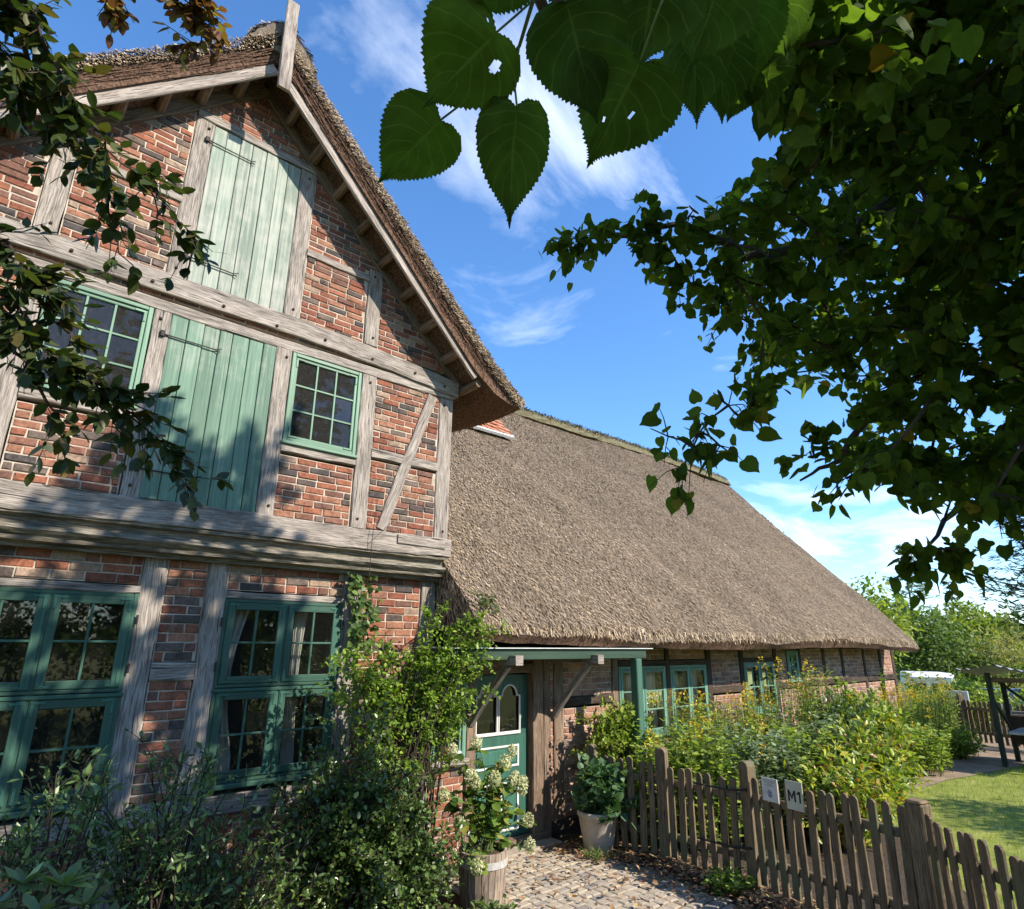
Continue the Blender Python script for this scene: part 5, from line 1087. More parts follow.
def picket_mesh(mb, x, y, ang, h, w=.066, d=.024, z0=.07, tilt=0.0):
    c, s_ = math.cos(ang), math.sin(ang)
    prof = [(-w / 2, z0), (w / 2, z0), (w / 2, h * .5), (w / 2, h - .03), (w * .33, h - .008), (0, h), (-w * .33, h - .008), (-w / 2, h - .03), (-w / 2, h * .5)]
    r = []
    for q in (-d / 2, -d / 2 + .004, d / 2 - .004, d / 2):
        k = .95 if abs(q) == d / 2 else 1.0
        r.append([(x + c * (a * k + tilt * (z - z0)) - s_ * q + random.uniform(-.001, .001), y + s_ * (a * k + tilt * (z - z0)) + c * q, z) for a, z in prof])
    b = len(mb.f); mb.sweep(r)
    off = random.uniform(0, 40)                    # grain runs up the picket
    for fi in range(b, len(mb.f)): mb.uv[fi] = [(mb.v[i][2] + off, mb.v[i][0] * 1.3 + mb.v[i][1] * 1.1) for i in mb.f[fi]]

def fence_run(parent, p, q, n, h0, h1, side=1, z0=.07):
    """pickets and rails from p to q; pickets on the path side"""
    d = Vector((q[0] - p[0], q[1] - p[1])); L = d.length; d.normalize(); nx, ny = d.y * side, -d.x * side
    ang = math.atan2(d.y, d.x)
    for k in range(n):
        t = (k + .62) / (n + .24); h = h0 + (h1 - h0) * t + random.uniform(-.022, .022)
        x = p[0] + d.x * L * t + nx * .045; y = p[1] + d.y * L * t + ny * .045
        mb = MB(); picket_mesh(mb, x, y, ang + random.uniform(-.09, .09), h, (.078 if n < 14 else .07) + random.uniform(-.005, .005), tilt=random.uniform(-.03, .03), z0=z0 + random.uniform(-.01, .02)); mb.build('picket', M['fence_wood'], parent)
    for z in (.28, .84):
        mb = MB(); zz = z + (h0 - 1.03) * .5
        mb.timber((p[0] + nx * .028, p[1] + ny * .028, zz), (q[0] + nx * .028, q[1] + ny * .028, zz + (h1 - h0) * .8), (0, 0, 1), .075, (-nx, -ny, 0), .04, jit=.003); mb.build('rail', M['fence_wood'], parent)

def fence_post(parent, x, y, h, ang, w=.11):
    mb = MB(); post_mesh(mb, x, y, h, w, ang); b = mb
    for fi in range(len(mb.f)): mb.uv[fi] = [(mb.v[i][2] + x * 7, mb.v[i][0] * 1.3 + mb.v[i][1] * 1.1) for i in mb.f[fi]]
    return mb.build('post', M['fence_wood'], parent)

ang01 = math.atan2(FP[1][1] - FP[0][1], FP[1][0] - FP[0][0])
f0 = thing('picket_fence', 'short brown picket fence between house wall and garden gate, beside the stone plant pot', 'fence', (6.65, 5.3, 0), 'picket fence runs along the path')
fence_post(f0, *FP[0], 1.16, ang01); fence_post(f0, *FP[1], 1.20, ang01, .125)
fence_run(f0, FP[0], (FP[1][0] - .02, FP[1][1] + .05), 7, 1.06, 1.04)
gt = thing('garden_gate', 'low brown picket gate hanging between two round topped posts', 'gate', (6.76, 4.3, 0))
fence_run(gt, (6.77, 4.85), (6.74, 3.90), 7, 1.02, 1.03)
for z in (.36, .90):
    mb = MB(); mb.tube([(6.665, 3.78, z + .03), (6.655, 4.0, z), (6.665, 4.42, z)], .012, .009, 6); mb.build('strap_hinge', M['iron'], gt)
f1 = thing('picket_fence', 'weathered brown picket fence carrying the two signs, between gate and stout cut post', 'fence', (6.55, 2.95, 0), 'picket fence runs along the path')
a12 = math.atan2(FP[3][1] - FP[2][1], FP[3][0] - FP[2][0])
fence_post(f1, *FP[2], 1.2, a12, .125)
fence_run(f1, (FP[2][0] - .01, FP[2][1] - .06), (FP[3][0] + .01, FP[3][1] + .06), 13, 1.06, 1.10)
mb = MB(); mb.box((-.075, -.075, 0), (.075, .075, 1.14), 0, .012, .003, 2)
mb.box((-.07, -.07, 1.135), (.07, .07, 1.165), 0, .025)
mb.v = [(FP[3][0] + x * math.cos(a12) - y * math.sin(a12), FP[3][1] + x * math.sin(a12) + y * math.cos(a12), z) for x, y, z in mb.v]
mb.build('post', M['fence_wood'], f1)
f2 = thing('picket_fence', 'brown picket fence nearest the lawn corner, running on beyond the cut post', 'fence', (5.9, 1.5, 0), 'picket fence runs along the path')
fence_run(f2, (FP[3][0] - .03, FP[3][1] - .07), FP[4], 11, 1.08, 1.08)
fence_post(f2, FP[4][0] - .05, FP[4][1] - .05, 1.18, math.atan2(FP[4][1] - FP[3][1], FP[4][0] - FP[3][0]))

def sign(label, yc, zc, w, h, m, tilt=0.0):
    d = Vector((FP[3][0] - FP[2][0], FP[3][1] - FP[2][1], 0)).normalized(); nn = Vector((d.y, -d.x, 0))     # towards the path
    t = (FP[2][1] - yc) / (FP[2][1] - FP[3][1]); c = Vector((FP[2][0] + (FP[3][0] - FP[2][0]) * t, yc, zc)) + nn * .066
    th = thing('sign', label, 'sign', tuple(c))
    def place(x, y, o=.0): return c + d * (x * math.cos(tilt) - y * math.sin(tilt)) + Vector((0, 0, x * math.sin(tilt) + y * math.cos(tilt))) + nn * o
    mb = MB(); mb.sweep([[place(x, y, o) for x, y in ((-w / 2, -h / 2), (w / 2, -h / 2), (w / 2, h / 2), (-w / 2, h / 2))] for o in (-.004, .004)]); mb.build('panel', m, th)
    return th, place
s1, pl1 = sign('small white notice with print above a round blue emblem, fixed to the pickets', 3.475, .985, .19, .215, M['sign_white'])
mb = MB()
for yy, wd in ((.083, .15), (.066, .12), (.052, .05), (.040, .10)):
    x = -wd / 2
    while x < wd / 2:
        l = random.uniform(.008, .02); mb.quad([pl1(x, yy - .0025, .0055), pl1(min(wd / 2, x + l), yy - .0025, .0055), pl1(min(wd / 2, x + l), yy + .0025, .0055), pl1(x, yy + .0025, .0055)]); x += l + .004
mb.build('print', M['ink_grey'], s1)
mb = MB()
def ring(r0, r1, cx_, cy_, n=24, sy=1.0):
    for k in range(n):
        a, b = 2 * math.pi * k / n, 2 * math.pi * (k + 1) / n
        mb.quad([pl1(cx_ + r0 * math.cos(a), cy_ + sy * r0 * math.sin(a), .0055), pl1(cx_ + r1 * math.cos(a), cy_ + sy * r1 * math.sin(a), .0055), pl1(cx_ + r1 * math.cos(b), cy_ + sy * r1 * math.sin(b), .0055), pl1(cx_ + r0 * math.cos(b), cy_ + sy * r0 * math.sin(b), .0055)])
ring(.020, .027, 0, -.035, sy=1.25); ring(.004, .012, 0, -.028, 14); 
for a, b in ((-.012, -.056), (.004, -.056)): mb.quad([pl1(a, b, .0055), pl1(a + .008, b, .0055), pl1(a + .008, b + .016, .0055), pl1(a, b + .016, .0055)])
mb.build('emblem', M['ink_blue'], s1)
s2, pl2 = sign('cream plate lettered M1 in black, fixed to the pickets beside the white notice', 3.195, .985, .19, .255, M['sign_cream'])
mb = MB()
def bar(pts): mb.quad([pl2(x, y, .0056) for x, y in pts])
for q in ([(-.072, -.055), (-.052, -.055), (-.052, .045), (-.072, .045)], [(-.004, -.055), (.016, -.055), (.016, .045), (-.004, .045)],
          [(-.052, .045), (-.052, .012), (-.028, -.040), (-.028, -.005)], [(-.028, -.005), (-.028, -.040), (-.004, .012), (-.004, .045)],
          [(.052, -.055), (.072, -.055), (.072, .045), (.052, .045)], [(.052, .045), (.052, .022), (.030, .010), (.030, .028)]): bar(q)
mb.build('lettering', M['ink'], s2)

# ------------------------------------------------------------------ plants: generators
def rv(n): 
    a = rng.normal(size=(n, 3)); return nrm(a)

def shrub(name, label, cat, base, centre, radii, stems, per, size, kind, m, sm, droop=.2, stem_r=.008, group=None, start=.35, spread=.09, side=3, shell=.55, mats=None, mi=None, loose=0.0):
    """stems rise from the base into an ellipsoid; leaves grow along them and along short side shoots"""
    th = thing(name, label, cat, tuple(base), group)
    base = Vector(base); mb = MB(); P = []; D = []
    for k in range(stems):
        d = Vector(rv(1)[0]); r = shell + (1 - shell) * random.random(); r = r if random.random() > loose else r * 1.25
        tg = Vector((centre[0] + d.x * radii[0] * r, centre[1] + d.y * radii[1] * r, centre[2] + abs(d.z) * radii[2] * r * (1 if d.z > 0 or random.random() < .5 else -1)))
        if tg.z < base.z + .06: tg.z = base.z + .06 + random.random() * .1
        b0 = base + Vector((random.uniform(-.12, .12) * radii[0] * 2, random.uniform(-.12, .12) * radii[1] * 2, 0))
        c1 = Vector((b0.x + (tg.x - b0.x) * .25, b0.y + (tg.y - b0.y) * .25, b0.z + (tg.z - b0.z) * .75))
        pts = [b0 * (1 - t) ** 2 + c1 * 2 * t * (1 - t) + tg * t * t for t in [i / 7 for i in range(8)]]
        mb.tube(pts, stem_r, stem_r * .35, 4, caps=False)
        for s in range(side):
            i = random.randint(3, 7); q = pts[i]; dd = (Vector(rv(1)[0]) + (pts[7] - pts[5]).normalized() * .8).normalized(); L = random.uniform(.5, 1.6) * spread * 2
            q2 = q + dd * L; mb.tube([q, q.lerp(q2, .5) + Vector((0, 0, .02)), q2], stem_r * .45, stem_r * .2, 3, caps=False)
            for u in range(per // (side + 1)):
                w = random.random(); P.append(q.lerp(q2, w)); D.append(dd)
        for u in range(per // (side + 1)):
            w = start + (1 - start) * random.random() ** .7; i = min(6, int(w * 7)); f = w * 7 - i; q = pts[i].lerp(pts[i + 1], f); P.append(q); D.append((pts[i + 1] - pts[i]).normalized())
    mb.build('stem', sm, th)
    P = np.array([tuple(p) for p in P]); D = np.array([tuple(d) for d in D]); n = len(P)
    P = P + rng.normal(size=(n, 3)) * spread * .22
    tip = D * .55 + rv(n) * .8; tip[:, 2] -= droop
    up = rv(n) * .7; up[:, 2] += 1.0
    leaves('foliage', P, tip, up, size * rng.uniform(.6, 1.2, n), kind, m, th)
    return th

def spikes(name, label, cat, base, rad, n, h, leaf, m, bloom=None, group=None, lw='lance', per=26, hv=.2, bl=40):
    """upright herbaceous clump: stems with leaves, optional flower plumes"""
    th = thing(name, label, cat, tuple(base), group); mb = MB(); P = []; D = []
    for k in range(n):
        a = random.uniform(0, 6.283); r = math.sqrt(random.random())
        x = base[0] + rad[0] * r * math.cos(a); y = base[1] + rad[1] * r * math.sin(a); hh = h * random.uniform(1 - hv, 1 + hv * .6)
        tx, ty = x + random.gauss(0, .09), y + random.gauss(0, .09)
        pts = [Vector((x, y, base[2])), Vector((x * .6 + tx * .4, y * .6 + ty * .4, base[2] + hh * .55)), Vector((tx, ty, base[2] + hh))]
        mb.tube(pts, .006, .003, 4, caps=False)
        for u in range(per):
            t = random.uniform(.12, 1); q = pts[0].lerp(pts[1], t / .55) if t < .55 else pts[1].lerp(pts[2], (t - .55) / .45)
            aa = random.uniform(0, 6.283); P.append(tuple(q)); D.append((math.cos(aa), math.sin(aa), random.uniform(-.1, .7)))
        if bloom and random.random() < bloom[1]:
            B = []; BD = []
            for u in range(bl):
                t = random.random(); aa = random.uniform(0, 6.283); rr = .08 * (1 - t) + .01
                B.append((tx + rr * math.cos(aa), ty + rr * math.sin(aa), base[2] + hh - .08 + .22 * t)); BD.append((math.cos(aa), math.sin(aa), .5))
            leaves('flower_plume', B, np.array(BD) + rv(bl) * .6, rv(bl), .035 * rng.uniform(.6, 1.3, bl), 'oval', bloom[0], th)
    mb.build('stem', M['stem_green'], th)
    n_ = len(P); up = rv(n_) * .5; up[:, 2] += 1
    leaves('foliage', P, D, up, leaf * rng.uniform(.6, 1.2, n_), lw, m, th)
    return th

# ------------------------------------------------------------------ pots at the door
bx, by = 4.40, 5.36
th = thing('planter_barrel', 'wooden half barrel planter with a pale metal band, beside the path', 'planter', (bx, by, 0))
mb = MB(); R0, R1, H = .205, .235, .46; n = 22
for k in range(n):
    a0, a1 = 2 * math.pi * k / n + .012, 2 * math.pi * (k + 1) / n - .012; rings = []
    for z, r in ((0, R0), (.15, R0 + .018), (.32, R1), (H, R1 + .004)):
        rings.append([(bx + r * math.cos(a0), by + r * math.sin(a0), z), (bx + r * math.cos(a1), by + r * math.sin(a1), z), (bx + (r - .025) * math.cos(a1), by + (r - .025) * math.sin(a1), z), (bx + (r - .025) * math.cos(a0), by + (r - .025) * math.sin(a0), z)])
    mb.sweep(rings)
mb.lathe((bx, by, 0), [(.0, .02), (R0 - .01, .02), (R0 - .01, .03), (0, .03)], 22); mb.build('tub', M['barrel'], th)
mb = MB(); mb.lathe((bx, by, 0), [(R1 - .006, .335), (R1 + .008, .336), (R1 + .010, .395), (R1 - .005, .396)], 44); mb.build('metal_band', M['steel'], th)
mb = MB(); mb.lathe((bx, by, 0), [(0, .38), (R1 - .02, .40), (R1 - .02, .41), (.1, .43), (0, .43)], 22); mb.build('soil', M['soil'], th)

hy = thing('hydrangea', 'potted hydrangea with cream flower heads and yellowing leaves, standing in the barrel', 'plant', (bx, by, .42))
mb = MB(); P = []; D = []; B = []; BD = []
HEADS = [(3.93, 5.28, 1.36), (4.20, 5.25, 1.40), (4.10, 5.2, 1.12), (4.17, 5.22, 1.06), (4.36, 5.15, 1.08), (4.70, 5.28, 1.28), (4.68, 5.2, 1.05), (4.78, 5.2, 1.0), (4.70, 5.12, .96), (4.62, 5.18, 1.02), (4.90, 5.25, .62), (3.98, 5.2, .74), (4.78, 5.1, .44), (4.12, 5.1, .38), (3.86, 5.3, .98), (4.56, 5.22, 1.2)]
for (x, y, z) in HEADS + [(bx + random.uniform(-.4, .4), by + random.uniform(-.25, .2), random.uniform(.7, 1.2)) for _ in range(12)]:
    b0 = Vector((bx + random.uniform(-.1, .1), by + random.uniform(-.1, .1), .41)); tg = Vector((x, y, z)); c1 = Vector((b0.x * .7 + x * .3, b0.y * .7 + y * .3, max(z, b0.z) * .8 + .2))
    pts = [b0 * (1 - t) ** 2 + c1 * 2 * t * (1 - t) + tg * t * t for t in [i / 7 for i in range(8)]]; mb.tube(pts, .006, .004, 5, caps=False)
    for u in range(20):
        i = random.randint(1, 6); q = pts[i].lerp(pts[i + 1], random.random()); a = random.uniform(0, 6.28); P.append(tuple(q)); D.append((math.cos(a), math.sin(a), random.uniform(-.7, .4)))
for hi, (x, y, z) in enumerate(HEADS):
    nf = 240; d = rv(nf); r = (.048 + .018 * random.random()); pp = d * r * np.array([1, 1, 1.2]) * rng.uniform(.75, 1, (nf, 1)) + np.array([x, y, z + .03])
    B.append(pp); BD.append(d)
mb.build('stem', M['stem_green'], hy)
n_ = len(P); up = rv(n_) * .5; up[:, 2] += .8; leaves('foliage', P, D, up, .115 * rng.uniform(.6, 1.15, n_), 'oval', M['hyd_leaf'], hy)
for hi in range(len(HEADS)):
    nf = len(B[hi]); leaves('flower_head', B[hi], np.cross(BD[hi], rv(nf)) + BD[hi] * .3, BD[hi], .020 * rng.uniform(.7, 1.3, nf), 'oval', M['hyd_bloom'], hy, fold=.1)

px_, py_ = 6.40, 5.62
th = thing('stone_pot', 'round pale stone flower pot standing against the brick wall beside the door', 'pot', (px_, py_, 0))
mb = MB(); mb.lathe((px_, py_, 0), [(.15, 0), (.165, .02), (.205, .22), (.235, .40), (.25, .41), (.25, .455), (.225, .46), (.215, .40), (0, .39)], 28); mb.build('vessel', M['stone_pot'], th, smooth=True)
mb = MB(); mb.lathe((px_, py_, 0), [(0, .40), (.212, .405), (.212, .415), (0, .43)], 20); mb.build('soil', M['soil'], th)
shrub('potted_plant', 'bushy grey green leafy plant spilling out of the stone pot', 'plant', (px_, py_, .42), (px_ + .03, py_ - .06, .62), (.42, .36, .42), 60, 20, .085, 'heart', M['pot_leaf'], M['stem_green'], .15, .005, spread=.06)

tp_ = thing('flower_pot', 'small terracotta pot with an upright green plant on the sill left of the door', 'pot', (4.62, 6.29, 1.10))
mb = MB(); mb.lathe((4.62, 6.29, 1.10), [(.05, 0), (.068, .10), (.078, .10), (.078, .13), (.065, .13), (.06, .10), (0, .10)], 18); mb.build('vessel', M['terracotta'], tp_, smooth=True)
shrub('potted_plant', 'upright green plant growing in the small terracotta pot', 'plant', (4.62, 6.29, 1.20), (4.62, 6.27, 1.42), (.12, .09, .24), 16, 16, .05, 'oval', M['pot_leaf'], M['stem_green'], .1, .003, spread=.04)
for i, (x, lab) in enumerate(((8.66, 'red geranium in a pot inside the cottage window nearest the porch post'), (9.62, 'red geranium in a pot inside the second cottage window from the porch'))):
    g = thing('geranium', lab, 'plant', (x, YL + .09, 1.06)); mb = MB(); mb.lathe((x, YL + .09, 1.06), [(.045, 0), (.06, .10), (.066, .10), (.066, .125), (0, .12)], 14); mb.build('pot', M['terracotta'], g, smooth=True)
    n_ = 60; P = rv(n_) * np.array([.11, .05, .12]) + np.array([x, YL + .09, 1.30]); leaves('foliage', P, rv(n_), rv(n_), .05 * rng.uniform(.6, 1.2, n_), 'heart', M['pot_leaf'], g)
    n_ = 70; c_ = np.array([[x - .06, YL + .08, 1.40], [x + .05, YL + .085, 1.43], [x + .01, YL + .07, 1.33]])[rng.integers(0, 3, n_)]; leaves('flower', c_ + rv(n_) * .03, rv(n_), rv(n_), .03 * rng.uniform(.6, 1.2, n_), 'oval', M['red_bloom'], g)

# ------------------------------------------------------------------ shrubs in front of the gable
shrub('evergreen_shrub', 'dense dark evergreen shrub with tiny leaves under the right ground floor window', 'shrub', (2.95, 5.55, 0), (2.95, 5.5, .85), (.95, .55, .95), 165, 54, .052, 'oval', M['evergreen'], M['twig'], .0, .009, spread=.10, shell=.35)
shrub('evergreen_shrub', 'low dark evergreen shrub filling the bottom edge left of the barrel', 'shrub', (3.35, 5.25, 0), (3.35, 5.2, .5), (.6, .45, .62), 150, 52, .048, 'oval', M['evergreen'], M['twig'], .0, .008, spread=.09, shell=.4)
shrub('open_shrub', 'open twiggy shrub with glossy leaf clusters before the post between the ground floor windows', 'shrub', (1.45, 5.1, 0), (1.42, 5.05, 1.05), (.52, .42, .68), 52, 48, .062, 'broad', M['rhodo'], M['twig'], -.1, .010, start=.72, spread=.10, side=4, shell=.75)
shrub('open_shrub', 'twiggy glossy leaved shrub in the lower left corner under the left window', 'shrub', (.75, 4.9, 0), (.80, 4.9, 1.05), (.42, .4, .62), 42, 44, .064, 'broad', M['rhodo'], M['twig'], -.1, .010, start=.72, spread=.10, side=4, shell=.75)
shrub('open_shrub', 'low tangle of dark twigs and leaves between the two glossy shrubs and the wall base', 'shrub', (1.9, 5.2, 0), (1.9, 5.15, .62), (.7, .4, .55), 70, 44, .055, 'broad', M['evergreen'], M['twig'], -.05, .008, start=.5, spread=.10, side=4, shell=.5)
# rhododendron close to the camera: whorls of long leaves
rh = thing('rhododendron', 'rhododendron with long pale glossy leaves in whorls at the bottom left corner', 'shrub', (.45, 3.55, 0))
mb = MB(); P = []; D = []
for (x, y, z, nl) in ((.62, 3.6, 1.36, 12), (.46, 3.5, 1.42, 11), (.74, 3.75, 1.22, 10), (.40, 3.7, 1.30, 10), (.30, 3.45, 1.34, 10), (.60, 3.9, 1.18, 9), (.25, 3.8, 1.22, 9), (.9, 3.95, 1.05, 9), (.5, 3.3, 1.24, 9)):
    mb.tube([(.45, 3.55, 0), (.45 * .4 + x * .6, 3.55 * .4 + y * .6, z * .6), (x, y, z)], .014, .006, 6, caps=False)
    for k in range(nl):
        a = 2.4 * k + random.random() * .4; P.append((x, y, z + .01 * k / nl)); D.append((math.cos(a), math.sin(a), .9 - 1.1 * (k / nl) + random.uniform(-.3, .3)))
    for k in range(5):
        t = random.uniform(.55, .9); a = random.uniform(0, 6.28); P.append((.45 * (1 - t) + x * t, 3.55 * (1 - t) + y * t, z * t)); D.append((math.cos(a), math.sin(a), random.uniform(-.2, .5)))
mb.build('stem', M['twig'], rh); n_ = len(P); up = rv(n_) * .25; up[:, 2] += 1; leaves('foliage', P, D, up, .135 * rng.uniform(.7, 1.15, n_), 'broad', M['rhodo'], rh)
# climbing rose at the corner
ro = thing('climbing_rose', 'sunlit climbing rose with arching shoots at the house corner beside the door', 'climber', (3.75, 5.75, 0))
mb = MB(); P = []; D = []
for k in range(105):
    tgt = random.choice(((2.95, 5.75, 1.95, .45, .2, .45), (4.35, 5.55, 2.55, .38, .3, .28), (4.0, 5.75, 2.1, .6, .35, .4), (3.45, 5.85, 2.05, .6, .3, .4), (4.45, 5.6, 2.2, .38, .3, .5), (3.7, 5.7, 1.55, .55, .35, .5), (4.35, 5.75, 1.7, .25, .25, .5)))
    tg = Vector((random.gauss(tgt[0], tgt[3] * .5), random.gauss(tgt[1], tgt[4] * .5), random.gauss(tgt[2], tgt[5] * .5))); tg.y = min(tg.y, 6.1)
    b0 = Vector((3.75 + random.uniform(-.3, .3), 5.8 + random.uniform(-.15, .15), 0)); c1 = Vector((b0.x * .75 + tg.x * .25, b0.y * .7 + tg.y * .3, tg.z * 1.12))
    pts = [b0 * (1 - t) ** 2 + c1 * 2 * t * (1 - t) + tg * t * t for t in [i / 9 for i in range(10)]]; mb.tube(pts, .0075, .003, 4, caps=False)
    for u in range(34):
        w = .38 + .62 * random.random() ** .8; i = min(8, int(w * 9)); q = pts[i].lerp(pts[i + 1], w * 9 - i); dd = Vector(rv(1)[0]); 
        for e in range(3): P.append(tuple(q + dd * (.02 + .03 * e))); D.append(tuple(dd * .5 + Vector(rv(1)[0]) * .8))
for pts in ([(3.75, 5.8, .2), (3.95, 5.8, 1.2), (4.25, 5.7, 2.2), (4.50, 5.6, 2.62)], [(3.3, 5.9, 1.7), (3.6, 5.85, 2.3), (4.1, 5.8, 2.62), (4.2, 5.75, 2.75)], [(3.5, 5.9, 1.4), (4.1, 5.8, 2.15), (4.6, 5.6, 2.3)]):
    mb.tube(pts, .011, .005, 5, caps=False)
mb.build('stem', M['twig'], ro); n_ = len(P); up = rv(n_) * .6; up[:, 2] += 1; leaves('foliage', P, D, up, .045 * rng.uniform(.6, 1.3, n_), 'oval', M['rose_leaf'], ro)
# ivy down the post under the cornice
iv = thing('ivy_vine', 'dark ivy vine hanging down the post right of the ground floor window', 'climber', (3.36, 6.33, 3.1))
mb = MB(); P = []; D = []
for k in range(9):
    x0 = 3.30 + random.uniform(-.08, .18); zz = random.uniform(.5, 1.0); pts = [Vector((x0 + .10 * t + random.uniform(-.03, .03), 6.32 - .05 * random.random(), 3.08 - zz * t)) for t in [i / 5 for i in range(6)]]; mb.tube(pts, .005, .003, 4, caps=False)
    for u in range(27):
        i = random.randint(0, 4); q = pts[i].lerp(pts[i + 1], random.random()); P.append((q.x + random.gauss(0, .04), q.y - random.random() * .08, q.z)); D.append((random.uniform(-1, 1), -.7, random.uniform(-1, .3)))
mb.tube([(3.36, 6.13, 3.06), (3.35, 6.10, 3.5), (3.40, 6.12, 4.0), (3.75, 6.12, 4.5)], .004, .002, 4, caps=False); mb.tube([(3.35, 6.10, 3.45), (3.85, 6.1, 3.95), (4.0, 6.12, 4.2)], .003, .002, 4, caps=False)
mb.build('stem', M['twig'], iv); n_ = len(P); up = rv(n_) * .4; up[:, 1] -= 1; leaves('foliage', P, D, up, .062 * rng.uniform(.6, 1.2, n_), 'heart', M['evergreen'], iv)
shrub('vine', 'small dark green vine tuft growing up over the thatch above the porch', 'climber', (4.75, 5.75, 2.36), (4.72, 5.72, 2.72), (.24, .12, .26), 14, 30, .045, 'oval', M['evergreen'], M['twig'], .1, .004, spread=.06)

# ------------------------------------------------------------------ garden bed along the cottage wall
shrub('garden_shrub', 'pale green bushy shrub behind the picket fence at the foot of the green porch post', 'shrub', (7.35, 5.95, 0), (7.15, 5.9, 1.1), (.6, .38, .6), 130, 44, .065, 'oval', M['garden_leaf'], M['twig'], .05, .007, spread=.09)
for (x, y, h, lab) in ((8.55, 5.55, 1.5, 'flowering goldenrod clump in front of the first cottage window'), (9.5, 5.6, 1.5, 'flowering goldenrod clump before the second cottage window'), (10.5, 5.5, 1.4, 'goldenrod clump by the bare brick panel between the cottage windows'),
                       (11.3, 5.35, 1.85, 'tall goldenrod with bright plumes left of the third cottage window'), (12.4, 5.3, 1.55, 'goldenrod clump below the third cottage window')):
    spikes('goldenrod', lab, 'plant', (x, y, 0), (.62, .5), 85, h, .10, M['garden_leaf'], (M['yellow_bloom'], .07), 'goldenrod clumps along the cottage wall')
for (x, y, h, m, lab) in ((7.55, 5.1, 1.22, 'garden_leaf', 'leafy green perennials just behind the short picket fence'), (8.5, 4.75, 1.18, 'grey_leaf', 'grey green perennials behind the garden gate'), (9.6, 4.75, 1.15, 'garden_leaf', 'green leafy perennials in the middle of the bed behind the gate'),
                          (10.6, 4.85, 1.2, 'grey_leaf', 'silvery green perennials left of the dark shrub')):
    spikes('perennial', lab, 'plant', (x, y, 0), (.68, .6), 130, h, .085, M[m], (M['yellow_bloom'], .03), 'leafy perennials in the garden bed', 'oval', 36)
shrub('garden_shrub', 'dark green shrub with a shadowy hollow in the middle of the garden bed', 'shrub', (12.0, 4.95, 0), (12.0, 5.0, .9), (.9, .6, .72), 120, 42, .075, 'oval', M['evergreen'], M['twig'], .05, .008, spread=.1)
shrub('garden_shrub', 'light green broad leaved shrub behind the yellowing rhododendron', 'shrub', (13.2, 4.9, 0), (13.2, 4.95, .85), (1.0, .7, .7), 150, 48, .085, 'oval', M['garden_leaf'], M['twig'], .05, .008, spread=.11)
for (x, y, z, r, n, lab) in ((10.2, 3.95, .6, (.95, .65, .65), 150, 'yellowing rhododendron behind the signs on the picket fence'), (9.0, 3.75, .5, (.8, .55, .55), 110, 'low yellow green rhododendron close behind the fence pickets'), (11.5, 4.15, .7, (.72, .5, .78), 80, 'tall yellowing rhododendron with drooping leaves beside the sandy path')):
    shrub('rhododendron', lab, 'shrub', (x, y, 0), (x, y, z), r, n, 30, .12, 'broad', M['rhodo_yellow'], M['twig'], .25, .009, 'yellowing rhododendrons', .5, .09)
for (x, y, h, lab) in ((16.2, 5.35, 1.25, 'hazy goldenrod patch before the far end of the cottage wall'), (17.6, 5.3, 1.3, 'goldenrod patch before the last brick panels of the cottage'), (19.0, 5.5, 1.35, 'goldenrod patch at the far corner of the cottage'), (20.6, 5.9, 1.3, 'goldenrod patch beyond the far corner of the cottage, by the white van')):
    spikes('goldenrod', lab, 'plant', (x, y, 0), (.8, .5), 90, h, .10, M['garden_leaf'], (M['yellow_bloom'], .17), 'goldenrod clumps along the cottage wall', bl=26)
for (x, y, h, lab) in ((14.6, 5.3, .95, 'green perennials between the light shrub and the far goldenrod'), (15.2, 4.75, .8, 'low green perennials at the bend of the sandy path')):
    spikes('perennial', lab, 'plant', (x, y, 0), (.8, .45), 90, h, .085, M['garden_leaf'], (M['yellow_bloom'], .04), 'leafy perennials in the garden bed', 'oval', 30)
shrub('garden_shrub', 'rounded low green bush at the edge of the sandy path near the far fence', 'shrub', (17.6, 4.75, 0), (17.6, 4.75, .32), (.62, .5, .42), 90, 40, .06, 'oval', M['garden_leaf'], M['twig'], .0, .006, spread=.08)
for (x, h, lab) in ((14.4, 2.05, 'tall thin sapling with few leaves against the cottage bricks'), (16.4, 1.85, 'thin leafy sapling near the far end of the cottage wall'), (18.7, 1.95, 'spindly sapling by the last cottage wall panel')):
    spikes('sapling', lab, 'plant', (x, 5.75, 0), (.12, .1), 4, h, .14, M['rose_leaf'], None, 'thin saplings against the cottage wall', 'oval', 26)
spikes('weed_tuft', 'low green weed tuft at the foot of the gate', 'plant', (6.45, 3.95, 0), (.22, .16), 60, .16, .06, M['garden_leaf'], None, None, 'oval', 12)
spikes('weed_tuft', 'small grassy tuft at the foot of the stone pot', 'plant', (6.12, 5.42, 0), (.12, .07), 40, .13, .07, M['garden_leaf'], None, None, 'blade', 6)
spikes('weed_tuft', 'sprawling green weed at the foot of the barrel', 'plant', (4.0, 4.9, 0), (.3, .14), 50, .17, .06, M['evergreen'], None, None, 'oval', 14)
mb = MB(); rings = []
for k in range(7):
    a = math.pi * k / 6; rings.append([(18.55 + .2 * math.sin(a) * math.cos(t) * (1 + .15 * math.sin(3 * t)), 4.75 + .17 * math.sin(a) * math.sin(t), .13 - .16 * math.cos(a)) for t in [2 * math.pi * i / 12 for i in range(12)]])
mb.v = []; mb.f = []; mb.m = []; mb.uv = []; mb.sweep(rings[1:-1])
tag(mb.build('boulder', M['rock'], org=(18.55, 4.75, 0), smooth=True), 'pale field stone lying at the edge of the sandy path', 'boulder')

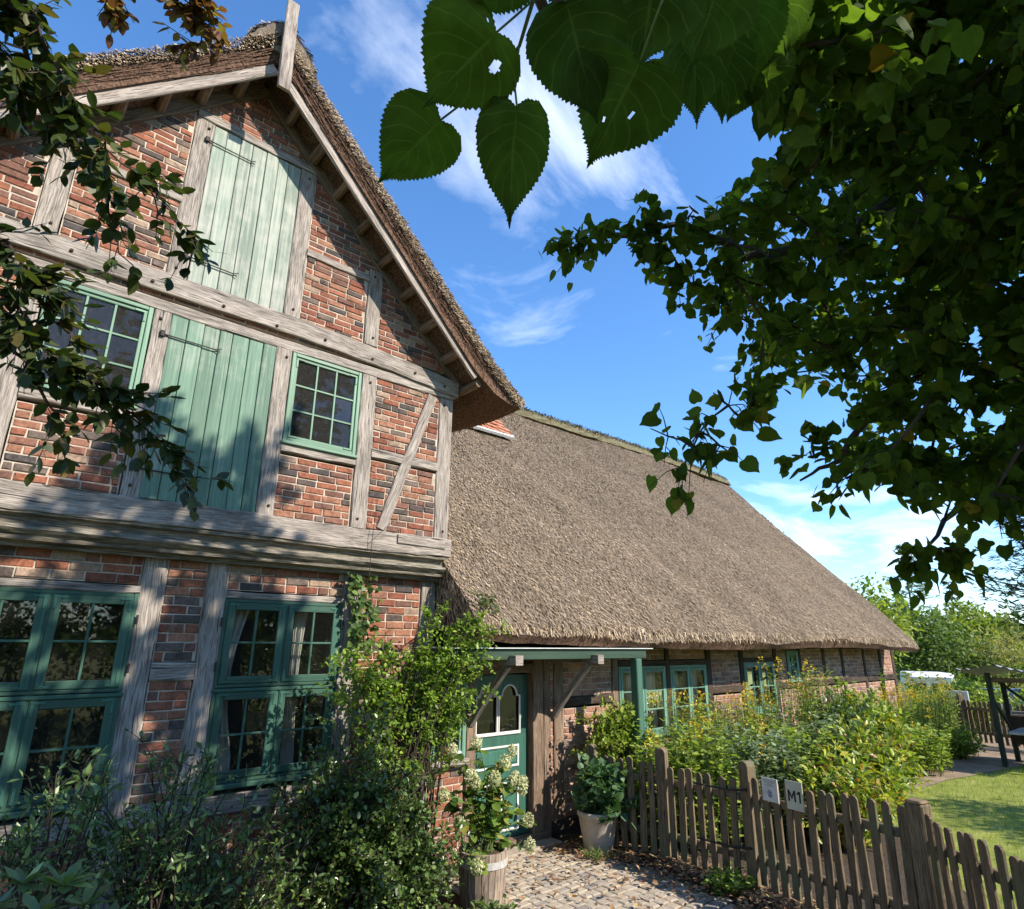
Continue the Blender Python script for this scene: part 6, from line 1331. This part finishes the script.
# fallen leaves and lawn grass
n_ = 3400; P = np.zeros((n_, 3)); 
for i in range(n_):
    while True:
        x, y = random.uniform(4.0, 7.0), random.uniform(1.8, 6.05)
        t = (x - 5.2) / 1.5
        edge = 6.78 if y > 3.9 else 6.74 - (3.8 - y) * .22
        w = math.exp(-((x - edge + .25) / .42) ** 2) + .08 + .4 * math.exp(-((y - 5.75) / .2) ** 2) * (x > 5.9)
        if x < edge + .25 and random.random() < w: break
    P[i] = (x, y, .045 + .03 * random.random())
tip = rv(n_); tip[:, 2] *= .25; up = rv(n_) * .35; up[:, 2] += 1
tag(leaves('leaf_litter', P, tip, up, .06 * rng.uniform(.5, 1.2, n_), 'oval', M['litter'], fold=.3), kind='stuff')
n_ = 70000; xx = rng.uniform(6.2, 20, n_); yy = rng.uniform(-3.0, 4.2, n_)
ok = np.array([not in_poly(a, b, SOIL) and not in_poly(a, b, SANDP) and (a > 5.2 + b * .6) for a, b in zip(xx, yy)]); xx, yy = xx[ok], yy[ok]; n_ = len(xx)
P = np.stack([xx, yy, np.zeros(n_)], 1); tip = rv(n_) * .55; tip[:, 2] = 1
tag(leaves('grass', P, tip, rv(n_), .085 * rng.uniform(.35, 1.4, n_), 'blade', M['grass'], fold=0), kind='stuff')

# ------------------------------------------------------------------ shelter, far fence, board, van, car
sh = thing('shelter', 'dark timber frame shelter with a grey corrugated roof and bench shelf on the lawn', 'shelter', (17.7, 3.2, 0))
for (x, y, h) in ((17.1, 3.80, 1.86), (18.25, 3.80, 1.72), (17.1, 2.0, 1.86), (18.25, 2.0, 1.72)):
    mb = MB(); mb.timber((x, y - .045, 0), (x, y - .045, h), (1, 0, 0), .09, (0, 1, 0), .09, jit=.003); mb.build('post', M['dark_paint'], sh)
mb = MB(); mb.timber((17.1, 3.73, 1.25), (18.2, 3.73, .55), (0, 0, 1), .07, (0, 1, 0), .05, jit=.002); mb.build('brace', M['dark_paint'], sh)
mb = MB(); mb.timber((17.12, 3.78, 1.72), (17.12, 2.0, 1.72), (0, 0, 1), .09, (1, 0, 0), .06, jit=.002); mb.build('roof_beam', M['oak_brown'], sh)
mb = MB(); mb.timber((17.55, 3.78, 1.72), (17.3, 3.1, 1.15), (0, 0, 1), .07, (1, 0, 0), .05, jit=.002); mb.build('brace', M['dark_paint'], sh)
mb = MB(); b = 0; nx_ = 60
rA = [[(16.75 + 1.9 * i / 1, 4.33 - 2.9 * k / nx_, 1.93 - .16 * i + .022 * math.sin(k * 1.7) + .1 * math.exp(-((k / nx_ - .25) / .1) ** 2)) for k in range(nx_ + 1)] for i in (0, .5, 1)]
mb.sweep(rA, 0, False, False); mb.sweep([[(x, y, z - .012) for x, y, z in r] for r in rA], 0, False, False); mb.build('roof_sheet', M['sheet'], sh)
mb = MB(); mb.box((17.05, 1.95, .66), (18.3, 3.63, .71), 0, .01); mb.build('bench_shelf', M['grey_wood'], sh)
for z in (1.0, .38):
    mb = MB(); mb.timber((18.32, 3.88, z), (18.32, 1.9, z), (0, 0, 1), .06, (1, 0, 0), .03, jit=.002); mb.build('rail', M['grey_wood'], sh)
mb = MB(); mb.box((18.2, 3.28, .35), (18.6, 3.83, .95), 0, .02); mb.build('storage_box', M['oak_dark'], sh)

ff = thing('picket_fence', 'dark brown picket fence at the far edge of the garden behind the shelter', 'fence', (20.5, 4.5, 0))
FF = [(22.6, 6.9), (20.6, 5.3), (20.0, 3.6), (19.7, 1.6)]
for (p, q) in zip(FF[:-1], FF[1:]):
    fence_run(ff, p, q, 14, 1.06, 1.06, -1)
for (x, y) in FF: fence_post(ff, x, y, 1.22, .9, .12)
nb = thing('notice_board', 'white rectangular board standing behind the far picket fence', 'board', (21.3, 5.6, 0))
mb = MB(); mb.box((21.27, 5.25, .78), (21.31, 5.85, 1.24), 0, .01); mb.build('panel', M['plate_white'], nb)
for y in (5.32, 5.78):
    mb = MB(); mb.box((21.315, y - .03, 0), (21.37, y + .03, 1.26), 0, .005); mb.build('leg', M['oak_dark'], nb)

def profile_body(mb, P, y0, y1, inset, mi=0):
    """side profile (along local x, z) swept across width with tucked sides"""
    rings = []
    cz = sum(p[1] for p in P) / len(P); cx_ = sum(p[0] for p in P) / len(P)
    for y, k in ((y0, 1 - inset), (y0 + .06, 1 - inset * .25), (y0 + .18, 1.0), (y1 - .18, 1.0), (y1 - .06, 1 - inset * .25), (y1, 1 - inset)):
        rings.append([(cx_ + (a - cx_) * k, y, cz + (b_ - cz) * k) for a, b_ in P])
    mb.sweep(rings, mi)

def place_parts(th, loc, rz):
    th.location = loc; th.rotation_euler = (0, 0, rz)

cv = thing('camper_van', 'white camper van parked beyond the garden, half hidden by plants', 'van', (0, 0, 0))
mb = MB(); P_ = [(-2.6, .45), (2.3, .45), (2.75, .6), (2.75, 1.2), (2.2, 1.45), (1.75, 2.2), (1.5, 2.55), (-2.4, 2.6), (-2.6, 2.4)]
profile_body(mb, P_, -1.0, 1.0, .03); mb.build('body', M['caravan'], cv, smooth=False)
for (x0, x1, z0, z1) in ((-1.9, -1.2, 1.4, 1.95), (-.4, .2, 1.35, 2.0), (1.05, 1.7, 1.45, 2.0)):
    for s in (-1, 1):
        mb = MB(); mb.box((x0, s * 1.0 - .012, z0), (x1, s * 1.0 + .012, z1), 0, .008); mb.build('window', M['dark_glass'], cv)
mb = MB(); mb.box((-2.625, -.55, 1.5), (-2.585, .05, 2.1), 0, .01); mb.build('window', M['dark_glass'], cv)
mb = MB(); mb.box((-2.625, .3, 1.75), (-2.585, .7, 2.1), 0, .01); mb.build('window', M['dark_glass'], cv)
mb = MB(); mb.sweep([[(1.85 + a * .38, y, 1.53 + a * 0 - .0 + b_) for a, b_ in ((.6, 0), (.62, .03), (0.02, .72), (-.02, .70))] for y in (-.85, .85)]); mb.build('windscreen', M['dark_glass'], cv)
for x in (-1.7, 1.75):
    for s in (-1, 1):
        mb = MB(); 
        rr = [[(x + r * math.cos(t), s * .93 + o, .33 + r * math.sin(t)) for t in [2 * math.pi * k / 18 for k in range(18)]] for r, o in ((.30, -.09), (.33, -.07), (.33, .07), (.30, .09))]
        mb.sweep(rr); w_ = mb.build('wheel', M['rubber'], cv)
        mb = MB(); mb.sweep([[(x + r * math.cos(t), s * .93 + o, .33 + r * math.sin(t)) for t in [2 * math.pi * k / 14 for k in range(14)]] for r, o in ((.19, s * .092), (.17, s * .1))]); mb.build('hubcap', M['zinc'], w_)
place_parts(cv, (34.2, 10.0, gz(34.2, 10)), math.radians(23)); cv.scale = (.84, .84, .84)

ca = thing('parked_car', 'grey blue parked car seen over the far fence', 'car', (0, 0, 0))
mb = MB(); profile_body(mb, [(-2.1, .28), (2.05, .28), (2.15, .5), (2.05, .72), (1.0, .90), (-1.75, .95), (-2.1, .85)], -.86, .86, .04); mb.build('body', M['car_blue'], ca)
mb = MB(); profile_body(mb, [(-1.75, .93), (1.0, .9), (.35, 1.40), (-1.1, 1.45), (-1.6, 1.15)], -.76, .76, .06); cb_ = mb.build('cabin', M['dark_glass'], ca)
mb = MB(); profile_body(mb, [(.32, 1.405), (-1.12, 1.452), (-1.05, 1.475), (.25, 1.43)], -.70, .70, .02); mb.build('roof_panel', M['car_blue'], ca)
for x in (-1.3, 1.35):
    for s in (-1, 1):
        mb = MB(); mb.sweep([[(x + r * math.cos(t), s * .80 + o, .31 + r * math.sin(t)) for t in [2 * math.pi * k / 18 for k in range(18)]] for r, o in ((.28, -.09), (.31, -.07), (.31, .07), (.28, .09))]); w_ = mb.build('wheel', M['rubber'], ca)
        mb = MB(); mb.sweep([[(x + r * math.cos(t), s * .80 + o, .31 + r * math.sin(t)) for t in [2 * math.pi * k / 14 for k in range(14)]] for r, o in ((.2, s * .092), (.18, s * .1))]); mb.build('rim', M['zinc'], w_)
for s in (-1, 1):
    mb = MB(); mb.box((-2.13, s * .62 - .14, .68), (-2.05, s * .62 + .14, .82), 0, .02); mb.build('tail_light', M['red_bloom'], ca)
place_parts(ca, (37.5, 8.35, gz(37.5, 8) + .35), math.radians(68))

# ------------------------------------------------------------------ linden overhead
ln = thing('linden_tree', 'big linden tree whose dark leafy boughs hang into the upper right of the view', 'tree', (4.9, -2.4, 0))
mb = MB(); rings = []
for i in range(12):
    t = i / 11; z = 9.2 * t; r = .34 * (1 - t) ** .8 + .07 + .16 * math.exp(-z * 2.2)
    rings.append([(4.9 + .35 * t * t + r * (1 + .06 * math.sin(3 * a)) * math.cos(a), -2.4 + .5 * t * t + r * math.sin(a), z) for a in [2 * math.pi * k / 14 for k in range(14)]])
mb.sweep(rings); mb.build('trunk', M['bark'], ln)
LIMB_PTS = []
for li, L in enumerate(LINDEN_LIMBS):
    L = [Vector(p) for p in L]
    st = [Vector((4.92, -2.3, 3.4 + .25 * li)), Vector((4.5, -1.5, 4.3 + .1 * li))]
    if li == 1: L = L[:-2]
    pts = st + L; mb = MB()
    fine = []
    for i in range(len(pts) - 1):
        for k in range(4): fine.append(pts[i].lerp(pts[i + 1], k / 4) + Vector((random.gauss(0, .012), random.gauss(0, .012), random.gauss(0, .012))))
    fine.append(pts[-1]); mb.tube(fine, .075 if li < 4 else .03, .006, 8); mb.build('limb', M['twig'], ln); LIMB_PTS += fine
for pts in ([(5.1, -2.1, 6.0), (4.3, -1.0, 7.2), (3.3, .2, 7.6), (2.4, 1.0, 7.3)], [(5.2, -2.0, 7.0), (5.2, -.6, 8.2), (4.8, .6, 8.3)], [(5.0, -2.2, 5.4), (3.6, -1.6, 6.3), (2.3, -.8, 6.5), (1.3, .0, 6.0)]):
    mb = MB(); P_ = [Vector(p) for p in pts]; fine = []
    for i in range(len(P_) - 1):
        for k in range(5): fine.append(P_[i].lerp(P_[i + 1], k / 5) + Vector((random.gauss(0, .03), random.gauss(0, .03), random.gauss(0, .02))))
    fine.append(P_[-1]); mb.tube(fine, .11, .02, 8); mb.build('limb', M['twig'], ln); LIMB_PTS += fine
# twigs: every leaf cluster hangs from the nearest cluster or limb already reached
mb = MB(); P = []; D = []; U = []; S = []
NODE = [np.array(tuple(p)) for p in LIMB_PTS]
todo = [(np.array(c), 0) for c in LINDEN_CLUMPS] + [(np.array(c), 1) for c in LINDEN_SHADOW] + [(np.array(c), 2) for c in LINDEN_NEAR] + [(np.array(c), 3) for c in LINDEN_TIPS]
TP = np.array([c for c, _ in todo]); best = np.full(len(TP), 1e9); par = np.zeros((len(TP), 3))
for q in NODE:
    d_ = np.linalg.norm(TP - q, axis=1); m_ = d_ < best; best[m_] = d_[m_]; par[m_] = q
left = np.ones(len(TP), bool)
for _ in range(len(TP)):
    i = int(np.argmin(np.where(left, best, 1e9))); left[i] = False; c = TP[i]; q = par[i]; kind_ = todo[i][1]
    d_ = np.linalg.norm(TP - c, axis=1) * 1.04; m_ = left & (d_ < best); best[m_] = d_[m_]; par[m_] = c
    out = c - q; ln_ = np.linalg.norm(out); out = out / max(1e-6, ln_)
    mid = (q + c) / 2 + rng.normal(size=3) * .05 * min(1, ln_); e = c + out * .08
    mb.tube([q, mid, c, e], .0075, .003, 4, caps=False)
    for s in range(3):
        dv = out * .4 + rv(1)[0] * .9; dv /= np.linalg.norm(dv); L = rng.uniform(.09, .18) * (2.2 if kind_ == 1 else 1); e2 = c + dv * L; e2[2] -= .04
        mb.tube([c, (c + e2) / 2 + np.array([0, 0, .02]), e2], .0035, .0015, 3, caps=False)
        for u in range(9 if kind_ == 1 else 3 if kind_ == 3 else int(rng.integers(14, 20))):
            t = rng.uniform(.05, 1.05); p = c + (e2 - c) * t; P.append(p + rng.normal(size=3) * .03)
            d = dv * .5 + rv(1)[0] * .75; d[2] -= .55; D.append(d); un = rv(1)[0] * .8; un[2] += .8; U.append(un); S.append(rng.uniform(.034, .066) * (2.2 if kind_ == 1 else 0.95 if kind_ == 2 else 1.35 if kind_ == 3 else 1.0))
mb.build('twigs', M['twig'], ln)
leaves('crown', P, D, U, S, 'heart', M['lime_leaf'], ln, fold=.12)

OUT = [(0, 0), (.13, -.075), (.30, -.065), (.44, .05), (.505, .22), (.495, .40), (.42, .58), (.30, .74), (.17, .87), (.075, .955), (.03, 1.02), (0, 1.13)]
def big_leaf(base, tip, width, holes=()):
    """one close leaf: heart shaped, serrated, with a drawn-out tip, bent and cupped"""
    b = Vector(base); t = Vector(tip); L = (t - b).length / 1.10; d = (t - b).normalized()
    view = ((b + t) / 2 - Vector((0, 0, 2.38))).normalized() + Vector(rv(1)[0]) * .35
    side = d.cross(view).normalized(); nn = side.cross(d)
    rows = 76; cols = 36; m = MB(); idx = {}
    bend = random.uniform(-.3, .3); cup = random.uniform(.05, .3); ph = random.uniform(0, 6); asym = random.uniform(.9, 1.1)
    for i in range(rows + 1):
        u = i / rows * (len(OUT) - 1); k = min(len(OUT) - 2, int(u)); f = u - k; f = f * f * (3 - 2 * f) * .35 + f * .65
        ex = OUT[k][0] + (OUT[k + 1][0] - OUT[k][0]) * f; ey = OUT[k][1] + (OUT[k + 1][1] - OUT[k][1]) * f
        s = i / rows; my = 1.13 * s ** 1.35
        tooth = (1.0 if i % 2 else -.6) * random.uniform(.3, 1.0) * .02 * (0 < i < rows - 2)
        for j in range(cols + 1):
            v = -1 + 2 * j / cols; a_ = abs(v)
            x = ex * a_ * (1 if v > 0 else -1) * (asym if v > 0 else 2 - asym); y = my + (ey - my) * a_
            if a_ == 1 and ex > .02: x += (1 if v > 0 else -1) * tooth; y += tooth * .8
            z = cup * a_ * a_ * ex + bend * y * y * .5 + .02 * math.sin(8 * y - 4 * a_ + ph) + .035 * math.sin(5 * y + v * 3 + ph) * a_
            idx[(i, j)] = len(m.v); m.v.append(tuple(b + side * (x * width) + d * (y * L) + nn * (z * width)))
    for i in range(rows):
        for j in range(cols):
            s = (i + .5) / rows; v = -1 + 2 * (j + .5) / cols
            if any(((s - hs) / hr) ** 2 + ((v - hv) / (hr * 2.0)) ** 2 < 1 + .25 * math.sin(5 * math.atan2(v - hv, 2 * (s - hs))) for hs, hv, hr in holes): continue
            q = [(i, j), (i, j + 1), (i + 1, j + 1), (i + 1, j)]
            m.face([idx[k] for k in q], 0, [(k[0] / rows, (-1 + 2 * k[1] / cols) * .75) for k in q])
    return m
for k, (b, t, w) in enumerate(BIG_LEAVES):
    hs = ((.34, .42, .05), (.14, -.5, .016)) if k == 0 else ((.5, .3, .022), (.62, -.2, .02)) if k == 4 else ()
    o = big_leaf(b, t, w, hs).build('leaf', M['big_leaf'], ln, smooth=True)
mb = MB(); mb.tube([(.46, .36, 3.19)] + LEAF_TWIG, .0028, .0012, 6); mb.build('twig', M['stem_green'], ln)
PET = [[LEAF_TWIG[4], BIG_LEAVES[1][0]], [LEAF_TWIG[2], (.325, .37, 2.93), BIG_LEAVES[2][0]], [LEAF_TWIG[1], (.30, .34, 2.965), BIG_LEAVES[0][0]]]
for k in (3, 4, 5, 12, 14, 16):
    b = Vector(BIG_LEAVES[k][0]); t = Vector(BIG_LEAVES[k][1]); up_ = (b - t).normalized(); PET.append([b, b + up_ * .04 + Vector((0, 0, .015)), b + up_ * .06 + Vector((.02, -.01, .07))])
for q in PET:
    mb = MB(); mb.tube(q, .0012, .0012, 5); mb.build('petiole', M['stem_green'], ln)

# ------------------------------------------------------------------ copper beech at the left
be = thing('beech_tree', 'beech tree out to the left whose dark leafy twigs hang across the gable', 'tree', (-3.4, 1.6, 0))
mb = MB(); rings = []
for i in range(12):
    t = i / 11; z = 9.5 * t; r = .30 * (1 - t) ** .8 + .06 + .14 * math.exp(-z * 2.2)
    rings.append([(-3.4 + .2 * t + r * math.cos(a), 1.6 + .2 * t + r * math.sin(a), z) for a in [2 * math.pi * k / 14 for k in range(14)]])
mb.sweep(rings); mb.build('trunk', M['bark'], be)
hub = Vector((-1.25, 2.0, 4.5))
mb = MB(); mb.tube([(-3.35, 1.65, 3.3), (-2.6, 1.75, 3.9), (-1.9, 1.9, 4.3), hub], .09, .035, 8); mb.build('limb', M['bark'], be)
mb = MB(); P = []; D = []; U = []; S = []; RP = []; RD = []; RU = []; RS = []
for nm, L in BEECH_TWIGS.items():
    red = nm.startswith('T'); L = [Vector(p) for p in L]
    if nm in ('A', 'B', 'B2', 'T', 'M', 'M2', 'T2', 'T3'): L = [hub + Vector((0, 0, random.uniform(-.05, .05)))] + L
    fine = []
    for i in range(len(L) - 1):
        for k in range(5): fine.append(L[i].lerp(L[i + 1], k / 5))
    fine.append(L[-1]); fine = [q + Vector((random.gauss(0, .012), random.gauss(0, .012), random.gauss(0, .012) + .10 * math.sin(math.pi * i / (len(fine) - 1)))) for i, q in enumerate(fine)]
    mb.tube(fine, .008, .002, 5, caps=False)
    tot = sum((fine[i + 1] - fine[i]).length for i in range(len(fine) - 1)); nb = int(tot / .026)
    for u in range(nb):
        i = random.randint(2 if len(fine) > 12 else 0, len(fine) - 2); q = fine[i].lerp(fine[i + 1], random.random()); dd = (fine[i + 1] - fine[i]).normalized()
        sd = (dd * .7 + Vector(rv(1)[0]) * .7 + Vector((0, 0, -.15))).normalized(); Ls = random.uniform(.05, .20) * (1.0 if not red else .6); q2 = q + sd * Ls
        mb.tube([q, q2], .002, .0012, 3, caps=False)
        for e in range(6 if not red else 4):
            t = random.random(); p = q.lerp(q2, t); d = sd * .6 + Vector(rv(1)[0]) * .7; d.z -= .2; un = Vector(rv(1)[0]) * .45 + Vector((0, -.3, 1))
            if red: RP.append(tuple(p)); RD.append(tuple(d)); RU.append(tuple(un)); RS.append(random.uniform(.03, .05))
            else: P.append(tuple(p)); D.append(tuple(d)); U.append(tuple(un)); S.append(random.uniform(.036, .064))
# the rest of its crown, beyond the left edge of the view
for k in range(900):
    d = rv(1)[0]; c = np.array([-3.6, 1.2, 6.6]) + d * np.array([1.9, 2.2, 2.0]) * rng.uniform(.5, 1)
    for e in range(5): P.append(c + rng.normal(size=3) * .16); D.append(rv(1)[0] + np.array([0, 0, -.3])); U.append(rv(1)[0] * .5 + np.array([0, 0, 1])); S.append(.085)
mb.build('twigs', M['twig'], be)
leaves('crown', P, D, U, S, 'oval', M['beech_leaf'], be, fold=.1)
leaves('young_leaves', RP, RD, RU, RS, 'oval', M['beech_red'], be, fold=.1)

# ------------------------------------------------------------------ trees beyond the garden
def far_tree(name, label, x, y, h, w, m, leaf, n, kind='plain', crown0=.12, group=None, lobes=14, conic=False, trunk_r=.14):
    z0 = gz(x, y); th = thing(name, label, 'tree', (x, y, z0), group)
    mb = MB(); mb.tube([(x, y, z0), (x + random.uniform(-.1, .1), y, z0 + h * .45), (x, y, z0 + h * (.97 if conic else .8))], trunk_r, .02, 8)
    mb.build('trunk', M['bark'], th)
    P = []; D = []
    mbl = MB()
    if conic:
        tiers = int(h / .42)
        for k in range(tiers):
            t = k / tiers; z = z0 + h * (crown0 + (1 - crown0) * t); r = w * .5 * (1 - t) ** .85 * random.uniform(.8, 1.1) + .06
            nb = max(4, int(9 * (1 - t)) + 3)
            for b in range(nb):
                a = random.uniform(0, 6.283); rr = r * random.uniform(.7, 1.1); tip = Vector((x + rr * math.cos(a), y + rr * math.sin(a), z + rr * random.uniform(.0, .28)))
                o = Vector((x, y, z)); mbl.tube([o, o.lerp(tip, .5) + Vector((0, 0, -.04 * rr)), tip], .02 * (1 - t) + .006, .004, 4, caps=False)
                for u in range(max(6, int(n / tiers / nb))):
                    s = random.random() ** .7; q = o.lerp(tip, s); P.append((q.x + random.gauss(0, .09), q.y + random.gauss(0, .09), q.z + random.gauss(-.05, .06))); dd = (tip - o).normalized() + Vector(rv(1)[0]) * .6; D.append(tuple(dd))
    else:
        L = []
        for k in range(lobes):
            d = rv(1)[0]; d[2] = abs(d[2]) if random.random() < .75 else d[2]; rr = random.uniform(.35, .72)
            c = np.array([x, y, z0 + h * (crown0 + (1 - crown0) * .48)]) + d * np.array([w * .5, w * .5, h * (1 - crown0) * .5]) * rr
            L.append((c, random.uniform(.24, .42) * w * .55)); mbl.tube([(x, y, z0 + h * .3), ((x + c[0]) / 2, (y + c[1]) / 2, (z0 + h * .35 + c[2]) / 2), tuple(c)], .05, .012, 5, caps=False)
        for k in range(n):
            c, r = L[random.randrange(lobes)]; d = rv(1)[0]; rr = random.uniform(.45, 1.05) if random.random() < .85 else random.uniform(1, 1.35); p = c + d * r * rr * np.array([1, 1, .85])
            P.append(p); D.append(d * .5 + rv(1)[0] * .8 + np.array([0, 0, -.2]))
    mbl.build('branches', M['bark'], th)
    n_ = len(P); up = rv(n_) * .6; up[:, 2] += 1
    leaves('crown', P, D, up, leaf * rng.uniform(.6, 1.3, n_), kind, m, th)
    return th
far_tree('broadleaf_tree', 'yellow green bushy tree right behind the far end of the cottage', 27.5, 9.9, 5.7, 4.6, M['tree_yellow'], .20, 5200, lobes=20, crown0=.02)
far_tree('broadleaf_tree', 'yellow green tree behind the cottage gable, taller and half hidden by the roof', 31.0, 12.0, 5.9, 5.0, M['tree_yellow'], .22, 4200, lobes=18, crown0=.1)
far_tree('conifer_tree', 'tall thin pointed conifer rising above the tree line behind the white van', 45.0, 13.2, 10.4, 6.0, M['tree_mid'], .30, 5200, 'lance', .05, conic=True)
far_tree('broadleaf_tree', 'full mid green tree under the pointed conifer', 43.0, 11.8, 6.6, 6.2, M['tree_mid'], .22, 6500, lobes=22, crown0=.02)
far_tree('broadleaf_tree', 'pale straw coloured willow behind the shelter roof', 46.0, 9.0, 5.4, 7.0, M['tree_willow'], .22, 6500, 'lance', .02, lobes=22)
far_tree('broadleaf_tree', 'round olive green tree on the tree line left of the dark spruce', 56.0, 12.6, 8.0, 6.5, M['tree_yellow'], .28, 4500, lobes=18, crown0=.05)
far_tree('broadleaf_tree', 'broad green tree on the tree line behind the willow', 58.0, 9.0, 7.0, 8.0, M['tree_mid'], .3, 4500, lobes=18, crown0=.05)
far_tree('broadleaf_tree', 'light green bushy tree at the right edge behind the shelter', 40.0, 5.0, 4.6, 6.0, M['tree_yellow'], .22, 5000, lobes=20, crown0=.02)
far_tree('conifer_tree', 'small dark conifer tip on the tree line left of the olive tree', 58.0, 14.2, 9.0, 3.6, M['tree_dark'], .32, 2600, 'lance', .1, conic=True)
far_tree('spruce_tree', 'large dark spruce reaching in from the right edge below the linden boughs', 27.0, 3.3, 9.6, 5.6, M['tree_dark'], .26, 11000, 'lance', .32, conic=True, trunk_r=.2)
for (x, y, h, w, lab) in ((23.6, 5.6, 1.3, 1.8, 'green hedge bush just behind the white board'), (24.3, 4.2, 1.2, 2.2, 'low hedge bush behind the far fence left of the shelter brace'), (24.6, 2.4, 1.3, 2.4, 'hedge bush behind the shelter bench'), (30.5, 7.4, 1.5, 3.2, 'hedge bush in front of the parked car'), (26.0, 6.7, 1.5, 2.0, 'hedge bush to the right of the white van')):
    shrub('hedge_bush', lab, 'shrub', (x, y, gz(x, y)), (x, y, gz(x, y) + h * .5), (w * .5, w * .4, h * .5), 60, 40, .11, 'oval', M['garden_leaf'], M['twig'], .0, .012, 'hedge bushes behind the far fence', spread=.18)
far_tree('shadow_tree', 'small tree added out to the right of the view to cast dappled shadow on the lawn', 14.6, -2.6, 5.2, 4.0, M['tree_mid'], .10, 5200, 'oval', .38, lobes=18)  # unseen tree, added only to throw dappled shadow on the lawn
# trees behind the viewer, mirrored in the panes
for (x, y, h, w, lab) in ((-7.5, -9.0, 7.5, 5.5, 'bushy green tree behind the viewpoint, far left of the house'), (-1.5, -12.5, 8.0, 6.0, 'bushy green tree behind the viewpoint opposite the gable'), (13.0, -14.0, 7.0, 6.0, 'bushy green tree behind the viewpoint across the lawn')):
    far_tree('broadleaf_tree', lab, x, y, h, w, M['tree_mid'], .3, 3200, lobes=18, crown0=.03)
hg = thing('hedge', 'tall green hedge added unseen behind the viewpoint, to be mirrored in the panes', 'hedge', (0, -13.6, 0))  # hedge added out of sight so the panes mirror foliage, not bright horizon
mb = MB(); P = []; D = []
for k in range(70):
    x = random.uniform(-16, 17); y = -13.6 + random.uniform(-.5, .5); mb.tube([(x, y, 0), (x + .1, y, 2.4), (x + random.uniform(-.3, .3), y + random.uniform(-.3, .3), 4.6)], .03, .01, 5, caps=False)
for k in range(44000):
    P.append((rng.uniform(-16.5, 17.5), -13.6 + rng.uniform(-.9, .9), rng.uniform(.05, 6.4 + .5 * math.sin(k)))); D.append(rv(1)[0] * .9 + np.array([0, .5, .1]))
mb.build('stem', M['bark'], hg); n_ = len(P); up = rv(n_) * .6; up[:, 2] += 1; leaves('foliage', P, D, up, .19 * rng.uniform(.6, 1.3, n_), 'plain', M['tree_mid'], hg)
# far wood closing the horizon
P = []; D = []
for k in range(15000):
    a = rng.uniform(0, 2 * math.pi); R = rng.uniform(82, 120); hh = 6.5 + 2.2 * math.sin(a * 9) + 1.5 * math.sin(a * 23 + 1) + 1.0 * math.sin(a * 51)
    P.append((R * math.cos(a) + 8, R * math.sin(a) + 5, -1.4 + rng.uniform(0, 1) ** .8 * hh)); D.append(rv(1)[0])
n_ = len(P); tag(leaves('far_woods', P, D, rv(n_), rng.uniform(1.2, 2.6, n_), 'plain', M['tree_mid']), kind='stuff')
